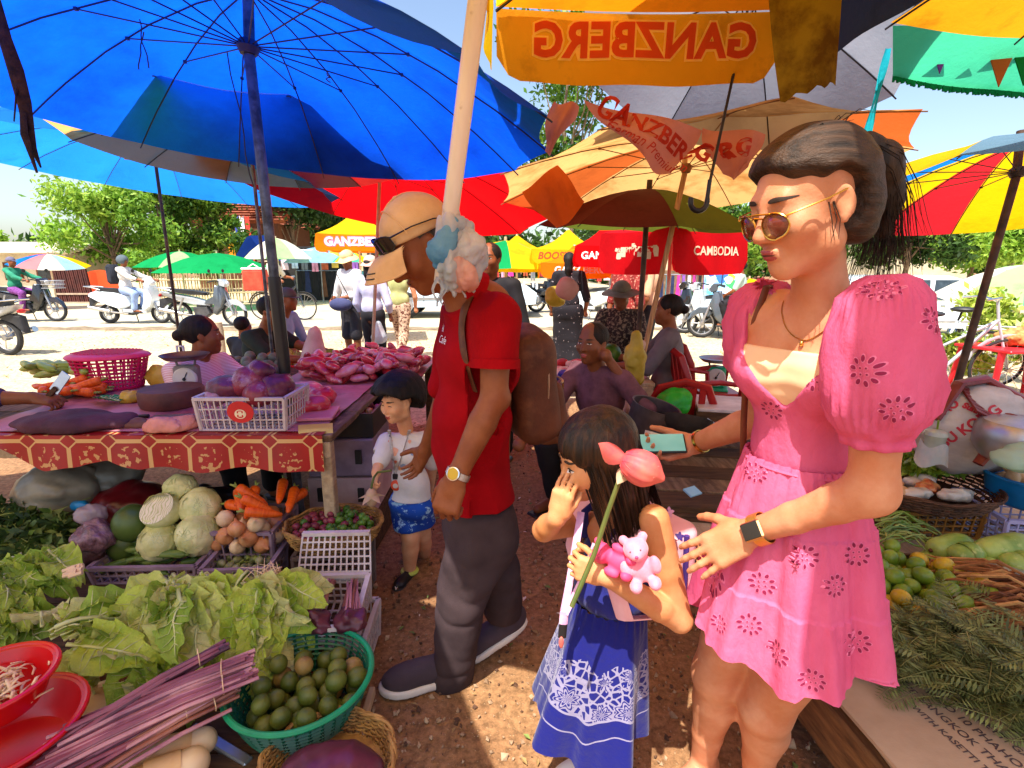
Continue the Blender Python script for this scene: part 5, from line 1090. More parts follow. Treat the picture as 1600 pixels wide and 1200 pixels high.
# ------------------------ the man in red
Mn=thing('person','elderly man in a red polo shirt, beige cap and dark trousers walking with a backpack','person',P(700,1080,z=0))
mf=Vector((-.93,-.36,0)).normalized();ml=Vector((.36,-.93,0)).normalized()
hc=P(660,384,Y=1.50);MM=head_matrix(hc,(-.76,-.38,-.60),.0,1.0)
sh=P(752,488,Y=1.60);hipm=P(748,775,Y=1.62);shN=P(775,500,Y=1.45);shF=P(722,490,Y=1.74)
elN,wrN=P(772,622,Y=1.42),P(712,748,Y=1.36);elF,wrF=P(690,640,Y=1.80),P(664,705,Y=1.88)
knN,anN=P(722,925,Y=1.54),P(702,1072,Y=1.57);knF,anF=P(777,888,Y=1.67),P(788,962,Y=1.72)
T3=Matrix((ml,mf,(0,0,1))).transposed();up_=(sh-hipm).normalized()
S=SDF();S.chain([sh+Vector((0,0,-.02)),sh.lerp(hc,.45),hc+Vector((.03,.01,-.05))],[.058,.054,.056],.04)
S.chain([shN,elN,elN.lerp(wrN,.3),wrN],[.046,.039,.040,.027],.03).chain([shF,elF,wrF],[.046,.038,.026],.03)
S.ell(elN+Vector((.02,.01,-.005)),.022,None,.03)
S.chain([sh,hipm],[.10,.10],.05)
add_head(S,MM,jaw=1.02,nose=1.25,cheek=1.05)
fdN=P(690,815,Y=1.33)-wrN;add_hand(S,wrN,fdN,(-.30,-.86,.05),1.06,1,(1.25,1.3,1.3,1.3),thumb=(.55,.75,-.55),wr=.026)
add_hand(S,wrF,(-.4,.3,-.75),(.8,.2,.3),1.0,-1,(.4,.4,.4,.4))
body=S.obj('body',S_tan,Mn,h=.0048)
face_parts(body.data,MM,Mn,'down',mouth='smile',lipm=mat('dark_lips',H('#7a3a2c'),H('#8a4636'),rough=.5))
hw=lambda*p:MM@Vector(p);R3=MM.to_3x3()
S=SDF();S.ell(hw(0,-.02,.02),(.078,.096,.086),R3,.01);S.plane(hw(0,.02,0),R3@Vector((0,1,0)),.006);S.plane(hw(0,-.06,-.048),R3@Vector((0,.25,-1)),.006);S.disp(lambda X:wob(X,160,3)*.002)
for q in(-1,1):S.ell(hw(q*.085,-.002,-.012),(.03,.028,.045),R3,.01,'-')
S.obj('hair',mat('greying_hair',(.02,.018,.017),(.09,.08,.075),rough=.6,scale=60),Mn,h=.006)
M_cap=mat('beige_cap',H('#c9a070'),H('#d8b284'),rough=.85,scale=14,detail=6,bump=.25,bscale=300)
CP=thing('cap','beige baseball cap with dark stripes on its peak worn by the man in red','cap',hc)
S=SDF();S.ell(hw(0,-.012,.044),(.086,.104,.096),R3,.01);S.plane(hw(0,0,.034),R3@Vector((0,.16,-1)),.006);S.obj('crown',M_cap,CP,h=.0048)
b=MB()
def peak(u,v,dz=0):
 a=lerp(-1.0,1.0,u);r0=Vector((.084*math.sin(a),.012+.082*math.cos(a),.040));r1=Vector((.094*math.sin(a),.030+.162*math.cos(a*.86),.030-.030*(1-math.cos(a))*1.6));p=r0.lerp(r1,v*max(.04,math.cos(a*1.42))**.38);p.z+=.012*math.sin(v*3.14)-.026*math.sin(a)**2*v-.02*v*v+dz;return MM@p
b.grid(lambda u,v:peak(u,v),22,9);b.grid(lambda u,v:peak(1-u,v,-.004),22,9);b.tube([peak(k/30,1,-.002)for k in range(31)],.0032,6);b.obj('peak',M_cap,CP)
for v0 in(.80,.92):
 for q0,q1 in((.30,.62),):
  b=MB();b.tube([peak(lerp(q0,q1,k/12),v0,.0012)for k in range(13)],.0018,5);b.obj('stripe',M_black,CP)
b=MB();b.tube([hw(0,.096*math.cos(t)-.012,.044+.098*math.sin(t))for t in np.linspace(.1,3.0,18)],.0022,5);b.tube([hw(.087*math.sin(t),-.012+.05,.044+.088*math.cos(t))for t in np.linspace(-1.4,1.4,18)],.0018,5);b.obj('seam',M_cap,CP);b=MB();b.ell(hw(0,-.012,.141),(.009,.009,.005),R3,10,6);b.obj('button',M_cap,CP)
SG=thing('sunglasses','dark wraparound sunglasses pushed up on the beige cap','sunglasses',hc);M_dlens=mat('dark_lens',(.006,.005,.006),(.02,.012,.012),rough=.05,spec=.9,coat=.6)
def lensp(q,x,z):a=q*x;return hw(.092*math.sin(a),-.004+.112*math.cos(a),.064+z)
for q in(-1,1):
 b=MB()
 def lp(u,v):e=.004+.30*0;x=.09+.66*u;zz=lerp(-.025,.023,v)*math.sin(math.pi*(.12+.80*u))**.45;return lensp(q,x,zz)
 b.grid(lp,12,7);b.obj('lens',M_dlens,SG,smooth=True)
 b=MB();b.tube([lp(k/11,1)for k in range(12)]+[lp(1-k/11,0)for k in range(12)],.0022,5,closed=True);b.obj('rim',M_black,SG)
 b=MB();b.tube([lensp(q,.74,.010),hw(q*.090,.02,.068),hw(q*.092,-.04,.052),hw(q*.088,-.075,.034)],[.004,.003,.0028,.0025],6,flat=.6);b.obj('temple',M_black,SG)
b=MB();b.tube([lensp(1,.10,.006),lensp(1,0,.010),lensp(-1,.10,.006)],.0026,5);b.obj('bridge',M_black,SG)
M_polo=mat('red_polo',H('#8c0610'),H('#a60a16'),rough=.9,scale=5,detail=6,bump=.25,bscale=420,spec=.1)
def mfold(X):L=(X-A3(sh))@np.array(T3,dtype=np.float32);return(np.sin(L[:,2]*38+14*L[:,1]+2.5*wob(X,9,3))*.0055*np.clip(-(L[:,2]+.1)*5,.2,1)+wob(X*np.array([1,1,.6],dtype=np.float32),30,5)*.0045).astype(np.float32)
def mtorso(o):
 S=SDF();c1=sh.lerp(hipm,.25)+mf*.012;c2=sh.lerp(hipm,.62)+mf*.03;c3=hipm+mf*.012
 S.ell(c1,(.178+o,.112+o,.150+o),T3,.05);S.ell(c2,(.160+o,.118+o,.17+o),T3,.06);S.ell(c3,(.168+o,.122+o,.14+o),T3,.06);S.cone(shN.lerp(sh,.15),shF.lerp(sh,.15),.062+o,None,.05);S.chain([sh+mf*.015,sh.lerp(hc,.3)+mf*.012],[.088,.074],.05);return S
S=mtorso(.008);e1=shN.lerp(elN,.60);e2=shF.lerp(elF,.60)
S.chain([shN,e1.lerp(elN,.3)],[.066,.068],.035);S.chain([shF,e2.lerp(elF,.3)],[.066,.066],.035);S.disp(mfold)
S.plane(e1,Vector((elN-shN)).normalized()*1,.003)if False else None
n1=(elN-shN).normalized()
def cutsleeve(X):
 L=X-A3(shN);along=L@A3(n1)-(e1-shN).length;near_=np.linalg.norm(np.cross(L,A3(n1)),axis=1)-.085;fr_=np.where((near_<0)&((X-A3(sh))@A3(ml)>.10),along,-1.0);return fr_.astype(np.float32)
S.fn(cutsleeve,.003);S.plane(P(745,772,Y=1.62)+mf*0,Vector((.06,.0,-1)),.004)
S.plane(sh.lerp(hc,.30),(hc-sh),.004)
polo=S.obj('polo_shirt',M_polo,Mn,h=.0052)
b=MB();u_=n1.orthogonal().normalized();v_=n1.cross(u_);
loft(b,[(lambda a,o=o,q=q:e1+n1*o+(u_*math.cos(a)+v_*math.sin(a))*q)for o,q in((-.024,.0665),(-.024,.0705),(.002,.0715),(.002,.066))],40);b.obj('cuff',M_polo,polo,local=True)
cax=(hc-sh).normalized();cc_=sh.lerp(hc,.26);u_=(mf-cax*mf.dot(cax)).normalized();v_=cax.cross(u_);b=MB();loft(b,[(lambda a,o=o,q=q:cc_+cax*(o-.02*math.cos(a))+u_*(q*math.cos(a))+v_*(q*.95*math.sin(a)))for o,q in((.030,.060),(.034,.066),(.004,.082),(-.012,.090),(-.012,.080))],40);b.obj('collar',M_polo,polo,local=True)
bv=bvh_of(polo);b=MB()
for tx,sz,u,v in(('Riel',.030,692,512),('Cafe',.030,692,531)):
 d=ray(u,v).normalized();h=bv.ray_cast(Vector((0,0,CAM_H)),d,4)
 if h[0]is not None:M=Matrix((Vector((.85,-.5,0)).normalized(),(0,0,1),Vector((-.5,-.85,0)).normalized())).transposed().to_4x4();M.translation=h[0];vs_,fs=text_polys(tx,sz,0,.1);lay(b,bv,vs_,fs,M,.0022,depth=.2)
b.obj('lettering',M_print_white,polo,local=True,smooth=False)
M_trou=mat('charcoal_trousers',H('#3a2e30'),H('#4c3e40'),rough=.9,scale=5,bump=.2,bscale=300,spec=.1)
S=SDF();S.ell(hipm+Vector((0,0,-.07)),(.158,.118,.13),T3,.05)
for q,kn,an in((.078,knN,anN),(-.078,knF,anF)):
 h0=hipm+ml*q+Vector((0,0,-.10));ae=an+Vector((0,0,.005));S.chain([h0,h0.lerp(kn,.5),kn,kn.lerp(an,.5),ae],[.104,.094,.078,.074,.074 if q>0 else .062],.03)
S.disp(lambda X:(np.sin((X@np.array([24,14,3.],dtype=np.float32))+2.2*wob(X,6,6))*.007+wob(X*np.array([1,1,.5],dtype=np.float32),24,7)*.006-np.abs(wob(X*np.array([1,1,2.2],dtype=np.float32),16,8))*.007).astype(np.float32))
S.fn(lambda X:np.where((X[:,0]<(anN.x+anF.x)/2+.01),anN.z-.045-X[:,2],anF.z+.012-X[:,2]).astype(np.float32),.004);S.plane(hipm+Vector((0,0,.06)),(0,0,1),.004)
S.obj('trousers',M_trou,Mn,h=.006)
M_shoe=mat('grey_knit_shoe',H('#3c3038'),H('#4e4048'),rough=.9,bump=.3,bscale=350);M_sole=mat('white_sole',H('#cfc4bc'),H('#e4dcd4'),rough=.6)
def shoe(root,an,fd,s=1.0,up=M_shoe,sole=M_sole,z0=.0,lift=0.0):
 fd=Vector(fd).normalized();sd=fd.cross(Vector((0,0,1))).normalized();upv=sd.cross(fd);base=Vector((an.x,an.y,z0))if not lift else an-upv*.085*s;T=Matrix((sd,fd,upv)).transposed()
 S=SDF();S.ell(base+fd*.085*s+upv*.045*s,(.046*s,.135*s,.045*s),T,.02);S.ell(base-fd*.02*s+upv*.062*s,(.040*s,.062*s,.055*s),T,.03*s);S.ell(base+fd*.15*s+upv*.035*s,(.047*s,.06*s,.034*s),T,.02*s);S.plane(base+upv*.018*s,-upv,.003);u=S.obj('shoe',up,root,h=.006)
 S=SDF();S.ell(base+fd*.075*s+upv*.018*s,(.050*s,.150*s,.05*s),T,.01);S.ell(base+fd*.15*s+upv*.018*s,(.052*s,.070*s,.05*s),T,.03*s);S.plane(base+upv*.030*s,upv,.004);S.plane(base+upv*.002,-upv,.004);S.obj('sole',sole,u,h=.006,local=True);return u
shoe(Mn,anN+Vector((.0,0,0)),(-.93,-.30,0),1.05);shoe(Mn,anF,(-.90,-.34,-.34),1.0,lift=1)
wa=thing('wrist_watch','round watch with a gold dial on a steel bracelet, wrist of the man in red','watch',wrN);fa=(wrN-elN).normalized();wp=wrN.lerp(elN,.06);nz=Vector((-.35,-.9,.1));nz=(nz-fa*nz.dot(fa)).normalized();sx_=fa.cross(nz)
b=MB();loft(b,[(lambda a,o=o,q=q:wp+fa*o+nz*(.031*q*math.cos(a))+sx_*(.034*q*math.sin(a)))for o,q in((-.009,.96),(-.009,1.04),(.009,1.04),(.009,.96))],28);b.obj('bracelet',mat('steel_bracelet',(.5,.48,.45),(.7,.68,.64),rough=.3,metal=.9,bump=.4,bscale=300),wa)
b=MB();Mx=Matrix((sx_,fa,nz)).transposed().to_4x4();Mx.translation=wp+nz*.031;b.lathe([(.0,0),(.019,0),(.020,.004),(.019,.009),(.016,.010)],24,Mx);cs_=b.obj('case',M_chrome,wa)if 'M_chrome' in globals()else b.obj('case',mat('watch_steel',(.6,.58,.55),(.7,.7,.68),rough=.25,metal=1),wa)
b=MB();b.lathe([(.0005,.0085),(.0165,.0088)],24,Mx);b.obj('dial',mat('gold_dial',H('#b08828'),H('#c89c34'),rough=.3,metal=.7),cs_,local=True)
M_pack=mat('brown_backpack',H('#4a2616'),H('#6e3e26'),rough=.65,scale=6,detail=6,bump=.2,bscale=90,dirt=H('#8a5a38'),dirt_scale=5)
bk=thing('backpack','brown backpack with zip pocket on the back of the man in red','backpack',sh);bc=P(822,600,Y=1.70);Tb=T3@rotm(-8,0,0)
S=SDF();S.box(bc,(.135,.075,.185),Tb,.06,.02);S.ell(bc+Vector((0,0,.10))-mf*.0,(.125,.08,.10),Tb,.04);S.disp(lambda X:wob(X,24,3)*.004);S.obj('bag',M_pack,bk,h=.007)
S=SDF();S.box(bc-mf*.070+Vector((0,0,-.075)),(.105,.042,.095),Tb,.036,.02);S.disp(lambda X:wob(X,30,4)*.003);pkt=S.obj('front_pocket',M_pack,bk,h=.007)
Mz_=mat('zip',H('#a08468'),H('#c0a488'),rough=.4,metal=.5)
b=MB();b.tube([bc-mf*.078+ml*(.10*math.sin(a))+Vector((0,0,.02+.0*a))-mf*(.03*math.cos(a))for a in np.linspace(-1.5,1.5,16)],.0035,5);b.obj('zip',Mz_,pkt,local=True)
b=MB();b.tube([bc+ml*(.136*math.cos(a))-mf*.02+Vector((0,0,.02+.172*math.sin(a)))for a in np.linspace(-.3,3.4,26)],.0035,5);b.obj('zip',Mz_,bk)
b=MB();b.box(bc-mf*.112+ml*.05+Vector((0,0,.0)),(.006,.004,.03));b.obj('zip_pull',M_gold,pkt,local=True,smooth=False)
bv=bvh_of(polo)
for(u0,v0),(u1,v1),(u2,v2),(u3,v3)in(((745,452),(716,478),(712,530),(742,610)),((728,452),(706,470),(700,500),(704,560))):
 b=MB();pts=[]
 for t in np.linspace(0,1,14):
  q=[(u0,v0),(u1,v1),(u2,v2),(u3,v3)];k=(1-t)**3,3*t*(1-t)**2,3*t*t*(1-t),t**3;u=sum(a*p[0]for a,p in zip(k,q));v=sum(a*p[1]for a,p in zip(k,q));d=ray(u,v).normalized();h=bv.ray_cast(Vector((0,0,CAM_H)),d,4)
  if h[0]is not None:pts.append(h[0]-d*.006)
 if u0==745 and len(pts)>3:b.tube(pts,.021,8,flat=.28);b.obj('strap',M_pack,bk)
M_bag=mat('milky_plastic_bag',H('#c4d4dc'),H('#e8e0e0'),rough=.35,scale=9,trans=.5,spec=.5,bump=.5,bscale=45,alpha=.9);M_bagb=mat('blue_plastic_bag',H('#5ca4d0'),H('#8cc0dc'),rough=.35,scale=9,trans=.5,spec=.5,bump=.5,bscale=45);M_bagp=mat('pink_plastic_bag',H('#e8a898'),H('#f0c8bc'),rough=.35,scale=14,trans=.5,spec=.5,bump=.5,bscale=60,alpha=.92)
bb=thing('plastic_bags','bundle of pale blue and pink plastic bags knotted to the end of the white pole','plastic bags',P(705,340,Y=1.39))
def crumple(name,m,pts,rs_,seed,amp=.012,root=bb,h=.0042,fr=42):
 S=SDF();S.chain([Vector(p)for p in pts],rs_,.03);S.disp(lambda X:(np.abs(wob(X*np.array([1,1,.4],dtype=np.float32),fr*1.3,seed))*-amp*1.7+np.abs(wob(X,fr*2.6,seed+1))*-amp*.7+amp*.8).astype(np.float32));return S.obj(name,m,root,h=h)
crumple('knot',M_bag,[P(704,326,Y=1.385),P(706,352,Y=1.37),P(700,376,Y=1.37)],[.022,.028,.03],3,.008)
crumple('bag',M_bagb,[P(706,356,Y=1.36),P(692,392,Y=1.355),P(686,412,Y=1.36)],[.024,.028,.012],5)
crumple('bag',M_bag,[P(712,372,Y=1.37),P(706,420,Y=1.36),P(700,448,Y=1.37)],[.026,.034,.016],7)
crumple('bag',M_bag,[P(726,362,Y=1.39),P(734,390,Y=1.385),P(734,430,Y=1.385),P(740,442,Y=1.39)],[.026,.036,.032,.014],9)
crumple('bag',M_bagp,[P(722,412,Y=1.35),P(730,436,Y=1.35),P(722,452,Y=1.36)],[.022,.030,.012],11)
for k,(u,v,L)in enumerate(((686,452,.05),(692,462,.03),(680,448,.045),(722,456,.02))):
 b=MB();p=P(u,v-16,Y=1.36);b.grid(lambda a,c:p+Vector((.012*(a-.5)*(1-.6*c)+.008*math.sin(5*c+k),.006*math.sin(4*a+3*c),-(L+.02)*c)),4,7);b.obj('shred',M_bag,bb,smooth=True)
 # ------------------------ the little boy
B=thing('person','small smiling boy in a white T-shirt and blue shorts carrying a drooping lotus bud','person',P(645,905,z=0))
bf=Vector((-.55,-.83,0)).normalized();bl=Vector((.83,-.55,0)).normalized();T3=Matrix((bl,bf,(0,0,1))).transposed()
hc=P(622,628,Y=2.16);BM=head_matrix(hc,(-.60,-.76,-.12),.06,.745)
nb=P(634,664,Y=2.20);chs=P(637,706,Y=2.21);hipb=P(642,782,Y=2.23);sR,sL=P(606,690,Y=2.20),P(668,690,Y=2.20)
eR,wR=P(594,718,Y=2.14),P(588,738,Y=2.08);eL,wL=P(676,724,Y=2.30),P(672,760,Y=2.36)
kN,aN=P(642,838,Y=2.19),P(640,890,Y=2.21);kF,aF=P(660,835,Y=2.29),P(664,872,Y=2.40)
S=SDF();S.chain([nb+Vector((0,0,-.02)),nb.lerp(hc,.5)],[.032,.034],.03);S.chain([chs,hipb],[.056,.060],.03);S.chain([sR,eR,wR],[.028,.026,.020],.02).chain([sL,eL,wL],[.028,.026,.02],.02)
for q,kn,an in((-.045,kN,aN),(.045,kF,aF)):h0=hipb+bl*q+Vector((0,0,-.03));S.chain([h0,kn,kn.lerp(an,.35),an],[.058,.042,.040,.028],.03)
add_head(S,BM,jaw=1.08,nose=.85,cheek=1.35,child=True);add_hand(S,wR,(-.05,-.5,-.55),(-.75,-.35,.4),.60,1,(1.4,1.4,1.4,1.4),pk=.012);add_hand(S,wL,(0,.4,-.7),(.8,.2,.2),.6,-1,(.5,.5,.5,.5))
bb_=S.obj('body',S_boy,B,h=.0042);face_parts(bb_.data,BM,B,'smile',mouth='smile')
hw=lambda*p:BM@Vector(p);R3=BM.to_3x3()
S=SDF();S.ell(hw(0,-.016,.036),(.0765,.098,.083),R3,.01);S.ell(hw(0,-.045,.000),(.068,.060,.064),R3,.02)
S.ell(hw(0,.100,-.006),(.075,.06,.054),R3,.012,'-');S.plane(hw(0,-.02,-.036),R3@Vector((0,.35,-1)),.01)
for q in(-1,1):S.ell(hw(q*.092,.018,-.036),(.03,.05,.05),R3,.01,'-')
S.disp(lambda X:wob(X@np.array(R3,dtype=np.float32),120,3)*.0022);S.obj('hair',M_hair,B,h=.0045)
ps=[]
for i in range(420):
 a=rh.uniform(-2.6,2.6);Lk=rh.uniform(.85,1.1);c=Vector((0,-.018,.040));pts=[]
 for j in range(6):
  th=.12+j/5*(1.25 if abs(a)<1 else 1.55)*Lk;a2=a+.12*math.sin(i)*j/5;d=Vector((math.sin(a2)*math.sin(th)*.078,math.cos(a2)*math.sin(th)*.100,math.cos(th)*.086));pts.append(BM@(c+d*(1.0+.03*rh.random()*j/5)))
 ps.append(pts)
strands('hair_strands',M_hair,ps,B,.0014)
M_tee=mat('white_tee',H('#cfc8c8'),H('#e2dcdc'),rough=.9,scale=6,bump=.4,bscale=40)
S=SDF();S.ell(chs,(.100,.070,.085),T3,.04);S.ell(chs.lerp(hipb,.6),(.100,.078,.10),T3,.04);S.ell(hipb,(.108,.088,.07),T3,.04);S.cone(sR.lerp(sL,.1),sL.lerp(sR,.1),.042,None,.03);S.chain([sR,sR.lerp(eR,.95)],[.042,.046],.02);S.chain([sL,sL.lerp(eL,.9)],[.042,.044],.02)
S.disp(lambda X:(np.sin(X[:,2]*40+X[:,0]*30+2*wob(X,12,2))*.003+wob(X,30,3)*.002).astype(np.float32));S.plane(P(642,779,Y=2.2),(0,0,-1),.003);S.ell(nb+bf*.01+Vector((0,0,.02)),(.05,.05,.035),T3,.006,'-');ny=(eR-sR).normalized();cR=sR.lerp(eR,.72)
S.fn(lambda X:np.where(((X-A3(sR))@A3(-bl)>-.005),(X-A3(cR))@A3(ny),-1).astype(np.float32),.003)
tee=S.obj('t_shirt',M_tee,B,h=.0048);bv=bvh_of(tee)
def on_cloth(o,root,name,m,u,v,poly,off=.002,rot=0,org=Vector((0,0,CAM_H))):
 bvx=bvh_of(o);d=ray(u,v).normalized();h=bvx.ray_cast(org,d,6)
 if h[0]is None:return
 n=-d;x=Vector((0,0,1)).cross(n).normalized();y=n.cross(x);M=Matrix((x,y,n)).transposed().to_4x4();M.translation=h[0];M=M@Matrix.Rotation(rot,4,'Z');b=MB();vs_,fs=poly;lay(b,bvx,vs_,fs,M,off,depth=.12);return b.obj(name,m,root,local=root.parent is not None,smooth=False)
prints=[mat('tee_orange',H('#e8a890'),rough=.9),mat('tee_blue',H('#8898b8'),rough=.9),mat('tee_red',H('#e07858'),rough=.9)]
for u,v,r,m in((616,706,.016,0),(645,706,.014,1),(630,730,.012,1),(610,690,.008,2),(640,690,.007,0),(618,722,.006,2)):on_cloth(tee,tee,'print',prints[m],u,v,ringpoly(lambda a:(r*math.cos(a)*(1+.25*math.sin(3*a)),r*1.2*math.sin(a)),14,2))
M_shorts=mat('blue_shorts',H('#0c3c9c'),H('#1450b4'),rough=.85,scale=6,dirt=H('#9cc4e4'),dirt_scale=34,dirt_lo=.56,dirt_hi=.60)
S=SDF();S.ell(hipb+Vector((0,0,-.02)),(.104,.086,.06),T3,.03)
for q,kn in((-.045,kN),(.045,kF)):h0=hipb+bl*q+Vector((0,0,-.02));S.chain([h0,h0.lerp(kn,.62)],[.068,.070],.02)
S.plane(hipb+Vector((0,0,-.125)),(0,0,-1),.003);S.disp(lambda X:wob(X,40,5)*.003);S.obj('shorts',M_shorts,B,h=.0055)
shoe(B,aN,(-.30,-.95,.12),.60,M_black,mat('dark_sole',(.02,.02,.02),(.05,.05,.05),rough=.7),lift=1);shoe(B,aF,(-.5,-.45,-.70),.58,M_black,MATS['dark_sole'],lift=1)
b=MB()
for an in(aN,):b.torus(an+Vector((0,0,-.005)),.033,.010,None,18,7)
b.obj('sock',mat('lime_sock',H('#b4c44c'),H('#d0dc70'),rough=.9),B)
ln=thing('lanyard','white lanyard with a red round tag round the neck of the little boy','lanyard',chs);bv=bvh_of(tee)
for q in((608,672,612,700,616,740),(640,672,630,705,618,742)):
 b=MB();pts=[]
 for t in np.linspace(0,1,12):
  u=(1-t)**2*q[0]+2*t*(1-t)*q[2]+t*t*q[4];v=(1-t)**2*q[1]+2*t*(1-t)*q[3]+t*t*q[5];d=ray(u,v).normalized();h=bv.ray_cast(Vector((0,0,CAM_H)),d,4);pts.append((h[0]-d*.004)if h[0]is not None else P(u,v,Y=2.12))
 b.tube(pts,.0075,6,flat=.25);b.obj('strap',mat('grey_white_strap',H('#b4b0b0'),H('#d4d0d0'),rough=.7,scale=60),ln)
b=MB();p=pts[-1]+Vector((0,-.006,-.012));b.box(p+Vector((0,0,.006)),(.024,.008,.026),ch=.003);b.obj('clip',M_black,ln,smooth=False);b=MB();b.ell(p+Vector((0,-.002,-.035)),(.022,.006,.026),None,16,8);b.ell(p+Vector((0,-.008,-.035)),(.012,.003,.012),None,14,6,1);b.obj('tag',[mat('tag_red',H('#e04828'),H('#e85838'),rough=.4),M_sole],ln)
M_lotp=mat('lotus_pale',H('#c8b088'),H('#dca890'),rough=.6,scale=12,trans=.25);M_lotk=mat('lotus_pink',H('#d03c5c'),H('#e87868'),rough=.5,scale=14,trans=.2);M_stem=mat('lotus_stem',H('#4a5a28'),H('#6c6a30'),rough=.6,scale=20,stretch=(1,1,.3))
def petal(root,c,M3,L,Wd,curl,a,tilt,m,nm='petal'):
 b=MB();Rz=Matrix.Rotation(a,3,'Z')
 def f(u,v):
  w=Wd*math.sin(math.pi*min(1,.12+.88*v)**.8)*(u-.5)*2;r=.004+math.sin(tilt)*L*v+curl*v*v;z=L*v*math.cos(tilt);p=Vector((w,r-.8*w*w/max(Wd,.001),z));return c+M3@(Rz@p)
 b.grid(f,7,8);return b.obj(nm,m,root,smooth=True)
lb=thing('lotus_bud','cream lotus bud drooping upside down from the stem in the hand of the little boy','lotus',P(580,765,Y=2.04));p0=P(590,738,Y=2.06);p1=P(580,765,Y=2.02)
b=MB();b.tube([P(611,735,Y=2.03),p0,P(584,746,Y=2.03),P(581,758,Y=2.02),p1],.005,6);b.obj('stem',M_stem,lb)
S=SDF();S.ell(p1+Vector((0,0,-.035)),(.026,.026,.042),None,.01);S.disp(lambda X:wob(X,90,2)*.001);S.obj('bud',M_lotp,lb,h=.005)
for k in range(5):petal(lb,p1+Vector((0,0,-.004)),rotm(180,0,0),.055,.022,.02,k*1.257+.4,.75,M_lotp)
# ------------------------ the girl in blue
G=thing('person','long haired girl in a blue sundress covering her mouth and hugging pink plush bears','person',P(930,1190,z=0))
gf=Vector((-.88,-.47,0)).normalized();gl=Vector((.47,-.88,0)).normalized();T3=Matrix((gl,gf,(0,0,1))).transposed()
hc=P(930,712,Y=1.13);GM=head_matrix(hc,(-.95,-.27,-.30),.0,.86)
nb=P(962,792,Y=1.16);chs=P(968,870,Y=1.17);hipg=P(948,985,Y=1.19)
sN,sF=P(1022,812,Y=1.06),P(910,815,Y=1.26);eN,wN=P(1062,968,Y=1.04),P(948,900,Y=.985);eF,wF=P(850,828,Y=1.14),P(893,790,Y=1.04)
fF=Vector((.22,-.05,1)).normalized();nF=Vector((-.62,-.78,.05)).normalized();wF=GM@Vector((-.022,.112,-.062))-fF*.052+nF*.016
kN,aN=P(950,1130,Y=1.16),P(945,1196,Y=1.16);kF,aF=P(930,1120,Y=1.22),P(925,1185,Y=1.23);aN.z=max(aN.z,.06);aF.z=max(aF.z,.06)
S=SDF();S.chain([nb+Vector((0,0,-.03)),nb.lerp(hc,.5)],[.036,.036],.03);S.chain([chs,hipg],[.074,.068],.04);S.ell(chs.lerp(nb,.45),(.105,.06,.05),T3,.03)
S.chain([sN,sN.lerp(eN,.5),eN,eN.lerp(wN,.3),wN],[.034,.032,.028,.029,.020],.02).chain([sF,eF,eF.lerp(wF,.35),wF],[.034,.027,.027,.020],.02)
for q,kn,an in((.05,kN,aN),(-.05,kF,aF)):
 h0=hipg+gl*q+Vector((0,0,-.04));S.chain([h0,kn,kn.lerp(an,.3),an],[.054,.044,.046,.030],.02);S.chain([an+Vector((0,0,-.03)),an+gf*.09+Vector((0,0,-.045))],[.028,.018],.02)
add_head(S,GM,jaw=1.04,nose=.8,cheek=1.25,child=True)
add_hand(S,wF,fF,nF,.72,1,(.30,.24,.20,.26),thumb=(.25,.9,-.45),pk=.012,spread=.05)
add_hand(S,wN,Vector((-.80,.18,.16)),(-.35,-.88,.2),.72,1,(1.1,1.15,1.15,1.15),thumb=(.45,.85,-.4),pk=.012,spread=.12)
gb=S.obj('body',S_child,G,h=.0031);face_parts(gb.data,GM,G,'open',lips=False)
hw=lambda*p:GM@Vector(p);R3=GM.to_3x3()*(1/.86)
M_hairg=mat('dark_brown_hair',(.007,.0035,.002),(.075,.030,.010),rough=.42,spec=.4,scale=70,stretch=(1,1,.05),bump=.5,bscale=140,contrast=(.4,.75))
S=SDF();S.ell(hw(0,-.018,.036),(.078,.094,.082),R3,.01)
back=[hw(0,-.03,.02),hw(0,-.055,-.05),hw(.0,-.075,-.12),hw(.0,-.080,-.19)];
S.chain([hw(.045,-.03,.0),hw(.052,-.045,-.08),hw(.048,-.062,-.17)],[.040,.036,.020],.03).chain([hw(-.045,-.03,.0),hw(-.064,-.022,-.10),hw(-.074,-.002,-.19)],[.040,.036,.020],.03).chain(back,[.05,.052,.046,.02],.03)
S.ell(hw(0,.128,-.02),(.058,.07,.058),R3,.01,'-');S.disp(lambda X:wob(X@np.array(R3,dtype=np.float32)*np.array([1,1,.15],dtype=np.float32),150,3)*.0016);S.obj('hair',M_hairg,G,h=.0045)
ps=[];part=lambda:None
for i in range(1500):
 a=rh.uniform(-math.pi,math.pi);c=Vector((0,-.018,.036));pts=[];fr=abs(a)<.52;nst=12;side=math.sin(a);out=1+rh.uniform(0,.035);L=rh.uniform(.82,1.0)
 for j in range(nst):
  t=j/(nst-1)
  if fr:
   th=.1+1.55*t*rh.uniform(.985,1.0);p=c+Vector((math.sin(a)*math.sin(th)*.083,math.cos(a)*math.sin(th)*.103,math.cos(th)*.088))*out
  else:
   th=.1+1.55*min(1,t/.42);p=c+Vector((math.sin(a)*math.sin(th)*.083,(math.cos(a)*math.sin(th))*(.1 if math.cos(a)<0 else .098),math.cos(th)*.088))*out
   if t>.42:
    q=(t-.42)/.58;dn=.27*L*q;p+=Vector((side*.012*math.sin(q*2.2)-side*.02*q*q,-.045*q-.02*q*math.cos(a),-dn));p+=Vector((-.03*q,.055*q,0))if side<-.25 else Vector((0,0,0));p+=Vector((.004*math.sin(a*40+3*q),.003*math.sin(a*31+2*q),0))
  pts.append(GM@p)
 ps.append(pts)
strands('hair_strands',M_hairg,ps,G,.0017)
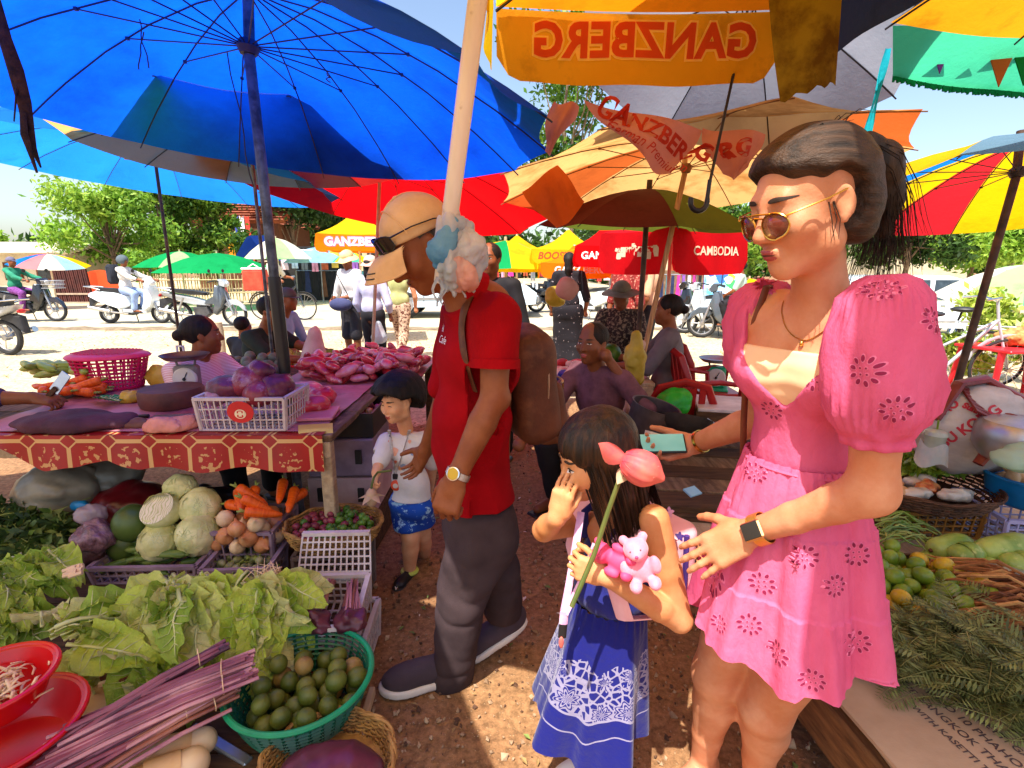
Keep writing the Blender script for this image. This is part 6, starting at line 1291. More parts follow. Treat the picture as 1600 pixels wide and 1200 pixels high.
M_dress=bpy.data.materials.new('blue_printed_cotton');M_dress.use_nodes=True;t=NT(M_dress);t.n.clear()
o_=t.node('ShaderNodeOutputMaterial');bs=t.node('ShaderNodeBsdfPrincipled');uv=t.node('ShaderNodeUVMap');uv.uv_map='cloth'
def mth(op,a,b=None):
 n=t.node('ShaderNodeMath',operation=op)
 for i,x in enumerate((a,b)):
  if x is None:continue
  if isinstance(x,(int,float)):n.inputs[i].default_value=x
  else:t.link(x,n.inputs[i])
 return n.outputs[0]
sp=t.node('ShaderNodeSeparateXYZ');t.link(uv.outputs[0],sp.inputs[0]);U,Vv_=sp.outputs[0],sp.outputs[1]
um=t.node('ShaderNodeMapping');um.inputs['Scale'].default_value=(2.2,1,1);t.link(uv.outputs[0],um.inputs[0]);vo=t.set(t.node('ShaderNodeTexVoronoi'),Scale=5.5,Randomness=.7);vo.feature='F1';t.link(um.outputs[0],vo.inputs['Vector'])
sp2=t.node('ShaderNodeSeparateXYZ');df=t.node('ShaderNodeVectorMath',operation='SUBTRACT');t.link(um.outputs[0],df.inputs[0]);t.link(vo.outputs['Position'],df.inputs[1]);t.link(df.outputs[0],sp2.inputs[0])
ang=mth('ARCTAN2',sp2.outputs[1],sp2.outputs[0]);d_=vo.outputs['Distance']
pet=mth('MULTIPLY',mth('COSINE',mth('MULTIPLY',ang,8.0)),.07);rr_=mth('ADD',d_,pet)
ringv=mth('GREATER_THAN',mth('SINE',mth('MULTIPLY',rr_,44.0)),-.1)
nz=t.set(t.node('ShaderNodeTexNoise'),Scale=60.0,Detail=3);t.link(uv.outputs[0],nz.inputs['Vector'])
vo2=t.set(t.node('ShaderNodeTexVoronoi'),Scale=19.0);vo2.feature='DISTANCE_TO_EDGE';t.link(um.outputs[0],vo2.inputs['Vector']);leaf=mth('LESS_THAN',vo2.outputs['Distance'],.10)
fill=mth('MAXIMUM',mth('MULTIPLY',ringv,mth('LESS_THAN',rr_,.46)),mth('MULTIPLY',leaf,mth('GREATER_THAN',rr_,.40)))
n2=t.set(t.node('ShaderNodeTexNoise'),Scale=7.0,Detail=1);t.link(uv.outputs[0],n2.inputs['Vector'])
peaks=mth('ADD',mth('MULTIPLY',mth('ABSOLUTE',mth('SINE',mth('MULTIPLY',U,26.0))),.10),mth('MULTIPLY',n2.outputs[0],.22))
top=mth('LESS_THAN',Vv_,mth('ADD',peaks,.50));bot=mth('GREATER_THAN',Vv_,mth('ADD',mth('MULTIPLY',mth('SINE',mth('MULTIPLY',U,30.0)),.025),.33))
band=mth('MULTIPLY',top,bot);line=mth('LESS_THAN',mth('ABSOLUTE',mth('SUBTRACT',Vv_,mth('ADD',mth('MULTIPLY',mth('SINE',mth('MULTIPLY',U,30.0)),.025),.325))),.008);line2=mth('LESS_THAN',mth('ABSOLUTE',mth('SUBTRACT',Vv_,mth('ADD',mth('MULTIPLY',mth('SINE',mth('MULTIPLY',U,30.0)),.025),.20))),.005)
mask=mth('MAXIMUM',mth('MULTIPLY',band,fill),mth('MAXIMUM',line,line2))
mx=t.node('ShaderNodeMix',data_type='RGBA');t.link(mask,mx.inputs[0]);mx.inputs[6].default_value=(*H('#08106a'),1);mx.inputs[7].default_value=(*H('#8a84a0'),1)
t.link(mx.outputs[2],bs.inputs['Base Color']);bs.inputs['Roughness'].default_value=.75;bs.inputs['Specular IOR Level'].default_value=.2;bs.inputs['Sheen Weight'].default_value=.2
n3=t.set(t.node('ShaderNodeTexNoise'),Scale=60.0,Detail=5);tc=t.node('ShaderNodeTexCoord');t.link(tc.outputs['Object'],n3.inputs['Vector']);bp=t.node('ShaderNodeBump');bp.inputs['Strength'].default_value=.25;bp.inputs['Distance'].default_value=.01;t.link(n3.outputs[0],bp.inputs['Height']);t.link(bp.outputs[0],bs.inputs['Normal']);t.link(bs.outputs[0],o_.inputs[0])
M_blue=mat('blue_cotton',H('#070f62'),H('#0a167a'),rough=.75,scale=8,bump=.3,bscale=60,sheen=.2)
wst=P(952,932,Y=1.18);hemc=P(918,1118,Y=1.19)
def gring(t_):
 c=wst.lerp(hemc,t_);rx,ry=lerp(.096,.165,t_**.9),lerp(.088,.150,t_**.9)
 def f(a):
  g=math.exp(-t_*9)*.004*math.sin(26*a)+.020*t_**1.1*(math.sin(5*a+.6)+.5*math.sin(9*a+1)+.2*math.sin(17*a));return c+gl*((rx+g)*math.cos(a))+gf*((ry+g)*math.sin(a))+Vector((0,0,(.022*math.sin(3*a+2)+.012*math.sin(7*a))*t_**3))
 return f
b=MB();NR,NA=34,120;loft(b,[gring(i/(NR-1))for i in range(NR)],NA);me=b.mesh('skirt',M_dress,True)
ul=me.uv_layers.new(name='cloth');vi=np.zeros(len(me.loops),dtype=np.int32);me.loops.foreach_get('vertex_index',vi);uu=(vi%NA)/NA;pi_=np.repeat(np.arange(len(me.polygons)),4)%NA;uu=np.where((pi_==NA-1)&(uu<.5),uu+1,uu);vv=1-(vi//NA)/(NR-1)
ul.data.foreach_set('uv',np.stack([uu*1.0,vv*.42+.0],1).astype(np.float32).ravel());
uvv=np.stack([uu,vv],1).astype(np.float32);ul.data.foreach_set('uv',uvv.ravel());gsk=link('skirt',me,G)
S=SDF();S.ell(chs,(.104,.082,.09),T3,.03);S.ell(wst+Vector((0,0,.02)),(.098,.088,.06),T3,.03);S.plane(chs+Vector((0,0,.055)),(0,.0,1),.004);S.plane(wst+Vector((0,0,-.02)),(0,0,-1),.004);S.disp(lambda X:(np.sin((X@A3(gl))*120+2*wob(X,16,2))*.0018+wob(X,30,3)*.002).astype(np.float32));S.obj('bodice',M_blue,G,h=.0045)
for q in(.055,-.06):
 b=MB();b.tube([chs+gl*q+gf*.062+Vector((0,0,.04)),chs.lerp(nb,.8)+gl*q*1.0+gf*.05,nb+gl*q*1.1+Vector((0,0,-.008)),chs.lerp(nb,.7)+gl*q-gf*.07,chs+gl*q-gf*.075+Vector((0,0,.03))],.010,7,flat=.3);b.obj('shoulder_strap',M_blue,G)
M_gp=mat('pale_pink_nylon',H('#eaa8b4'),H('#f4c0c8'),rough=.6,scale=8,bump=.15,bscale=60);M_gv=mat('violet_trim',H('#342060'),H('#48307c'),rough=.6);M_gl2=mat('lilac_ribbon',H('#d8a0c8'),H('#eec0dc'),rough=.6,scale=40)
gp=thing('backpack','small pale pink printed backpack with violet trim worn by the girl','backpack',chs);bc=chs-gf*.118+Vector((0,0,-.02))+gl*.01;Tg=T3
S=SDF();S.box(bc,(.100,.046,.120),Tg,.035,.02);S.disp(lambda X:wob(X,30,3)*.003);gbag=S.obj('bag',M_gp,gp,h=.0055)
bvp_=None
for q,ww in((.078,.026),(-.078,.022)):
 b=MB();b.tube([bc+gl*q+gf*.04+Vector((0,0,.10)),nb+gl*q*1.05+Vector((0,0,.008)),nb+gl*q*1.1+gf*.055+Vector((0,0,-.045)),chs+gl*q*1.15+gf*.088,chs+gl*q*1.25+gf*.06+Vector((0,0,-.09)),bc+gl*q*1.2+gf*.03+Vector((0,0,-.11))],ww,8,flat=.22);b.obj('strap',M_gp,gp)
 b=MB();b.tube([bc+gl*q*1.0+gl*.03+gf*.02+Vector((0,0,.11)),bc+gl*(q+.035*(1 if q>0 else-1))+gf*.02,bc+gl*(q+.03*(1 if q>0 else-1))+gf*.02+Vector((0,0,-.11))],.007,6);b.obj('piping',M_gv,gp)
for u,v,r,m in((1010,800,.010,M_gv),(1028,858,.008,M_gv),(1022,835,.007,M_gold),(1045,800,.011,M_gl2),(1062,838,.009,M_gv),(1050,870,.008,M_gl2),(1040,985,.012,M_gv),(1020,780,.006,M_lotk)):on_cloth(gbag,gbag,'print',m,u,v,ringpoly(lambda a:(r*math.cos(a)*(1+.3*math.sin(5*a)),r*math.sin(a)*(1+.3*math.sin(5*a))),20,2))
b=MB();b.tube([P(908,800,Y=1.12),P(900,850,Y=1.08),P(888,920,Y=1.06),P(881,955,Y=1.06)],.0085,6,flat=.25);b.tube([P(930,850,Y=1.06),P(912,900,Y=1.04),P(884,958,Y=1.055)],.0085,6,flat=.25);b.tube([P(882,955,Y=1.055),P(880,975,Y=1.055)],.010,6,flat=.4)
la=thing('lanyard','lilac lanyard with a pink tag hanging down the side of the girl','lanyard',P(890,900,Y=1.06));b.obj('ribbon',M_gl2,la);b=MB();b.tube([P(880,975,Y=1.055),P(878,996,Y=1.05)],.010,7,flat=.5);b.obj('clip',M_black,la);b=MB();b.ell(P(877,1004,Y=1.045),(.006,.004,.016),None,10,6);b.obj('tag',M_lotk,la)
M_plush=mat('pink_plush',H('#ec7c94'),H('#f698aa'),rough=.6,scale=20,sss=.1,sheen=.4,bump=.1,bscale=200);M_plushd=mat('deep_pink_plush',H('#d83c6c'),H('#e4507c'),rough=.6)
def bear(name,label,c,s,m,rot,fwd):
 root=thing(name,label,'plush toy',c,group='pink plush bears');Rm=frame(Vector(fwd),(0,0,1))@rotm(0,rot,0);w=lambda*p:c+Rm@(Vector(p)*s);S=SDF()
 S.ell(w(0,0,0),(.034*s,.03*s,.042*s),Rm,.01);S.ell(w(0,.012,.058),(.034*s,.032*s,.031*s),Rm,.012*s);S.ell(w(0,.040,.050),(.017*s,.014*s,.013*s),Rm,.012*s)
 for q in(-1,1):S.ell(w(q*.027,.0,.085),.013*s,None,.006*s);S.ell(w(q*.040,.018,.008),(.015*s,.014*s,.026*s),Rm,.010*s);S.ell(w(q*.026,.024,-.040),(.017*s,.026*s,.018*s),Rm,.010*s)
 o=S.obj('body',m,root,h=.0036)
 for q in(-1,1):b=MB();b.ell(w(q*.013,.040,.064),.0032*s,None,8,6);b.obj('eye',M_black,root)
 b=MB();b.ell(w(0,.054,.053),(.005*s,.004*s,.004*s),None,8,6);b.obj('nose',M_plushd,root);return root
bear('plush_bear','light pink plush bear tucked under the arm of the girl',P(1002,886,Y=.955),.74,M_plush,18,(-.2,-.95,.1));bear('plush_bear','deep pink plush bear peeping out behind the lighter one',P(968,876,Y=.975),.66,M_plushd,80,(-.5,-.8,.3))
lo=thing('lotus','large pink lotus bud on a long green stem held by the girl','lotus',P(985,728,Y=.95));top=P(985,745,Y=.95)
b=MB();st_=[P(893,948,Y=.93),P(912,905,Y=.945),P(930,862,Y=.95),P(950,800,Y=.955),P(966,755,Y=.955),P(978,738,Y=.95)];b.tube(st_,[.005,.0052,.0052,.005,.0048,.0045],8);b.obj('stem',M_stem,lo)
bcen=P(1000,730,Y=.945);ax=Vector((.80,-.25,-.35)).normalized();Mb=frame(Vector((0,0,1)).cross(ax),ax)
S=SDF();S.ell(bcen,(.034,.034,.039),Mb,.01);S.chain([bcen+ax*.018,bcen+ax*.044],[.025,.007],.02);S.disp(lambda X:np.abs(np.sin(6*np.arctan2((X-A3(bcen))@A3(Mb.col[0]),(X-A3(bcen))@A3(Mb.col[1]))))*-.0016+.001);S.obj('bud',M_lotk,lo,h=.0038)
for k in range(7):petal(lo,bcen-ax*.036,Mb,.068,.029,.004,k*.9+.3,.30,M_lotk)
petal(lo,bcen-ax*.036,frame(Vector((0,-1,0)),Vector((-.9,0,.5))),.062,.021,.010,.5,.0,M_lotk,'open_petal');petal(lo,bcen-ax*.03+Vector((0,0,-.02)),frame(Vector((0,-1,0)),Vector((-.35,0,-.9))),.03,.014,.010,.5,.0,M_lotp,'open_petal')
for q,an in((1,aN),(-1,aF)):shoe(G,an,gf,.62,mat('white_sandal',H('#d8d4d0'),H('#e8e4e0'),rough=.6),M_sole,0.0)
# ------------------------ produce: shared pieces
rv=random.Random(21)
def veg(n,a,b,rough=.45,**k):return mat(n,H(a),H(b),rough=rough,**k)
M_cab=veg('cabbage_green','#b4b464','#e8e0a8',.45,scale=9,bump=.35,bscale=26);M_cabw=veg('cabbage_cut','#d8cca8','#e8dcc0',.5,scale=20,wave=(H('#b8b478'),26,'X',.22,14.0))
M_car=veg('carrot_orange','#d84c0c','#f06a1c',.4,scale=12,stretch=(1,1,8),bump=.15,bscale=12);M_cgreen=veg('stalk_green','#7c8c3c','#a4ac58');M_oni=veg('onion_skin','#c47444','#e0a06c',.35,scale=5,stretch=(6,6,.6),bump=.1);M_oniw=veg('onion_pale','#d8b084','#ecd0a8',.4,scale=6,stretch=(5,5,.6))
M_cuc=veg('cucumber_green','#3c5c18','#84984c',.35,scale=7,stretch=(4,4,.7),bump=.1,bscale=90);M_lime=veg('lime_green','#2c5414','#5c8428',.3,scale=14,bump=.12,bscale=160);M_limey=veg('lime_yellow','#b08c18','#ccb030',.3,scale=9,bump=.1,bscale=160);M_limeg=veg('lime_light_green','#56741a','#82982c',.3,scale=9,bump=.1,bscale=160)
M_mand=veg('green_mandarin','#3a4c14','#6c7028',.35,scale=5,bump=.25,bscale=190);M_mandb=veg('brown_mandarin','#7c6030','#a88c48',.4,scale=9,bump=.25,bscale=190);M_shal=veg('shallot_red','#5c1828','#94404c',.35,scale=7,stretch=(5,5,1));M_mango=veg('papaya_green','#33471c','#55682c',.4,scale=5,bump=.1,bscale=60)
M_gourd=veg('gourd_green','#6c8c30','#a8b858',.35,scale=5,stretch=(2,2,.6),dirt=H('#c4c878'),dirt_scale=22,dirt_lo=.58,dirt_hi=.72);M_egg=veg('small_eggplant','#3c4a20','#a8a878',.35,scale=14)
M_let=[mat(n,H(a),H(b),rough=.45,scale=10,detail=6,trans=.28,spec=.4,bump=1.0,bscale=48,contrast=(.3,.7))for n,a,b in(('lettuce_a','#a0bc34','#dce668'),('lettuce_b','#bccc50','#eeee9c'),('lettuce_c','#749a28','#b8d054'),('lettuce_d','#ccce70','#f0ecb0'))]
M_herb=[mat(n,H(a),H(b),rough=.5,scale=20,trans=.25,spec=.4)for n,a,b in(('herb_a','#3a5420','#6c8434'),('herb_b','#26401a','#48622a'),('herb_c','#6c7c38','#98a050'))];M_acac=[mat(n,H(a),H(b),rough=.55,scale=20,trans=.2)for n,a,b in(('acacia_a','#646c38','#929654'),('acacia_b','#444c26','#6c7040'),('acacia_c','#7c8048','#a4a464'))]
M_ribw=veg('leaf_rib','#b4bc74','#d8d8a4',.4);M_purp=[veg(n,a,b,.35,scale=8,stretch=(1,1,1))for n,a,b in(('stalk_purple','#6a2c40','#9c5866'),('stalk_mauve','#94586a','#cc9498'),('stalk_brown','#74382c','#ac7058'),('stalk_dark','#401a26','#6c3444'))]
M_shoot=veg('bamboo_shoot','#c4945c','#dcb484',.5,scale=8,stretch=(1,1,3),bump=.2,bscale=30);M_shootp=veg('bamboo_flesh','#dcb890','#ecd0a8',.5);M_root=[veg(n,a,b,.7,scale=20)for n,a,b in(('root_brown','#6c3c1c','#a06834'),('root_tan','#94602c','#c49458'),('root_dark','#4c2814','#70401f'))]
M_meatr=[veg(n,a,b,.3,scale=16,dirt=H('#e0a8a0'),dirt_scale=22,dirt_lo=.56,dirt_hi=.68,coat=.3)for n,a,b in(('meat_red','#b02434','#d04450'),('meat_pink','#c85868','#e08890'),('meat_dark','#8c1828','#b03040'))];M_offal=[veg(n,a,b,.4,scale=14,coat=.15,bump=.4,dirt=H('#a88098'),dirt_scale=12,dirt_lo=.55,dirt_hi=.7)for n,a,b in(('offal_purple','#4c1430','#743048'),('offal_red','#6c1828','#903044'),('offal_pale','#94607c','#b88ca0'))]
M_wick=mat('wicker',H('#7c5428'),H('#b48a4c'),rough=.7,scale=20,bump=.3,bscale=60);M_wickd=mat('dark_wicker',H('#3c2416'),H('#68442c'),rough=.7,scale=20,bump=.3,bscale=60);M_wplas=mat('white_crate',H('#b8a8a8'),H('#d4c8c8'),rough=.45,scale=8);M_lav=mat('lavender_crate',H('#8c88b8'),H('#aca8d0'),rough=.45);M_mauvec=mat('mauve_crate',H('#7c6474'),H('#9c8494'),rough=.5)
M_greenp=mat('green_plastic',H('#128058'),H('#1c9c6c'),rough=.35);M_redp=mat('red_plastic',H('#c40c10'),H('#d81418'),rough=.25,spec=.6);M_bluep=mat('blue_plastic',H('#0c68a0'),H('#1480bc'),rough=.35);M_pinkpl=mat('hot_pink_plastic',H('#d4145c'),H('#e83474'),rough=.35,trans=.15)
M_plank=mat('old_plank',H('#5c4430'),H('#8c7054'),rough=.85,scale=5,detail=9,stretch=(9,1,9),bump=.4,bscale=10,dirt=H('#3a2a1e'),dirt_scale=6);M_plankp=mat('pale_plank',H('#9c8468'),H('#bca484'),rough=.85,scale=5,detail=9,stretch=(9,1,9),bump=.35,bscale=10);M_dplank=mat('dark_plank',H('#3c2818'),H('#5c4028'),rough=.85,scale=6,stretch=(1,7,7),bump=.4,bscale=12)
def pmesh(key,build):
 if key not in _PM:_PM[key]=build()
 return _PM[key]
_PM={}
def lump(key,r,m,sq=(1,1,1),amp=.04,fr=3.0,seed=1,nu=14,nv=10):
 def f():
  b=MB();b.ell((0,0,0),(r*sq[0],r*sq[1],r*sq[2]),None,nu,nv);X=np.array(b.v,dtype=np.float32);X*=(1+amp*wob(X/r,fr,seed))[:,None];b.v=[tuple(x)for x in X];return b.mesh(key,m,True)
 return pmesh(key,f)
def put(name,me,p,rot=(0,0,0),s=1.0,label=None,cat=None,group=None):
 o=bpy.data.objects.new(name,me);col.objects.link(o);o.location=p;o.rotation_euler=rot;o.scale=s if hasattr(s,'__len__')else(s,s,s);return tag(o,label,cat,group)
def rr3():return(rv.uniform(0,6.28),rv.uniform(0,6.28),rv.uniform(0,6.28))
def drop(n,cx,cy_,z0,R_,r,sx=1.0,bowl=0.0,tries=26):
 pts=[]
 for i in range(n):
  best=None
  for k in range(tries):
   a,q=rv.uniform(0,6.28),math.sqrt(rv.random())*R_;x,y=cx+q*math.cos(a)*sx,cy_+q*math.sin(a);z=z0+r+bowl*(q/R_)**2
   for px,py,pz in pts:
    d2=(x-px)**2+(y-py)**2
    if d2<4*r*r*.9:z=max(z,pz+math.sqrt(max(0,4*r*r*.9-d2)))
   if best is None or z<best[2]:best=(x,y,z)
  pts.append(best)
 return[Vector(p)for p in pts]
def bars(b,p0,p1,p2,p3,nx,nz,t,skip=None):
 """lattice panel between four corners: p0-p1 bottom, p3-p2 top"""
 n=(p1-p0).cross(p3-p0).normalized()
 for k in range(nx+1):u=k/nx;b.beam(p0.lerp(p1,u),p3.lerp(p2,u),t,t*.7,n)
 for k in range(nz+1):v=k/nz;b.beam(p0.lerp(p3,v),p1.lerp(p2,v),t*(1.6 if k in(0,nz)else 1),t*.9,n)
def crate(label,c,size,m,rz=0,tilt=0,nx=9,nz=4,group='plastic crates',t=.006,logo=False):
 root=thing('crate',label,'crate',c,group=group);w,d,h=size;R_=rotm(tilt,0,rz);Wp=lambda x,y,z:Vector(c)+R_@Vector((x*w/2,y*d/2,z*h));k=.94
 cs=[(-1,-1),(1,-1),(1,1),(-1,1)]
 for i in range(4):
  a,e=cs[i],cs[(i+1)%4];b=MB();bars(b,Wp(a[0]*k,a[1]*k,0),Wp(e[0]*k,e[1]*k,0),Wp(e[0],e[1],1),Wp(a[0],a[1],1),nx if i%2==0 else max(4,int(nx*d/w)),nz,t);b.beam(Wp(a[0],a[1],1),Wp(e[0],e[1],1),t*3,t*2.4);b.obj('side',m,root,smooth=False)
 b=MB();bars(b,Wp(-k,-k,.01),Wp(k,-k,.01),Wp(k,k,.01),Wp(-k,k,.01),nx,5,t*1.2);b.obj('base',m,root,smooth=False);
 for i in range(4):b=MB();b.tube([Wp(cs[i][0]*k,cs[i][1]*k,0),Wp(cs[i][0],cs[i][1],1)],t*1.8,6);b.obj('corner',m,root)
 return root,Wp
def wbasket(label,c,R_,h,m,sx=1.0,rows=9,stakes=44,flare=.75,group='wicker baskets',tilt=(0,0),base=True,rz=0):
 root=thing('basket',label,'basket',c,group=group);Rm=rotm(tilt[0],tilt[1],rz);w=lambda a,q,z:Vector(c)+Rm@Vector((q*math.cos(a)*sx,q*math.sin(a),z));b=MB();n=stakes
 def rad(t):return R_*(flare+(1-flare)*t**.6)
 for i in range(rows):
  t=i/(rows-1)*.96
  for ph in(0,1):b.tube([w(2*math.pi*k/(n*2),rad(t)+(.004 if(k//2+i+ph)%2 else-.004),h*t+.003*ph)for k in range(n*2)],h/rows*.36,4,closed=True)
 for k in range(n):a=2*math.pi*k/n;b.tube([w(a,rad(t),h*t)for t in(0,.5,1)],.0028,4)
 b.obj('woven_side',m,root,smooth=True,kind='stuff');b=MB()
 for k in range(3):b.tube([w(2*math.pi*j/64+k,rad(1)+.006*math.cos(2.1*k+j*.8),h+.006*math.sin(2.1*k+j*.8))for j in range(64)],.0055,5,closed=True)
 b.obj('rim',m,root)
 if base:
  b=MB();b.add([w(0,0,.004)]+[w(2*math.pi*k/32,rad(0),.004)for k in range(32)],[(0,1+k,1+(k+1)%32)for k in range(32)]);b.obj('base',m,root,smooth=False)
 return root
def basin(name,label,c,R_,h,m,cat='basin',group=None,lip=.014,flare=.72):
 root=thing(name,label,cat,c,group=group);b=MB();M=Matrix.Translation(c)
 b.lathe([(.001,.004),(R_*flare,.004),(R_*(flare+.08),.02),(R_*.97,h),(R_+lip,h+.004),(R_+lip,h-.004),(R_*.985,h-.006),(R_*(flare+.10),.016),(R_*flare,0),(.001,0)],40,M);b.obj('bowl',m,root,smooth=50);b=MB();b.torus(Vector(c)+Vector((0,0,h)),R_+lip*.6,.007,None,40,8);b.obj('rim',m,root);return root
def leafmesh(key,L,Wd,ruf,seed,bend,mats,petiole=.25,nu=9,nv=16,curl=.3):
 def f():
  rl=random.Random(seed);ph=[rl.uniform(0,6.28)for _ in range(4)];b=MB()
  def pt(u,v):
   s=(u-.5)*2;vv=max(0,(v-petiole)/(1-petiole));w=Wd*(math.sin(math.pi*min(1,vv**.62*.93+.03))**.75 if vv>0 else .05+.02*v);e=abs(s)**1.6
   z=-bend*v*v*L+curl*w*s*s+ruf*e*(vv>0)*(math.sin(v*21+ph[0]+(s>0)*2)*.6+math.sin(v*37+ph[1])*.4)+ruf*.35*math.sin(9*v+4*s+ph[2])+.0042*(vv>0)*math.sin(36*v+6*s+ph[0])*math.sin(12*s+3*v);y=L*(v-.18*bend*v*v);return(s*w*(1+.045*math.sin(v*25+ph[3])*e),y,z)
  b.grid(pt,nu,nv,0)
  rib=[Vector(pt(.5,v))+Vector((0,0,.003))for v in np.linspace(0,.93,9)];b.tube(rib,[Wd*.075*(1-.8*k/8)+.001 for k in range(9)],5,1,flat=.6)
  for k in range(2,8):
   for sd in(-1,1):
    v0=petiole+.08+(k-2)*.1;q=[Vector(pt(.5+sd*.42*t,min(.98,v0+.10*t)))+Vector((0,0,.0022))for t in(0,.5,1)];b.tube(q,[.0022,.0016,.0008],3,1,cap=False)
  return b.mesh(key,mats,True)
 return pmesh(key,f)
def bunch(name,label,root_p,tip_p,n,meshes,spread=.6,lift=.35,cat='vegetable',group=None,part='leaf',s=1.0,up=(0,0,1),seed=0,thick=.05,base_r=.02):
 rl=random.Random(seed);root_p,tip_p=Vector(root_p),Vector(tip_p);d=tip_p-root_p;L=d.length;r_=thing(name,label,cat,root_p,group=group);F=frame(d,up)
 for i in range(n):
  me=meshes[rl.randrange(len(meshes))];yaw=rl.gauss(0,spread);pit=rl.uniform(-.08,lift)*(1-i/n*.3);rol=rl.gauss(0,.45)
  M=F@Matrix.Rotation(yaw,3,'Z')@Matrix.Rotation(pit,3,'X')@Matrix.Rotation(rol,3,'Y');o=bpy.data.objects.new(part,me);col.objects.link(o);o.parent=r_;M4=M.to_4x4();k=s*rl.uniform(.75,1.1);M4=Matrix.Translation(F@Vector((rl.gauss(0,base_r),rl.uniform(0,.03),thick*i/n)))@M4@Matrix.Scale(k,4);o.matrix_local=M4
 return r_
def sprig_stuff(name,label,cl,n,size,ms,cat,seed,stems=0,stem_m=None,group=None):
 rg=np.random.RandomState(seed);root=thing(name,label,cat,cl[0][0],group=group);o=leaves('leaves',cl,n,size,ms,root,rg);o['kind']='stuff'
 if stems:
  b=MB();rl=random.Random(seed)
  for i in range(stems):
   c,r_=rl.choice(cl);p=Vector(c)+Vector([rl.gauss(0,.5)*k for k in r_]);q=p+Vector((rl.gauss(0,.5)*r_[0],rl.gauss(0,.5)*r_[1],rl.uniform(-.2,.5)*r_[2]));b.tube([p,p.lerp(q,.5)+Vector((0,0,.006)),q],.0016,4)
  b.obj('stems',stem_m or M_cgreen,root,kind='stuff')
 return root
def table(label,x0,x1,y0,y1,z,n=5,m=M_plank,legs=((0,0),(1,0),(0,1),(1,1)),leg_m=M_plankp,rail=True):
 root=thing('stall_table',label,'table',((x0+x1)/2,y0,0));w=(y1-y0)/n
 for k in range(n):b=MB();b.box(((x0+x1)/2,y0+w*(k+.5),z-.015-.002*(k%2)),(x1-x0,w-.006,.028),ch=.003);b.obj('plank',m,root,smooth=False)
 for lx,ly in legs:b=MB();b.box((lerp(x0+.04,x1-.04,lx),lerp(y0+.04,y1-.04,ly),(z-.03)/2),(.05,.05,z-.03),ch=.004);b.obj('leg',leg_m,root,smooth=False)
 if rail:
  for y in(y0+.012,y1-.012):b=MB();b.box(((x0+x1)/2,y,z-.065),(x1-x0-.02,.022,.07),ch=.003);b.obj('rail',leg_m,root,smooth=False)
 return root
 # ------------------------ the meat table at left
TZ=.74;Y0=2.04
table('wooden meat stall table at left hung with a red patterned cloth',-2.55,-.74,Y0,2.95,TZ)
cf=bpy.data.materials.new('octagon_oilcloth');cf.use_nodes=True;t=NT(cf);t.n.clear();o_=t.node('ShaderNodeOutputMaterial');bs=t.node('ShaderNodeBsdfPrincipled');tc=t.node('ShaderNodeTexCoord');sp=t.node('ShaderNodeSeparateXYZ');t.link(tc.outputs['Object'],sp.inputs[0])
def tri(x,per):return mth('MULTIPLY',mth('ABSOLUTE',mth('SUBTRACT',mth('FRACT',mth('DIVIDE',x,per)),.5)),2.0)
xx=tri(sp.outputs[0],.165);zz=tri(mth('ADD',sp.outputs[2],.030),.150)
seam=mth('MAXIMUM',mth('GREATER_THAN',xx,.90),mth('GREATER_THAN',zz,.89));dg=mth('ADD',xx,zz);ring=mth('MULTIPLY',mth('GREATER_THAN',dg,1.50),mth('LESS_THAN',dg,1.62));inner=mth('GREATER_THAN',dg,1.62)
ns=t.set(t.node('ShaderNodeTexNoise'),Scale=42.0,Detail=3);t.link(tc.outputs['Object'],ns.inputs['Vector']);flo=mth('MULTIPLY',mth('GREATER_THAN',ns.outputs[0],.56),mth('LESS_THAN',mth('ADD',mth('MULTIPLY',xx,xx),mth('MULTIPLY',mth('ADD',zz,-.15),mth('ADD',zz,-.15))),.32))
msk=mth('MAXIMUM',mth('MULTIPLY',seam,mth('SUBTRACT',1.0,inner)),mth('MAXIMUM',ring,mth('MULTIPLY',flo,.8)));rdn=t.set(t.node('ShaderNodeTexNoise'),Scale=9.0,Detail=4);t.link(tc.outputs['Object'],rdn.inputs['Vector'])
m1=t.node('ShaderNodeMix',data_type='RGBA');t.link(rdn.outputs[0],m1.inputs[0]);m1.inputs[6].default_value=(*H('#7c0c10'),1);m1.inputs[7].default_value=(*H('#b01a1a'),1);m2=t.node('ShaderNodeMix',data_type='RGBA');t.link(msk,m2.inputs[0]);t.link(m1.outputs[2],m2.inputs[6]);m2.inputs[7].default_value=(*H('#d0a468'),1);t.link(m2.outputs[2],bs.inputs['Base Color']);bs.inputs['Roughness'].default_value=.4;t.link(bs.outputs[0],o_.inputs[0])
def cl_pt(u,v):
 x=lerp(-2.25,-.775,u);dropv=(.155 if u>.22 else .155*max(0,(u-.02)/.2))-.02*(.5+.5*math.sin(u*26))*(u<.9)-.05*max(0,1-abs(u-.40)/.09);return Vector((x,Y0-.012-.018*v*(.6+.5*math.sin(u*31)),TZ+.004-dropv*v))
b=MB();b.grid(cl_pt,90,9);b.grid(lambda u,v:Vector((lerp(-2.25,-.775,u),lerp(Y0-.012,Y0+.12,v),TZ+.004+.002*math.sin(u*40))),60,3);tag(b.obj('tablecloth',cf,smooth=True),'red oilcloth with cream octagons hanging over the front of the meat table','tablecloth')
M_pinks=mat('pink_sheet',H('#a8606c'),H('#c47c84'),rough=.4,scale=5,dirt=H('#7c3440'),dirt_scale=6)
b=MB();b.grid(lambda u,v:Vector((lerp(-2.3,-.80,u),lerp(Y0+.03,2.93,v),TZ+.008+.003*math.sin(u*30+v*9)*math.sin(v*22))),50,20);tag(b.obj('plastic_sheet',M_pinks,smooth=True),'stained pink plastic sheet spread on the meat table','sheet')
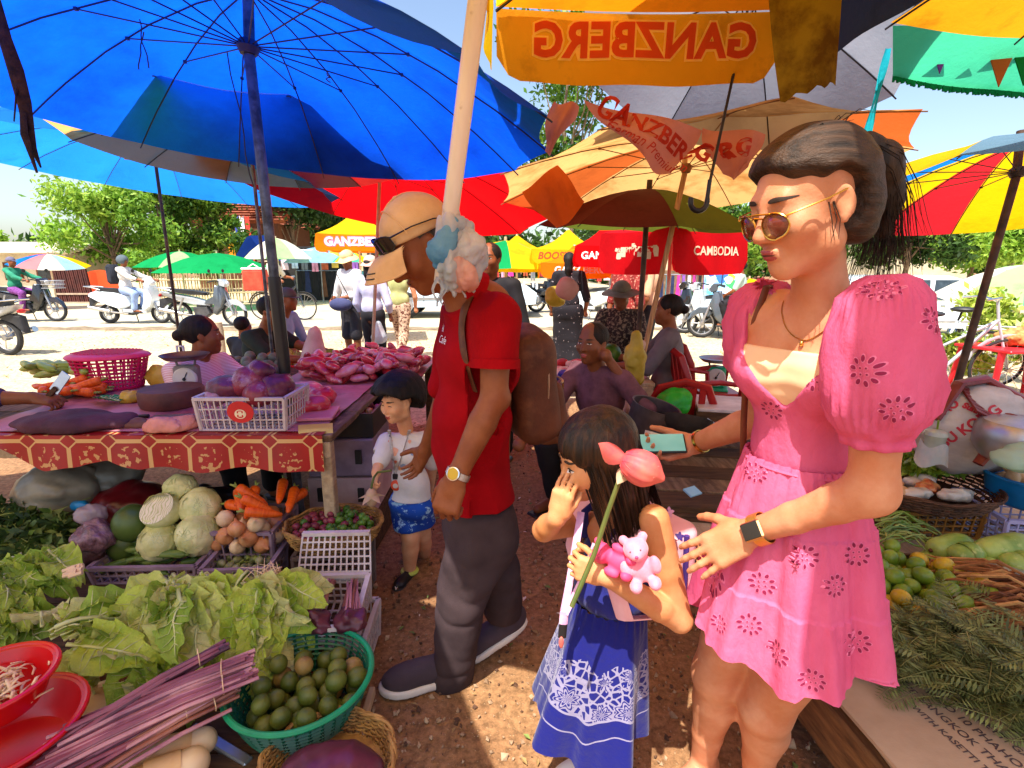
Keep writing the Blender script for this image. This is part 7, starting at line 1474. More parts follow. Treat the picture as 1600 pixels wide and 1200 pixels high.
M_block=mat('chopping_block',H('#4c2420'),H('#6c3830'),rough=.6,scale=9,bump=.2,bscale=30)
def at(u,v,z):return P(u,v,z=z)
c=at(250,640,TZ+.01);b=MB();b.lathe([(.001,0),(.135,0),(.142,.02),(.142,.075),(.136,.085),(.001,.083)],40,Matrix.Translation(c+Vector((0,.1,0))));tag(b.obj('chopping_block',M_block,smooth=35),'thick round dark wooden chopping block on the meat table','chopping block')
def scale_thing(label,c,pan_m,body_m,rz=0,s=1.0,group='market scales'):
 root=thing('weighing_scale',label,'scale',c,group=group);Rm=rotm(0,0,rz);w=lambda x,y,z:Vector(c)+Rm@(Vector((x,y,z))*s);b=MB();b.box(w(0,0,.008),(.17*s,.15*s,.016*s),Rm,ch=.003);b.box(w(0,.02,.09),(.13*s,.07*s,.15*s),Rm,ch=.012);b.obj('body',body_m,root,smooth=30)
 M=(Matrix.Translation(w(0,-.018,.09))@Rm.to_4x4()@rotm(90,0,0).to_4x4());b=MB();b.lathe([(.001,.006),(.06*s,.006),(.066*s,.0),(.066*s,-.01)],28,M);d=b.obj('dial',mat('dial_white',H('#c8c0bc'),H('#dcd4d0'),rough=.35),root,smooth=40)
 b=MB();b.tube([w(0,-.027,.09),w(.02,-.028,.13)],.0025*s,5);b.ell(w(0,-.026,.09),.010*s,None,10,6);b.obj('needle',M_black,d,local=True)
 for q in(-1,1):b=MB();b.tube([w(.045*q,.02,.16),w(.055*q,.02,.20)],.007*s,6);b.obj('arm',body_m,root)
 b=MB();b.lathe([(.001,.0),(.10*s,.002),(.125*s,.022*s),(.130*s,.024*s),(.10*s,-.003),(.001,-.005)],32,Matrix.Translation(w(0,.02,.205)));b.obj('pan',pan_m,root,smooth=50);return root
M_pan=mat('dull_pan',(.12,.07,.07),(.2,.13,.13),rough=.35,metal=.6);M_green_en=mat('green_enamel',H('#1c9468'),H('#2cac7c'),rough=.4);M_grey_en=mat('grey_enamel',H('#6c6468'),H('#8c8488'),rough=.5)
scale_thing('old kitchen scale with a brown pan beside the chopping block',at(276,622,TZ+.01)+Vector((0,.1,0)),M_pan,M_grey_en,8,.92)
c=at(152,612,TZ+.01)+Vector((0,.12,0));root=thing('basket','hot pink perforated plastic basket with a lid on the meat table','basket',c);b=MB();rows_,nn=9,56
for i in range(rows_):t_=i/(rows_-1);q=lerp(.145,.185,t_);b.tube([c+Vector((1.08*q*math.cos(a),.8*q*math.sin(a),.012+.165*t_))for a in np.linspace(0,6.283,61)[:-1]],.0052,4,closed=True)
for k in range(nn):a=2*math.pi*k/nn;b.tube([c+Vector((1.08*lerp(.145,.185,t_)*math.cos(a+.1*(k%2)*t_),.8*lerp(.145,.185,t_)*math.sin(a+.1*(k%2)*t_),.012+.165*t_))for t_ in(0,.5,1)],.0046,4)
b.obj('perforated_wall',M_pinkpl,root,kind='stuff')
b=MB();b.lathe([(.001,.010),(.15,.010),(.146,.0),(.001,0)],40,Matrix.Translation(c),sx=1.08,sy=.8);b.obj('base',M_pinkpl,root)
b=MB();b.lathe([(.001,.200),(.10,.200),(.17,.196),(.192,.188),(.202,.178),(.198,.172)],48,Matrix.Translation(c),sx=1.08,sy=.8)
for k in range(13):x=(k-6)*.024;b.beam(c+Vector((x,-.11*math.sqrt(max(.05,1-(x/.2)**2)),.2035)),c+Vector((x,.11*math.sqrt(max(.05,1-(x/.2)**2)),.2035)),.007,.004)
b.obj('lid',M_pinkpl,root,smooth=40)
def softlump(name,label,cat,c,r,m,seed,amp=.012,fr=26,rot=(0,0,0),h=.007,flat=None,group=None):
 S=SDF();S.ell(c,r,rotm(*rot),.02);S.disp(lambda X:(wob(X,fr,seed)*amp+np.abs(wob(X,fr*1.9,seed+2))*-amp*.6).astype(np.float32))
 if flat is not None:S.plane((0,0,flat),(0,0,-1),.003)
 return tag(S.obj(name,m,None,h=h),label,cat,group)
M_purpc=mat('dark_plum_cloth',H('#3c1e2c'),H('#5a3040'),rough=.8,scale=6,bump=.4,bscale=70)
softlump('cloth_bundle','folded dark plum cloth lying at the left end of the meat table','cloth',at(100,665,TZ+.03)+Vector((0,.05,0)),(.25,.11,.045),M_purpc,3,.010,20,(0,0,4),.007,TZ+.009)
softlump('rag','crumpled salmon pink rag beside the white crate','cloth',at(268,666,TZ+.025),(.10,.055,.035),mat('salmon_rag',H('#c4786c'),H('#dc9484'),rough=.9,bump=.4,bscale=90),6,.014,44,(0,0,12),.006,TZ+.009);softlump('hide_scrap','brown crumpled strip of hide in front of the chopping block','meat',at(195,662,TZ+.02),(.11,.045,.03),mat('brown_hide',H('#5c3428'),H('#7c4c3c'),rough=.6),8,.012,40,(0,0,-6),.006,TZ+.009)
softlump('yellow_bag','crumpled yellow plastic bag behind the chopping block','plastic bag',at(222,604,TZ+.05)+Vector((0,.22,0)),(.12,.07,.07),mat('yellow_plastic',H('#c89c2c'),H('#dcb448'),rough=.4,trans=.2),10,.016,30,(0,0,0),.008,TZ+.009);softlump('yellow_bag','small twisted yellow bag left of the chopping block','plastic bag',at(190,628,TZ+.03)+Vector((0,.08,0)),(.05,.04,.04),MATS['yellow_plastic'],12,.014,40,(0,0,0),.007,TZ+.009)
me=leafmesh('banana_scrap',.2,.05,.004,3,.1,[mat('banana_leaf',H('#0c7030'),H('#1c9044'),rough=.4,trans=.3),M_ribw],.02);put('leaf',me,at(172,632,TZ+.03)+Vector((0,.06,0)),(0.1,.1,1.2),1,'piece of bright green banana leaf in front of the pink basket','leaf')
kn=thing('knife','broad kitchen knife lying in front of the chopping block','knife',at(240,652,TZ+.012));c=at(232,652,TZ+.014);b=MB();b.prism([(-.02,-.02),(.14,-.026),(.16,.0),(.14,.018),(-.02,.016)],Matrix.Translation(c+Vector((.03,.02,0)))@rotm(0,0,8).to_4x4(),.003);b.obj('blade',mat('blade_steel',(.4,.38,.38),(.6,.58,.58),rough=.3,metal=.9),kn,smooth=False);b=MB();b.beam(c+Vector((-.01,.018,0)),c+Vector((-.11,.004,0)),.022,.016,ch=.004);b.obj('handle',M_black,kn,smooth=False)
cc_=at(380,672,TZ+.012)+Vector((0,.12,0));cr,Wc=crate('white plastic crate with a red oval label heaped with purple offal',cc_,(.37,.25,.135),M_wplas,0,0,14,3,t=.0055)
b=MB();M=Matrix.Translation(Wc(.02,-1.0,.60)+Vector((0,-.008,0)))@rotm(90,0,0).to_4x4();vs_,fs=ringpoly(lambda a:(.055*math.cos(a),.046*math.sin(a)),28,1);b.add([M@Vector((x,y,0))for x,y in vs_],fs,0);vs_,fs=ringpoly(lambda a:(.024*math.cos(a),.020*math.sin(a)),20,1);b.add([M@Vector((x,y-.008,.002))for x,y in vs_],fs,1);vs_,fs=ringpoly(lambda a:(.019*math.cos(a),.016*math.sin(a)),20,1);b.add([M@Vector((x,y-.008,.003))for x,y in vs_],fs,0)
vs_,fs=text_polys('HH',.026,.002);b.add([M@Vector((x,y-.008,.004))for x,y in vs_],fs,1);b.obj('label',[mat('label_red',H('#b81c1c'),H('#cc2828'),rough=.5),mat('label_cream',H('#e8d0a8'),H('#f0dcb8'),rough=.5)],cr,smooth=False)
for i,(dx,dy,dz,r,m)in enumerate(((-.10,-.02,.15,.085,0),(.0,.02,.17,.095,1),(.11,-.01,.155,.085,0),(.05,-.06,.14,.07,1),(-.14,-.05,.125,.05,2),(.03,.02,.22,.06,0),(-.05,.05,.15,.07,2))):
 softlump('offal',['purple lump of offal heaped in the white crate','dark red lump of offal heaped in the white crate','pale mauve lump of offal at the edge of the white crate'][m],'meat',cc_+Vector((dx,dy,dz)),(r,r*.8,r*.7),M_offal[m],30+i,.012,26,(0,0,i*40),.008,group='offal in the white crate')
table('low far table covered with heaps of red meat',-1.40,-.60,2.98,3.95,.72,5,M_plank,leg_m=M_dplank)
b=MB();b.grid(lambda u,v:Vector((lerp(-1.42,-.58,u),lerp(2.96,3.97,v),.728+.003*math.sin(u*20+v*13))),20,20);tag(b.obj('plastic_sheet',M_pinks,smooth=True),'pink plastic sheet under the heaps of red meat','sheet')
pts=drop(150,-.98,3.42,.73,.40,.036,.95);
for i,p in enumerate(pts):
 k=i%3;me=lump(f'meat_piece_{k}_{i % 4}',.046,M_meatr[k],(1.5,.8,.55),.22,2.6,i%4+3,12,8);put('meat_piece',me,p,(rv.gauss(0,.3),rv.gauss(0,.3),rv.uniform(0,6.28)),rv.uniform(.75,1.15),'small piece of red raw meat in the heap on the far table','meat','red meat on the far table')
for i,(u,v,r)in enumerate(((470,640,.10),(455,618,.12),(492,628,.08),(430,622,.08))):softlump('meat_slab','pink slab of meat behind the umbrella pole','meat',at(u,v,TZ+.05)+Vector((0,.1,0)),(r,r*.7,r*.4),M_meatr[1 if i%2 else 0],50+i,.014,24,(0,0,i*50),.008,TZ+.009,'pink slabs by the umbrella pole')
b=MB();p=at(486,652,TZ+.02);b.box(p+Vector((0,.06,.0)),(.18,.2,.014),rotm(0,0,8),ch=.003);tag(b.obj('board',mat('pink_board',H('#c8707c'),H('#dc8890'),rough=.4),smooth=False),'flat pink cutting board right of the umbrella pole','board')
b=MB();b.grid(lambda u,v:at(lerp(466,520,u),lerp(664,676,v)-3*u,TZ+.012)-Vector((0,.0,.02*(v>.9))),5,5);tag(b.obj('yellow_sheet',mat('yellow_card',H('#d8b44c'),H('#e8c868'),rough=.6),smooth=True),'yellow plastic scrap at the corner of the meat table','sheet')
sx0=P(540,660,Y=2.55).x
for k,(z0,m,lb)in enumerate(((.0,M_dplank,'dark wooden box at the bottom of the stack by the aisle'),(.2,mat('foam',H('#b08c8c'),H('#c8a8a4'),rough=.8),'worn pinkish foam box in the stack by the aisle'),(.40,M_mauvec,'mauve box third from the ground in the stack by the aisle'))):
 r_=thing('stacked_box',lb,'box',(sx0,2.62,z0));b=MB();b.box((sx0,2.62,z0+.098),(.34-.01*k,.42,.19),rotm(0,0,3*k-3),ch=.006);b.obj('shell',m,r_,smooth=False)
 for q in(-.1,.1):b=MB();b.box((sx0+q,2.62-.214-.004*k,z0+.11),(.03,.012,.07));b.obj('slot',M_dark,r_,smooth=False)
bx=thing('black_tub','black plastic tub of small pink shellfish on the stack by the aisle','tub',(sx0,2.62,.60));b=MB();
for(cx,cy_,w,d)in((0,-.18,.34,.012),(0,.18,.34,.012),(-.165,0,.012,.36),(.165,0,.012,.36)):b.box((sx0+cx,2.62+cy_,.66),(w,d,.12))
b.box((sx0,2.62,.605),(.33,.36,.01));b.obj('wall',M_black,bx,smooth=False)
for i,p in enumerate(drop(60,sx0,2.62,.64,.15,.020)):put('shellfish',lump(f'shell_{i % 3}',.022,[M_meatr[1],M_oni,M_shal][i%3],(1,.8,.8),.1,3,i%3),p,rr3(),1,'small pink shellfish in the black tub','shellfish','shellfish in the black tub')
def carrot_mesh():
 b=MB();b.lathe([(.001,.0),(.008,.004),(.016,.03),(.021,.08),(.025,.13),(.025,.15),(.018,.162),(.006,.164)],12);b.tube([(0,0,.16),(.004,.002,.18),(.010,.004,.195)],[.008,.006,.004],6,1);b.tube([(.004,0,.16),(-.006,.003,.178),(-.014,.002,.186)],[.006,.004,.002],5,1);return b.mesh('carrot',[M_car,M_cgreen],True)
CM=carrot_mesh()
for i in range(16):
 p=at(22+70*rv.random(),606+12*rv.random(),TZ+.03+.03*rv.random())+Vector((0,.1,0));put('carrot',CM,p,(R(90)+rv.gauss(0,.1),rv.gauss(0,.15),R(100)+rv.gauss(0,.5)),.95,'orange carrot heaped on the meat table beside the pink basket','carrot','carrots beside the pink basket')
def cuc_mesh(key,r,L,m,bend):
 def f():
  b=MB();n=9;b.tube([(bend*math.sin(math.pi*k/(n-1)),0,L*(k/(n-1)-.5))for k in range(n)],[r*(.25 if k in(0,n-1)else(.85 if k in(1,n-2)else 1))for k in range(n)],10);b.tube([(0,0,L/2),(.002,0,L/2+.014)],.004,5);return b.mesh(key,m,True)
 return pmesh(key,f)
for i in range(26):p=at(-10+75*rv.random(),575+20*rv.random(),TZ+.06+.07*rv.random())+Vector((0,.22,0));put('gourd',cuc_mesh(f'ridge_gourd_{i % 3}',.022,.2,M_gourd,.01*(i%3)),p,(R(90)+rv.gauss(0,.15),rv.gauss(0,.1),rv.gauss(1.2,.4)),1,'slim pale green gourd in the pile at the far left of the meat table','gourd','green gourds at the far left')
for i,(u,v,Y,r,m,lb)in enumerate(((90,770,2.25,(.20,.12,.13),'g','grey translucent plastic bag under the left of the meat table'),(150,745,2.4,(.22,.14,.12),'g','larger grey plastic bag behind it under the meat table'),(205,790,2.3,(.16,.12,.10),'r','dark red plastic bag under the meat table'),(330,800,2.55,(.3,.14,.14),'k','black plastic bag in the shade under the meat table'))):
 softlump('plastic_bag',lb,'plastic bag',P(u,v,Y=Y),r,{'g':mat('grey_plastic_bag',H('#70685c'),H('#98907f'),rough=.3,trans=.2),'r':mat('wine_plastic_bag',H('#4c0c14'),H('#70141c'),rough=.3),'k':M_black}[m],70+i,.022,18,(0,0,0),.012)
b=MB();q=P(478,800,Y=2.27);b.box((q.x,2.27,.085),(.24,.22,.17),rotm(0,0,6),ch=.02);tag(b.obj('umbrella_base',mat('clay_block',H('#4c2c20'),H('#6c4434'),rough=.9,bump=.4,bscale=30),smooth=False),'brown clay block holding the blue umbrella pole under the table corner','umbrella base')
# ------------------------ the vegetable stall in front of it
table('low slatted platform under the vegetables at left',-2.3,-.62,1.5,2.0,.17,4,M_dplank,leg_m=M_dplank,rail=False);table('low front platform under the greens at left',-1.9,-.52,.75,1.48,.10,5,M_dplank,leg_m=M_dplank,rail=False)
def cabbage(label,u,v,z,r,seed,cut=False):
 c=at(u,v,z);root=thing('cabbage',label,'cabbage',c,group='heap of cabbages');rl=random.Random(seed);S=SDF();S.ell(c,(r,r,r*.88));
 if cut:S.plane(c+Vector((-.1,-.5,.55)).normalized()*r*.45,(-.1,-.62,.75),.004)
 S.disp(lambda X:wob(X,30,seed)*.0025);o=S.obj('heart',M_cab,root,h=.007)
 if cut:
  n=Vector((-.1,-.62,.75)).normalized();F=frame(Vector((1,0,0)),n);b=MB();pc_=c+Vector((-.1,-.5,.55)).normalized()*r*.45;vs_,fs=ringpoly(lambda a:(r*.90*math.cos(a),r*.90*math.sin(a)),30,3);F=frame(n.orthogonal(),n,pc_+n*.003);b.add([F@Vector((x,y,-.004*((x*x+y*y)/r/r)))for x,y in vs_],fs);b.obj('cut_face',M_cabw,root)
 for k in range(7):
  a0,t0=rl.uniform(0,6.28),rl.uniform(.5,1.3);ax=Vector((rl.gauss(0,1),rl.gauss(0,1),rl.uniform(-.2,1))).normalized()
  if cut and ax.dot(Vector((-.1,-.62,.75)).normalized())>-.1:continue
  F=frame(ax.orthogonal(),ax);b=MB();rr_=r*(1.012+.012*k/7)
  b.grid(lambda u_,v_:c+F@Vector((rr_*math.sin(v_*1.15)*math.cos(u_*6.283+.2*math.sin(9*v_)),rr_*math.sin(v_*1.15)*math.sin(u_*6.283),rr_*.95*math.cos(v_*1.15)+.010*v_**6*math.sin(u_*30))),26,8,cu=True)
  for q in range(9):b.tube([c+F@Vector(((rr_+.001)*math.sin(v_*1.15)*math.cos(q*.698+.35*v_),(rr_+.001)*math.sin(v_*1.15)*math.sin(q*.698+.35*v_),(rr_+.001)*.95*math.cos(v_*1.15)))for v_ in(.05,.3,.55,.8,.95)],[.0022,.0018,.0013,.0009,.0005],4,1,cap=False)
  b.obj('leaf',[M_cab,M_ribw],root,smooth=True)
for i,(u,v,z,r,cut,lb)in enumerate(((282,765,.47,.068,0,'round cabbage at the top of the heap'),(253,799,.42,.076,1,'cabbage with its pale cut face showing'),(313,792,.41,.082,0,'large cabbage at the right of the heap'),(309,835,.32,.085,0,'big pale cabbage low at the right of the heap'),(250,845,.30,.080,0,'cabbage low at the left under the cut one'),(345,822,.31,.05,0,'small cabbage squeezed beside the carrots'))):cabbage(lb,u,v,z,r,i+1,cut)
S_=lump('melon',.075,M_mango,(1,1,1.08),.03,2,4,20,14);put('green_melon',S_,at(206,817,.36),(0,.2,0),1,'round dark green melon beside the bagged banana blossoms','melon');put('green_melon',S_,at(195,852,.26),(.5,.2,0),.9,'dark green melon half hidden under the first one','melon')
softlump('blossom_bag','clear plastic bag of shredded purple banana blossom','plastic bag',at(146,838,.33),(.085,.075,.06),mat('shredded_purple',H('#5c3440'),H('#9c7480'),rough=.4,scale=40,stretch=(1,3,1),coat=.6,bump=.8,bscale=70),81,.014,40,h=.006);softlump('blossom_bag','knotted top of clear plastic over the purple blossoms','plastic bag',at(142,806,.39),(.06,.05,.05),mat('clear_bag',H('#a89098'),H('#d0bcc0'),rough=.15,trans=.4,coat=.6,alpha=.85),83,.016,46,h=.006);softlump('blossom_bag','dark lower heap of purple banana blossom','plastic bag',at(128,866,.26),(.08,.07,.05),mat('dark_purple_heap',H('#2c161c'),H('#583840'),rough=.5,bump=.8,bscale=60),85,.014,44,h=.006)
sprig_stuff('herb_pile','pile of dark green herb sprigs at the far left under the table',[(at(30,840,.30),(.16,.12,.07)),(at(75,828,.31),(.10,.09,.06)),(at(10,810,.34),(.15,.12,.06)),(at(60,865,.27),(.12,.08,.05))],2600,.028,M_herb,'herbs',5,90)
put('bottle',(lambda:(lambda b:(b.lathe([(.001,0),(.018,0),(.018,.05),(.008,.06),(.008,.07),(.001,.07)],12),b.mesh('bottle',M_bluep,True))[1])(MB()))(),at(118,790,.40),(R(80),0,R(70)),1.2,'small bright blue plastic bottle lying above the herbs','bottle')
crate('mauve crate of onions and carrots',at(384,878,.19)+Vector((0,.1,0)),(.27,.26,.15),M_mauvec,0,0,9,3)
cz=at(384,878,.19)+Vector((0,.1,0))
def onion_mesh(k):
 def f():b=MB();b.lathe([(.001,-.034),(.014,-.034),(.032,-.018),(.038,0),(.033,.018),(.018,.032),(.007,.040),(.004,.052),(.001,.053)],16);return b.mesh('onion',[M_oni,M_oniw][k],True)
 return pmesh(('onion',k),f)
for i,p in enumerate(drop(24,cz.x,cz.y-.05,cz.z+.06,.115,.034,1.05)):put('onion',onion_mesh(i%2),p,(rv.gauss(0,.9),rv.gauss(0,.9),rv.uniform(0,6)),rv.uniform(.85,1.05),'brown skinned onion in the mauve crate','onion','onions in the mauve crate')
for i,(u,v,z,ry,rz)in enumerate(((356,800,.44,20,10),(366,812,.42,60,30),(408,800,.42,82,75),(398,812,.41,86,60),(425,797,.43,40,20),(420,812,.41,80,95),(437,800,.42,30,-10),(432,815,.40,80,110),(372,822,.39,60,0),(385,806,.42,84,70),(440,812,.40,55,10))):put('carrot',CM,at(u,v,z)+Vector((0,.06,0)),(R(90-(i%3)*20),R(ry-60),R(rz+180)),.9,'fat orange carrot with cut green top above the onions','carrot','carrots above the onions')
c2=at(372,925,.14)+Vector((0,.08,0));crate('mauve crate of tiny striped eggplants',c2,(.26,.2,.11),M_mauvec,4,0,9,3)
def egg_mesh():
 b=MB();b.ell((0,0,0),(.017,.017,.019),None,10,8);b.lathe([(.001,.022),(.010,.016),(.013,.010)],8,None,1);b.tube([(0,0,.018),(.003,0,.032),(.01,0,.04)],.0025,5,1);return b.mesh('eggplant',[M_egg,M_cgreen],True)
EM=egg_mesh()
for i,p in enumerate(drop(48,c2.x,c2.y,c2.z+.04,.105,.018,1.15)):put('round_eggplant',EM,p,rr3(),rv.uniform(.85,1.15),'tiny round green eggplant in the mauve crate','eggplant','tiny eggplants in the mauve crate')
c3=at(232,905,.17)+Vector((0,.08,0));crate('shallow mauve crate of cucumbers',c3,(.42,.22,.07),M_mauvec,2,0,12,2)
for i in range(40):
 p=Vector((c3.x+rv.uniform(-.17,.20),c3.y+rv.uniform(-.07,.10),c3.z+.04+.013*(i//7)));put('cucumber',cuc_mesh(f'cucumber_{i % 3}',.0155,.125,M_cuc,.008*(i%3)),p,(R(90)+rv.gauss(0,.1),rv.gauss(0,.12),R(80)+rv.gauss(0,.45)),rv.uniform(.85,1.15),'small green cucumber in the shallow crate below the cabbages','cucumber','cucumbers below the cabbages')
cb_=at(508,866,.30)+Vector((0,.12,0));crate('grey crate under the wicker basket',Vector((cb_.x,cb_.y,.02)),(.26,.26,.27),mat('grey_crate',H('#5c4c48'),H('#7c6c64'),rough=.6),3,0,9,5);wbasket('round brown wicker basket of shallots and little limes by the aisle',cb_,.195,.075,M_wick,1.0,7,44,.8,tilt=(-6,0))
for i,p in enumerate(drop(130,cb_.x,cb_.y-.005,cb_.z+.012,.15,.0155,1.0,.02)):
 left=p.x<cb_.x-.015;pur=rv.random()<(.8 if left else .12)
 if pur:put('shallot',lump(f'shallot_{i % 3}',.018,M_shal,(1,.9,1.1),.1,2.5,i%3),p,rr3(),rv.uniform(.8,1.5 if rv.random()<.1 else 1.1),'red shallot in the round wicker basket','shallot','shallots in the wicker basket')
 else:put('lime',lump(f'small_lime_{i % 3}',.0165,M_lime,(1,1,1.06),.03,3,i%3),p,rr3(),rv.uniform(.85,1.1),'small dark green lime in the round wicker basket','lime','small limes in the wicker basket')
cw=at(500,1000,.16)+Vector((0,.07,0));crate('grey crate under the tipped white crate',Vector((cw.x+.02,cw.y+.03,.01)),(.26,.24,.15),M_wplas,2,0,9,3);crate('white crate propped open with pinkish stalks by the aisle',cw,(.27,.24,.12),M_wplas,3,10,10,4)
b=MB();bars(b,cw+Vector((-.135,.10,.12)),cw+Vector((.135,.11,.12)),cw+Vector((.125,.17,.27)),cw+Vector((-.125,.16,.27)),12,6,.006);b.beam(cw+Vector((-.125,.16,.275)),cw+Vector((.125,.17,.275)),.02,.014);tag(b.obj('lattice_crate',M_wplas,smooth=False),'white lattice crate standing up behind the pinkish stalks','crate','plastic crates')
for j in range(3):
 r_=thing('stalk_bunch',['bunch of pinkish stalks with dark tips at the left of the white crate','bunch of pinkish stalks with dark tips in the middle of the white crate','bunch of pinkish stalks with dark tips at the right of the white crate'][j],'vegetable',cw)
 for i in range(16):
  p=cw+Vector((-.09+.085*j+rv.gauss(0,.012),.07+rv.gauss(0,.008),.13+rv.gauss(0,.008)));q=p+Vector((-.02+.03*j+rv.gauss(0,.02),-.17,-.01+rv.gauss(0,.012)));b=MB();b.tube([p,p.lerp(q,.5)+Vector((0,0,.018)),q],[.0045,.0045,.004],5);b.obj('stalk',M_purp[1 if i%3 else 2],r_)
 softlump('tip_heap',['dark curled tips left','dark curled tips middle','dark curled tips right'][j]+' in the white crate','vegetable',cw+Vector((-.10+.11*j,-.115,.115)),(.05,.035,.03),M_purp[3],90+j,.018,60,h=.006)
cg=at(466,1140,.11);cg=Vector((cg.x,cg.y+.05,.12));root=thing('basket','green perforated plastic basket of dark green mandarins','basket',cg);b=MB();Rg=.198;hg=.13;rad=lambda t_:Rg*(.72+.28*t_**.7)
for i in range(10):t_=i/9;b.tube([cg+Vector((rad(t_)*math.cos(a),rad(t_)*math.sin(a),hg*t_))for a in np.linspace(0,6.283,73)[:-1]],.0045,4,closed=True)
for k in range(72):a=2*math.pi*k/72;b.tube([cg+Vector((rad(t_)*math.cos(a+.05*(k%2*2-1)*t_),rad(t_)*math.sin(a+.05*(k%2*2-1)*t_),hg*t_))for t_ in(0,.35,.7,1)],.0034,4)
for k in range(1,8):b.tube([cg+Vector((rad(0)*k/8*math.cos(a),rad(0)*k/8*math.sin(a),.003))for a in np.linspace(0,6.283,41)[:-1]],.0042,4,closed=True)
for k in range(28):a=2*math.pi*k/28;b.tube([cg+Vector((.02*math.cos(a),.02*math.sin(a),.003)),cg+Vector((rad(0)*math.cos(a),rad(0)*math.sin(a),.003))],.0036,4)
b.obj('perforated_wall',mat('dark_green_plastic',H('#0c4c38'),H('#126448'),rough=.4),root,kind='stuff');b=MB();b.torus(cg+Vector((0,0,hg)),Rg+.003,.0085,None,64,8);b.obj('rim',M_greenp,root)
ml_=drop(40,cg.x+.022,cg.y-.005,cg.z+.004,.142,.0292,1.0,.02)
for i,p in enumerate(ml_):put('mandarin',lump(f'mandarin_{i % 4}',.030,M_mandb if i%9==4 else M_mand,(1,1,.9),.035,2.5,i%4,16,12)if i%9!=4 else lump(f'mandarin_b_{i % 2}',.030,M_mandb,(1,1,.9),.035,2.5,7,16,12),p,rr3(),rv.uniform(.9,1.08),'speckled brown mandarin in the green basket' if i%9==4 else 'dark green mandarin in the green basket','mandarin','brown mandarins in the green basket' if i%9==4 else 'green mandarins in the green basket')
b=MB();b.beam(P(556,1168,z=.09),P(582,1078,z=.09),.02,.03,ch=.003);tag(b.obj('wooden_stick',M_plankp,smooth=False),'pale bamboo lath beside the green basket','stick')
wbasket('pale wicker basket cut off by the bottom edge',at(515,1215,.14),.15,.06,M_wick,1.1,6,40,.85);softlump('purple_root','dark purple root in the pale wicker basket at the bottom','vegetable',at(515,1215,.19),(.13,.09,.05),M_purp[3],99,.006,30,h=.006)
LM=[leafmesh(f'lettuce_leaf_{k}',.25,.066+.013*(k%3),.017+.005*(k%2),k,.35+.22*(k%3),[M_let[k%4],M_ribw],.22,17,30)for k in range(8)]
LC=[leafmesh(f'curly_leaf_{k}',.20,.06,.022,40+k,.3+.15*k,[M_let[(2,0,2)[k]],M_ribw],.12,17,30)for k in range(3)]
G1_='bunches of leafy greens on the stall'
for i,(a,e,n,ms,sc_,lb)in enumerate((((-20,905,.33),(120,960,.26),16,LC,1.05,'curly dark green bunch at the far left edge'),((40,880,.34),(60,990,.26),16,LC,1.0,'curly green bunch behind the pale romaine'),((-10,960,.24),(80,1035,.20),14,LC,1.0,'curly green bunch lowest at the left edge'),((85,1010,.30),(215,910,.37),12,LM,.95,'pale yellow green romaine pointing to the upper right'),((120,1035,.26),(235,955,.33),12,LM,.9,'second romaine tucked under the pale one'),((300,912,.345),(205,1040,.28),20,LM,1.15,'broad leaved mustard green flowing down to the left'),((318,915,.345),(300,1070,.26),18,LM,1.15,'broad leaved mustard green hanging straight down'),((280,912,.345),(345,1000,.33),12,LM,.95,'broad mustard green leaves spread to the right, brightest in the sun'),((418,905,.36),(340,1050,.27),16,LM,1.0,'mustard green bunch with its roots up, leaves falling left'),((424,908,.36),(405,1075,.25),18,LM,1.0,'mustard green bunch with its roots up, leaves falling straight'),((200,1060,.20),(310,1075,.22),10,LM,.85,'dark leaves lying under the mustard greens'),((150,1000,.22),(150,1075,.18),12,LM,.9,'crumpled leaves between the romaine and the red basin'),((395,985,.26),(420,1100,.20),8,LM,.8,'loose outer leaves hanging over the green basket'))):
 bunch('leafy_greens',lb,at(*a),at(*e),n,ms,.42,.17,'leafy vegetable',G1_,s=sc_,seed=i+3,thick=.06,base_r=.03)
b=MB()
for i in range(34):p=at(424,906,.375)+Vector((rv.gauss(0,.02),rv.gauss(0,.015),rv.uniform(0,.02)));b.tube([p,p+Vector((rv.gauss(0,.012),rv.gauss(0,.012),.02)),p+Vector((rv.gauss(0,.03),rv.gauss(0,.02),.035+rv.gauss(0,.012)))],[.003,.002,.0008],4)
tag(b.obj('root_tuft',M_shootp,smooth=True),'tuft of thin pale roots on top of the upturned mustard green bunch','roots',kind='stuff')
for i in range(12):b=MB();p=at(98+14*rv.random(),888+14*rv.random(),.36);b.tube([p,p+Vector((.04,.01,.01))],.007,7);tag(b.obj('scallion',M_shootp),'white cut stem end at the top of the curly greens','stem','white stem ends of the greens')
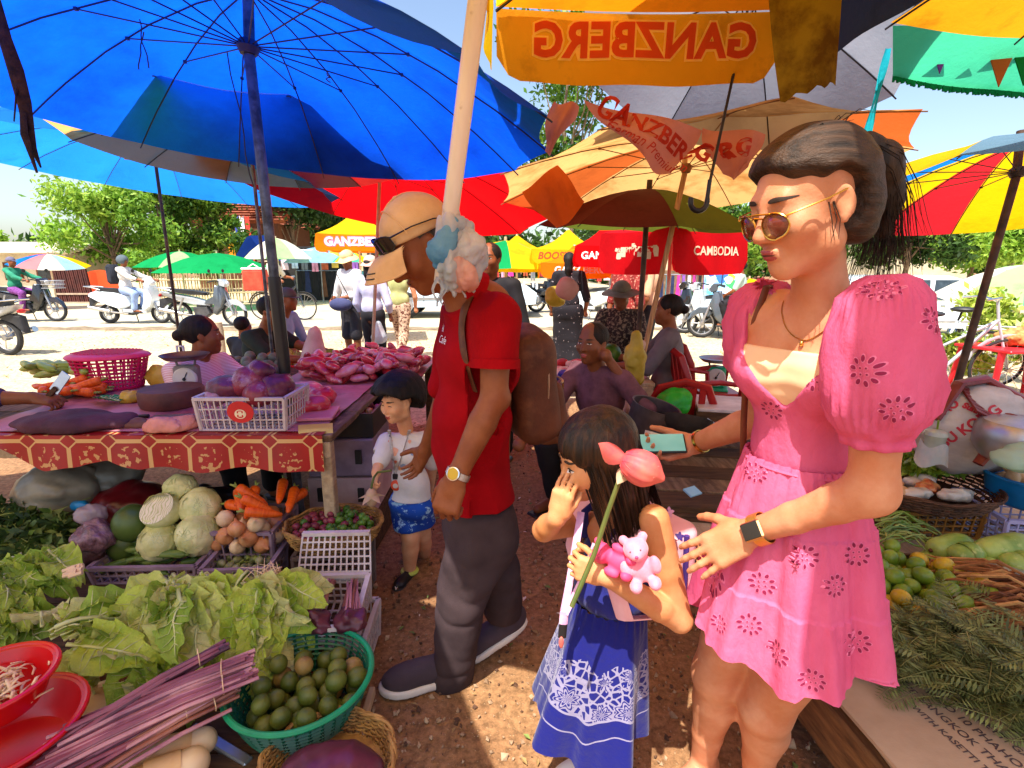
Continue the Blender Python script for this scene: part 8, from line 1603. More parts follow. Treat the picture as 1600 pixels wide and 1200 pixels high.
for j,(a,e,n,mi,lb)in enumerate((((95,1165,.25),(347,1010,.36),22,(0,3),'dark purple bundle of lotus stalks lying farthest back'),((110,1150,.27),(388,1032,.34),20,(0,1),'purple bundle of lotus stalks reaching farthest right'),((90,1195,.27),(392,1055,.33),22,(1,0),'pale mauve bundle of lotus stalks in the middle'),((150,1215,.24),(365,1082,.29),18,(2,1),'brownish bundle of lotus stalks tied near its end'),((60,1225,.26),(330,1100,.28),18,(0,3),'dark bundle of lotus stalks nearest the viewer'))):
 pa,pe=at(*a),at(*e);r_=thing('lotus_stalks',lb,'vegetable',pa,group='bundles of lotus stalks');d=(pe-pa).normalized();sd=d.cross(Vector((0,0,1))).normalized()
 for i in range(n):
  o0=sd*rv.gauss(0,.026)+Vector((0,0,rv.gauss(0,.013)));o1=sd*rv.gauss(0,.011)+Vector((0,0,rv.gauss(0,.009)));q0=pa+o0-d*rv.uniform(0,.07);q1=pe+o1+d*rv.uniform(-.02,.02);b=MB();b.tube([q0,q0.lerp(q1,.3)+Vector((0,0,.010)),q0.lerp(q1,.65)+Vector((0,0,.012)),q1],[.0050,.0055,.0055,.005],6);b.obj('stalk',M_purp[mi[0]if i%3 else mi[1]],r_)
 b=MB();tp=pa.lerp(pe,.84);b.tube([tp+sd*(.026*math.cos(q))+Vector((0,0,.010+.022*math.sin(q)))for q in np.linspace(0,6.283,17)[:-1]],.0016,4,closed=True);b.obj('band',M_oniw,r_)
def shoot(label,u0,v0,u1,v1,z,r,seed):
 p,q=at(u0,v0,z),at(u1,v1,z+.01);root=thing('bamboo_shoot',label,'vegetable',p,group='bamboo shoots');S=SDF();S.chain([p,p.lerp(q,.55),q],[r,r*.9,r*.62],.02);S.disp(lambda X:wob(X,40,seed)*.002);S.obj('flesh',M_shootp,root,h=.006)
 F=frame(q-p,(0,0,1))
 for k in range(4):b=MB();c=p.lerp(q,.15+.22*k);b.grid(lambda u,v:c+F@Vector(((r*(1.06-.1*k)+.004*v)*math.cos(lerp(-.3,2.9,u)+k),.08*v,(r*(1.06-.1*k)+.004*v)*math.sin(lerp(-.3,2.9,u)+k)))*(1-.25*v*abs(u-.5)),12,5);b.obj('sheath',M_shoot,root,smooth=True)
shoot('peeled bamboo shoot upper one of the pair at the bottom edge',318,1158,205,1190,.17,.034,1);shoot('thick bamboo shoot cut off by the bottom edge',300,1195,190,1235,.17,.042,2)
b=MB();b.box(at(112,1098,.17),(.26,.16,.02),rotm(0,4,30),ch=.004);tag(b.obj('pale_board',M_shootp,smooth=False),'pale wooden board end beside the red basin','board');b=MB();b.beam(P(300,1140,z=.10),P(390,1195,z=.09),.03,.03,ch=.004);tag(b.obj('tray_edge',M_alu,smooth=False),'grey metal tray edge under the lotus stalks','tray')
for i in range(12):b=MB();p=at(155+48*rv.random(),1058+14*rv.random(),.23);b.tube([p,p+Vector((.035,.012,.006))],.008,7);tag(b.obj('dark_root',M_root[2]if i%3 else M_shootp),'stubby dark root between the greens and the stalks','root','stubby roots by the stalks')
r1=at(-5,1105,.32);basin('basin','upper red plastic basin of pale shredded shoots at the lower left corner',r1,.125,.08,M_redp);r2=at(10,1170,.20);basin('basin','lower red plastic basin under the first at the lower left corner',Vector((r1.x+.03,r1.y-.03,.20)),.165,.09,M_redp)
for i in range(110):p=r1+Vector((rv.gauss(0,.038),rv.gauss(0,.038),.03+.03*rv.random()));b_=None;put('shoot_strip',pmesh('strip',lambda:(lambda b:(b.tube([(0,-.028,0),(.003,0,.006),(0,.028,0)],[.003,.005,.003],5,flat=.4),b.mesh('strip',M_shootp,True))[1])(MB())),p,(rv.gauss(0,.4),rv.gauss(0,.4),rv.uniform(0,6.28)),rv.uniform(.7,1.2),'pale strip of shredded shoot in the upper red basin','shoot strip','shredded shoots in the red basin')
# ------------------------ the right hand stall
RZ=.30;ex0,ey0,ex1,ey1=.80,1.62,.93,.62
t_=thing('low_stall','low wooden stall bench at right with a weathered front beam','bench',(1.6,1.2,0))
for k in range(9):b=MB();y0=.5+k*.23;x0=lerp(ex0,ex1,(ey0-y0)/(ey0-ey1));b.box(((x0+2.7)/2,y0+.11,RZ-.015-.003*(k%2)),(2.7-x0,.222,.028),ch=.003);b.obj('plank',M_plankp,t_,smooth=False)
b=MB();b.beam((ex0+.01,ey0+.2,RZ-.11),(ex1+.03,ey1-.2,RZ-.11),.06,.15,ch=.008);b.obj('front_beam',mat('rough_beam',H('#5c3c20'),H('#94683c'),rough=.9,scale=5,detail=9,stretch=(9,1,9),bump=.6,bscale=9),t_,smooth=False)
for x,y in((.92,1.5),(1.0,.6),(2.6,.6),(2.6,2.4),(1.0,2.4)):b=MB();b.box((x,y,.06),(.12,.12,.13));b.obj('foot',M_dplank,t_,smooth=False)
M_cart=mat('carton',H('#a08468'),H('#b89c80'),rough=.85,scale=4,bump=.2,bscale=20);b=MB();b.box((1.25,.98,RZ+.008),(.76,.95,.010),rotm(0,0,6));cart=tag(b.obj('flattened_carton',M_cart,smooth=False),'flattened pale carton printed with shipping lines under the herbs','carton')
b=MB();q0,q1=at(1430,1090,RZ+.0145),at(1560,1200,RZ+.0145);M=Matrix.Translation(q0.lerp(q1,.5)+Vector((.03,.03,0)))@Matrix.Rotation(math.atan2(q1.y-q0.y,q1.x-q0.x),4,'Z')
for i,(tx,sz)in enumerate((('IMPORTED BY KASETTI GALLERY',.026),('SMART 99 MOO 10 PHAHONYOTHIN',.030),('OFFICE BANGKOK THAILAND 02',.030),('WITH KASETTI TRAIT',.024))):vs_,fs=text_polys(tx,sz,.0004);b.add([M@Vector((x+.02*i,y+.06-.042*i,0))for x,y in vs_],fs)
b.obj('lettering',mat('carton_print',H('#4c3c3c'),H('#5c4c4c'),rough=.8),cart,smooth=False)
cl=[(at(u,v,z),r)for u,v,z,r in((1422,1020,.36,(.13,.07,.05)),(1500,1045,.37,(.15,.09,.06)),(1570,1005,.40,(.16,.11,.08)),(1590,1060,.38,(.13,.10,.06)),(1640,1060,.40,(.16,.12,.10)),(1440,1000,.37,(.10,.07,.05)),(1630,1110,.36,(.11,.09,.05)),(1480,1010,.40,(.13,.08,.06)))]
hp_=thing('herb_pile','large pile of dark feathery acacia sprigs at the lower right','herbs',cl[0][0]);b=MB()
for i in range(760):
 c0,r0=cl[i%len(cl)];p=Vector(c0)+Vector([max(-1,min(1,rv.gauss(0,.55)))*k for k in r0]);a=rv.gauss(2.6,1.0);L=rv.uniform(.07,.13);d=Vector((math.cos(a),math.sin(a),rv.gauss(.05,.3))).normalized();sd=d.cross(Vector((rv.gauss(0,.4),rv.gauss(0,.4),1))).normalized();un=sd.cross(d);q=[p+d*(L*t)-un*(.25*L*t*t)for t in(0,.25,.5,.75,1)];b.tube(q,[.0014,.0013,.001,.0008,.0005],3,2,cap=False)
 for k in range(10):
  t=.12+.088*k;c=p+d*(L*t)-un*(.25*L*t*t);w_=L*.30*math.sin(math.pi*min(1,.25+.72*t));mi=0 if(i+k)%3 else 1
  for s_ in(-1,1):e=c+sd*(s_*w_)+d*(w_*.55)-un*(w_*.25*rv.random());b.add([c,c.lerp(e,.5)+d*(w_*.13),e,c.lerp(e,.5)-d*(w_*.13)],[(0,1,2,3)],mi)
b.obj('sprigs',M_acac,hp_,kind='stuff',smooth=False)
cl_=at(1428,940,RZ+.02);wbasket('flat dark wicker tray of yellow and green limes at right',cl_,.215,.06,M_wickd,1.0,5,44,.88)
for i,p in enumerate(drop(86,cl_.x,cl_.y,cl_.z+.006,.19,.026)):k=rv.random();m,nm=((M_limeg,'light green'),(M_limey,'yellow'))[k>.8];put('lime',lump(f'{nm}_lime_{i % 3}',.027,m,(1,1,1.15),.02,2,i%3,16,12),p,rr3(),rv.uniform(.88,1.06),f'{nm} lime in the flat dark wicker tray','lime',f'{nm} limes in the wicker tray')
for j,(u0,v0,u1,v1)in enumerate(((1650,950,1510,935),(1660,970,1520,970),(1650,930,1500,905))):
 pa,pe=at(u0,v0,.42),at(u1,v1,.40);r_=thing('root_bundle',['brown dried root bundle in the middle','brown dried root bundle nearest the herbs','brown dried root bundle nearest the gourds'][j]+' at right','roots',pa)
 for i in range(64):
  o1=Vector((rv.gauss(0,.03),rv.gauss(0,.05),rv.gauss(0,.022)));q=pe+o1;b=MB();m_=pa.lerp(q,.55)+Vector((rv.gauss(0,.012),rv.gauss(0,.014),.03+rv.gauss(0,.01)));b.tube([pa+o1*.3,m_,q,q+Vector((rv.gauss(-.015,.014),rv.gauss(0,.016),rv.gauss(-.008,.010)))],[.004,.0055,.005,.0015],5);b.obj('root',M_root[i%3],r_)
for i,(u0,v0,u1,v1,z,r,lb)in enumerate(((1455,860,1520,852,.40,.042,'pale green gourd farthest left of the group'),(1488,872,1530,868,.40,.043,'stubby yellow green gourd in the middle of the group'),(1528,862,1620,852,.42,.044,'long green gourd with a dark tip lying at the back'),(1515,895,1560,886,.38,.034,'pale gourd low in front of the others'),(1565,882,1630,884,.40,.04,'gourd half under the clear plastic'),(1440,880,1470,872,.35,.034,'small gourd behind the limes'),(1470,898,1500,896,.34,.03,'olive gourd in the shade by the roots'))):
 p,q=at(u0,v0,z),at(u1,v1,z);d=q-p;b=MB();n=13;b.tube([p.lerp(q,k/(n-1))+Vector((0,0,.004*math.sin(k)))for k in range(n)],[r*math.sin(math.pi*(.07+.88*k/(n-1)))**.45*1.22 for k in range(n)],16);o=b.obj('gourd',M_gourd,smooth=True);tag(o,lb,'gourd','green gourds at right');b=MB();b.ell(p-d.normalized()*.001,(.008,.008,.008),None,8,6);b.obj('stem_scar',M_root[2],o)
softlump('clear_plastic','crumpled clear pale green plastic bag in front of the gourds','plastic bag',at(1575,912,.40),(.13,.10,.045),mat('pale_film',H('#a8bca8'),H('#ccd8c8'),rough=.2,trans=.4,coat=.4),101,.014,34,h=.008)
b_=thing('bean_bunch','curling bunch of long green beans at the edge of the pink dress','beans',at(1400,830,.36))
for i in range(34):p=at(1365+20*rv.random(),850-46*rv.random(),.38+.04*rv.random());b=MB();L=rv.uniform(.14,.24);a=rv.gauss(.1,.35);b.tube([p+Vector((L*t*math.cos(a),L*t*math.sin(a),.03*math.sin(3.1*t)-.02*t+.01*math.sin(9*t+i)))for t in np.linspace(0,1,7)],.0034,5);b.obj('bean',M_limeg if i%3 else M_cgreen,b_)
ct=at(1466,790,.44)+Vector((0,.12,0));crate('yellow striped crate under the tray of packets',Vector((ct.x,ct.y,RZ)),(.36,.3,.12),mat('amber_crate',H('#8c5c20'),H('#a87430'),rough=.5),0,0,9,4);wbasket('wide dark wicker tray of wrapped packets and greens',ct,.27,.07,M_wickd,1.05,6,50,.82)
for i,(dx,dy,m,lb)in enumerate(((-.16,-.08,'a','orange packet at the left'),(-.08,-.10,'w','white packet next to it'),(.0,-.04,'r','packet of red chilli in the middle'),(.07,-.11,'w','long white packet at the front'),(.03,.03,'w','white packet behind'),(-.12,.0,'a','tan packet behind at the left'))):
 softlump('packet',lb+' of the wicker tray','packet',ct+Vector((dx,dy,.045)),(.07,.035,.022),{'a':mat('tan_packet',H('#c48c54'),H('#dcb080'),rough=.35,coat=.4),'w':mat('white_packet',H('#c8bcac'),H('#e4dccc'),rough=.3,coat=.4),'r':mat('chilli_packet',H('#b8401c'),H('#e0a060'),rough=.3,scale=40,coat=.5)}[m],110+i,.010,50,(0,0,rv.uniform(-30,30)),.006,group=None)
cl=[(ct+Vector((x,y,z)),r)for x,y,z,r in((.06,.12,.10,(.16,.07,.04)),(.20,.10,.10,(.14,.07,.04)),(-.05,.14,.09,(.10,.06,.03)))];sprig_stuff('morning_glory','bright green bunch of water spinach lying on the wicker tray',cl,1700,.028,[M_limeg,M_let[0],M_let[2]],'leafy vegetable',12,160,M_limeg)
cb2=at(1585,850,.30)+Vector((.06,.06,0));crate('lavender plastic crate under the blue basin',Vector((cb2.x,cb2.y,RZ)),(.34,.3,.14),M_lav,-6,0,8,4);bb2=Vector((cb2.x+.05,cb2.y+.03,RZ+.145));basin('basin','blue plastic basin of pale roots on the lavender crate',bb2,.16,.12,M_bluep,flare=.8)
for i,p in enumerate(drop(16,bb2.x,bb2.y,bb2.z+.05,.11,.03)):put('pale_root',lump(f'pale_root_{i % 3}',.032,M_shoot,(1.7,.8,.8),.15,2.5,i%3),p,rr3(),1,'knobbly pale root in the blue basin','root','pale roots in the blue basin')
M_sack=mat('white_sack',H('#a8a09c'),H('#c8c0bc'),rough=.7,scale=6,bump=.35,bscale=40,stretch=(1,1,2))
sk1=softlump('rice_sack','white woven sack with red print slumped beside the wicker trays','sack',P(1520,668,Y=2.22),(.26,.16,.21),M_sack,121,.020,12,(0,0,20),.012);softlump('rice_sack','plain grey white sack behind the printed one','sack',P(1448,660,Y=2.45),(.16,.14,.17),M_sack,123,.020,14,(0,0,0),.012)
M_sackp=mat('sack_print',H('#b02838'),H('#c43c48'),rough=.8);bvk=bvh_of(sk1);b=MB()
for tx,sz,u,v,rt in(('SO SU KONG',.055,1500,676,50),('GAO',.045,1478,640,50),('Sunny',.032,1522,640,-20)):
 d=ray(u,v).normalized();h_=bvk.ray_cast(Vector((0,0,CAM_H)),d,5)
 if h_[0]is not None:n=-d;x=Vector((0,0,1)).cross(n).normalized();y=n.cross(x);M=Matrix((x,y,n)).transposed().to_4x4();M.translation=h_[0];M=M@Matrix.Rotation(R(rt),4,'Z');vs_,fs=text_polys(tx,sz,.002);lay(b,bvk,vs_,fs,M,.003,depth=.3)
b.obj('lettering',M_sackp,sk1,local=True,smooth=False)
cu=thing('iced_drink','clear plastic cup of iced drink hanging in a thin bag by the sack','drink',P(1456,705,Y=2.0));c=P(1456,712,Y=2.0);b=MB();b.lathe([(.001,0),(.03,0),(.038,.085),(.042,.09),(.036,.105),(.02,.112),(.001,.113)],20,Matrix.Translation(c));b.obj('cup',mat('cup_plastic',H('#b8c0b4'),H('#d4dcd0'),rough=.1,trans=.4,coat=.5),cu);b=MB();b.tube([c+Vector((.004,0,.06)),c+Vector((.0,0,.15))],.004,6);b.obj('straw',M_limeg,cu)
def hk(S,n,c,r):S.torus(c,r,.006)
b=MB();b.grid(lambda u,v:c+Vector((.062*(1-.3*v)*math.cos(u*6.283),.05*math.sin(u*6.283),-.03+.085*v+.012*math.sin(u*19))),24,5,cu=True);b.obj('bag',M_bag,cu,smooth=True)
M_rchair=mat('maroon_plastic',H('#64201c'),H('#86342c'),rough=.4,scale=5,dirt=H('#98706a'),dirt_scale=9,dirt_lo=.55,dirt_hi=.75)
ch=thing('plastic_chair','dull maroon plastic chair tipped over the sacks at right','chair',P(1540,640,Y=2.1));q=[P(1462,655,Y=2.1),P(1498,600,Y=2.15),P(1540,592,Y=2.2),P(1600,625,Y=2.15),P(1660,660,Y=2.1)];b=MB();b.tube(q,[.02,.026,.028,.028,.026],8,flat=.6);b.obj('frame',M_rchair,ch);b=MB();b.tube([P(1580,650,Y=2.05),P(1556,690,Y=2.0),P(1528,725,Y=1.98)],[.03,.026,.02],8,flat=.6);b.obj('leg',M_rchair,ch)
for k in range(7):p,e=P(1500+4*k,604+6*k,Y=2.16-.02*k),P(1600+3*k,640+8*k,Y=2.16-.02*k);b=MB();b.beam(p,e,.022,.008,(0,-.5,1));b.obj('slat',M_rchair,ch,smooth=False)
b=MB();b.lathe([(.001,0),(.12,0),(.15,.05),(.15,.12),(.13,.15),(.001,.16)],28,Matrix.Translation(P(1590,716,Y=1.95)));tag(b.obj('steel_pot',M_alu,smooth=40),'dented steel pot at the right edge behind the blue basin','pot')
softlump('pale_green_bag','pale green plastic sheet at the right edge above the blue basin','plastic bag',P(1600,716,Y=1.8),(.10,.08,.05),mat('mint_film',H('#98c4a8'),H('#bcdcc8'),rough=.35,trans=.4),131,.014,30,h=.008)
t_=thing('plastic_table','bright red plastic table with produce behind the bicycles at far right','table',P(1590,570,Y=5.4));rp=mat('bright_red_plastic',H('#d81c24'),H('#e8303a'),rough=.35);c=P(1590,543,Y=5.5);b=MB();b.box(c,(.9,.6,.03),rotm(0,0,8),ch=.008);b.obj('top',rp,t_,smooth=False)
for dx,dy in((-.38,-.24),(.38,-.24),(-.38,.24),(.38,.24)):b=MB();b.tube([c+Vector((dx,dy,0)),Vector((c.x+dx*1.15,c.y+dy*1.15,0))],[.035,.022],6);b.obj('leg',rp,t_)
softlump('produce_heap','heap of tan produce on the bright red table','produce',c+Vector((.12,0,.09)),(.34,.2,.10),M_root[1],141,.03,22,h=.016)
for i,(u,v,Y,r)in enumerate(((1540,478,6.6,.3),(1500,540,6.0,.22),(1575,520,6.3,.3))):sprig_stuff('leafy_plant',['tall yellow green potted plant by the striped umbrella pole','small yellow green plant left of the pole','yellow green plant above the red table'][i],[(P(u,v,Y=Y),(r,r,r*.7)),(P(u+20,v+24,Y=Y),(r,r,r*.6))],900,.05,[L_y1,M_limeg,M_let[0]]if 'L_y1' in globals()else[M_limeg,M_let[1],M_let[0]],'plant',60+i,50,M_cgreen)
# ------------------------ the stall in the middle, behind the girl
t_=thing('plank_platform','low platform of dark weathered planks behind the girl','platform',P(1100,760,Y=2.6))
for k in range(6):b=MB();y=2.22+.17*k;b.box((1.02+.03*(k%2),y,.34+.004*(k%3)),(1.3,.16,.035),rotm(0,0,-9),ch=.004);b.obj('plank',M_plank if k%2 else M_dplank,t_,smooth=False)
b=MB();b.beam((.42,2.24,.25),(1.7,2.02,.25),.05,.15,ch=.005);b.obj('front_beam',M_dplank,t_,smooth=False)
for x in(.5,1.6):b=MB();b.box((x,2.5,.15),(.08,.6,.3));b.obj('support',M_dplank,t_,smooth=False)
b=MB();b.box(P(1082,768,Y=2.16),(.07,.05,.008),rotm(20,0,30));tag(b.obj('blue_scrap',mat('pale_blue_card',H('#78b0d0'),H('#98c8e0'),rough=.6),smooth=False),'small pale blue triangular scrap under the plank edge','scrap')
M_pan2=mat('sooty_metal',(.02,.016,.015),(.06,.05,.045),rough=.55,metal=.5,bump=.2)
c=P(1064,664,Y=2.55);r_=thing('wok','black sooty wok lying on the planks','wok',c);b=MB();b.lathe([(.001,-.05),(.08,-.035),(.13,.0),(.15,.035),(.153,.035),(.13,-.006),(.08,-.042),(.001,-.056)],30,Matrix.Translation(c)@rotm(-22,12,0).to_4x4());b.obj('bowl',M_pan2,r_);b=MB();b.tube([c+Vector((.13,0,.03)),c+Vector((.21,-.02,-.02)),c+Vector((.22,-.08,-.03)),c+Vector((.16,-.1,-.02))],.008,6);b.obj('handle',M_alu,r_)
c=P(1012,668,Y=2.62);r_=thing('pot','dark aluminium pot beside the wok','pot',c);b=MB();b.lathe([(.001,0),(.11,0),(.12,.02),(.125,.15),(.13,.152),(.12,.15),(.115,.02),(.001,.01)],28,Matrix.Translation(c-Vector((0,0,.02)))@rotm(6,14,0).to_4x4());b.obj('wall',mat('dark_alu',(.06,.045,.045),(.14,.11,.11),rough=.45,metal=.7),r_,smooth=40)
softlump('green_bag','crumpled bright green plastic bag on the plastic chair','plastic bag',P(1052,634,Y=2.85),(.10,.08,.10),mat('bright_green_bag',H('#14941c'),H('#38c43c'),rough=.3,trans=.35),151,.02,26,h=.009)
M_rc=mat('red_chair',H('#8c1014'),H('#a81c1c'),rough=.35)
def chair(label,p,rz,s=1.0):
 root=thing('plastic_chair',label,'chair',p,group='red plastic chairs');Rm=rotm(0,0,rz);w=lambda x,y,z:Vector(p)+Rm@(Vector((x,y,z))*s);b=MB();b.box(w(0,0,.42),(.42*s,.40*s,.03),Rm,ch=.01);b.obj('seat',M_rc,root,smooth=False)
 for x,y in((-.18,-.17),(.18,-.17),(-.18,.18),(.18,.18)):b=MB();b.tube([w(x,y,.42),w(x*1.2,y*1.2,0)],[.03*s,.02*s],7,flat=.6);b.obj('leg',M_rc,root)
 b=MB();b.tube([w(-.20,.18,.42),w(-.21,.23,.66),w(-.15,.26,.80),w(0,.27,.84),w(.15,.26,.80),w(.21,.23,.66),w(.20,.18,.42)],.026*s,8,flat=.7);b.obj('back_frame',M_rc,root)
 for k in range(5):x=(k-2)*.065;b=MB();b.beam(w(x,.19,.43),w(x*.9,.265,.80),.04*s,.010,Rm@Vector((0,-1,0)));b.obj('back_slat',M_rc,root,smooth=False)
 for q in(-1,1):b=MB();b.tube([w(.21*q,.20,.62),w(.24*q,.0,.63),w(.23*q,-.17,.60),w(.2*q,-.18,.42)],.02*s,7);b.obj('armrest',M_rc,root)
 return root
chair('red plastic chair nearest the wok with its back to the viewer',Vector((P(1048,700,Y=3.1).x,3.15,0)),178,.92);chair('red plastic armchair turned sideways beside the scale',Vector((P(1096,660,Y=3.7).x,3.75,0)),100,1.0);chair('red plastic chair behind the seated grey vest',Vector((P(1080,640,Y=4.2).x,4.3,0)),120,1.0)
p=Vector((P(1118,640,Y=4.0).x,4.05,0));r_=thing('plastic_stool','red plastic stool under the green market scale','stool',p);b=MB();b.box(p+Vector((0,0,.44)),(.32,.32,.03),ch=.008);b.obj('seat',M_rc,r_,smooth=False)
for x,y in((-1,-1),(1,-1),(-1,1),(1,1)):b=MB();b.tube([p+Vector((.12*x,.12*y,.43)),p+Vector((.17*x,.17*y,0))],[.03,.024],6,flat=.6);b.obj('leg',M_rc,r_)
scale_thing('green market scale on the red stool',p+Vector((0,0,.456)),M_alu,M_green_en,-20,1.1)
r_=thing('small_table','small dark wooden table with a pale top beside the pink dress','table',P(1145,660,Y=2.95));c=P(1145,632,Y=2.95);b=MB();b.box(c,(.42,.34,.02),rotm(0,0,-14),ch=.003);b.obj('top',M_wplas,r_,smooth=False);b=MB();b.box(c-Vector((0,0,.035)),(.43,.35,.05),rotm(0,0,-14));b.obj('apron',M_dplank,r_,smooth=False)
for x,y in((-.18,-.13),(.18,-.13),(-.18,.13),(.18,.13)):b=MB();q=c+rotm(0,0,-14)@Vector((x,y,-.04));b.beam(q,Vector((q.x,q.y,0)),.05,.05);b.obj('leg',M_dplank,r_,smooth=False)
table('wooden tray table of red and blue goods behind the backpack',.20,1.0,3.55,4.35,.62,4,M_plankp)
for i in range(46):p=Vector((rv.uniform(.24,.96),rv.uniform(3.6,4.3),.64));k=rv.choice(['#c81c24','#d84048','#d88890','#2c3c9c','#e0c8c0','#b01820','#e8a8a0']);b=None;put('goods_pack',lump('pack'+k,.05,mat('pack'+k,H(k),rough=.5),(1.2,.9,.6),.15,2.4,3),p,(0,0,rv.uniform(0,6)),rv.uniform(.7,1.3),{'#2c3c9c':'dark blue','#e0c8c0':'cream','#d88890':'pink','#e8a8a0':'pale salmon'}.get(k,'red')+' pack on the wooden tray table','pack','packs on the tray table')
put('watermelon',lump('watermelon',.09,M_lime,(1,1,1.1),.02,2,2,18,12),(.78,4.1,.72),(0,.3,0),1,'dark green watermelon on the tray table','watermelon');b=MB();b.lathe([(.001,0),(.07,0),(.07,.10),(.05,.115),(.06,.13),(.03,.16),(.008,.2),(.001,.205)],18,Matrix.Translation((.62,3.7,.63)));tag(b.obj('cream_pot',M_shootp,smooth=40),'small cream tiered pot on the tray table','pot')
basin('basin','red basin of greens by the vendor in black',Vector((P(482,580,Y=4.1).x,4.1,.55)),.24,.13,M_redp,lip=.02);table('low table of vegetables beside the vendor in black',-1.95,-1.2,3.75,4.5,.55,4,M_dplank)
S=SDF();c=Vector((P(490,552,Y=4.1).x,4.1,.68));S.chain([c,c+Vector((.02,0,.22)),c+Vector((.03,0,.26))],[.11,.05,.02],.02);S.disp(lambda X:wob(X,30,4)*.006);tag(S.obj('white_bag',mat('pale_pink_bag',H('#d0a8a4'),H('#e8ccc4'),rough=.4,trans=.3),None,.010),'pale pink plastic bag standing like a cone in the red basin','plastic bag')
sprig_stuff('greens_heap','heap of pale greens around the red basin',[(Vector((P(520,575,Y=4.2).x,4.2,.64)),(.22,.14,.08)),(Vector((P(440,560,Y=4.3).x,4.3,.64)),(.16,.12,.08)),(Vector((P(560,590,Y=3.9).x,3.9,.66)),(.16,.12,.07))],1000,.05,M_let[:3],'leafy vegetable',70,40)
for i,p in enumerate(drop(34,P(395,575,Y=3.5).x,3.5,.70,.2,.036)):put('melon',lump(f'grey_melon_{i % 2}',.038,mat('grey_green_melon',H('#4c5444'),H('#747c64'),rough=.6),(1,1,.95),.04,3,i),p,rr3(),1,'small grey green melon heaped before the vendor in black','melon','small melons before the vendor in black')
table('vegetable table between the two seated vendors',-1.9,-1.28,3.25,3.72,.70,4,M_dplank)
put('wooden_post',(lambda b:(b.tube([(0,0,0),(.01,0,.5),(0,0,.62)],[.06,.055,.05],9),b.mesh('post',M_plankp,40))[1])(MB()),(P(345,540,Y=7.5).x,7.5,0),(0,0,0),1,'short weathered wooden post standing in the dry verge','post')
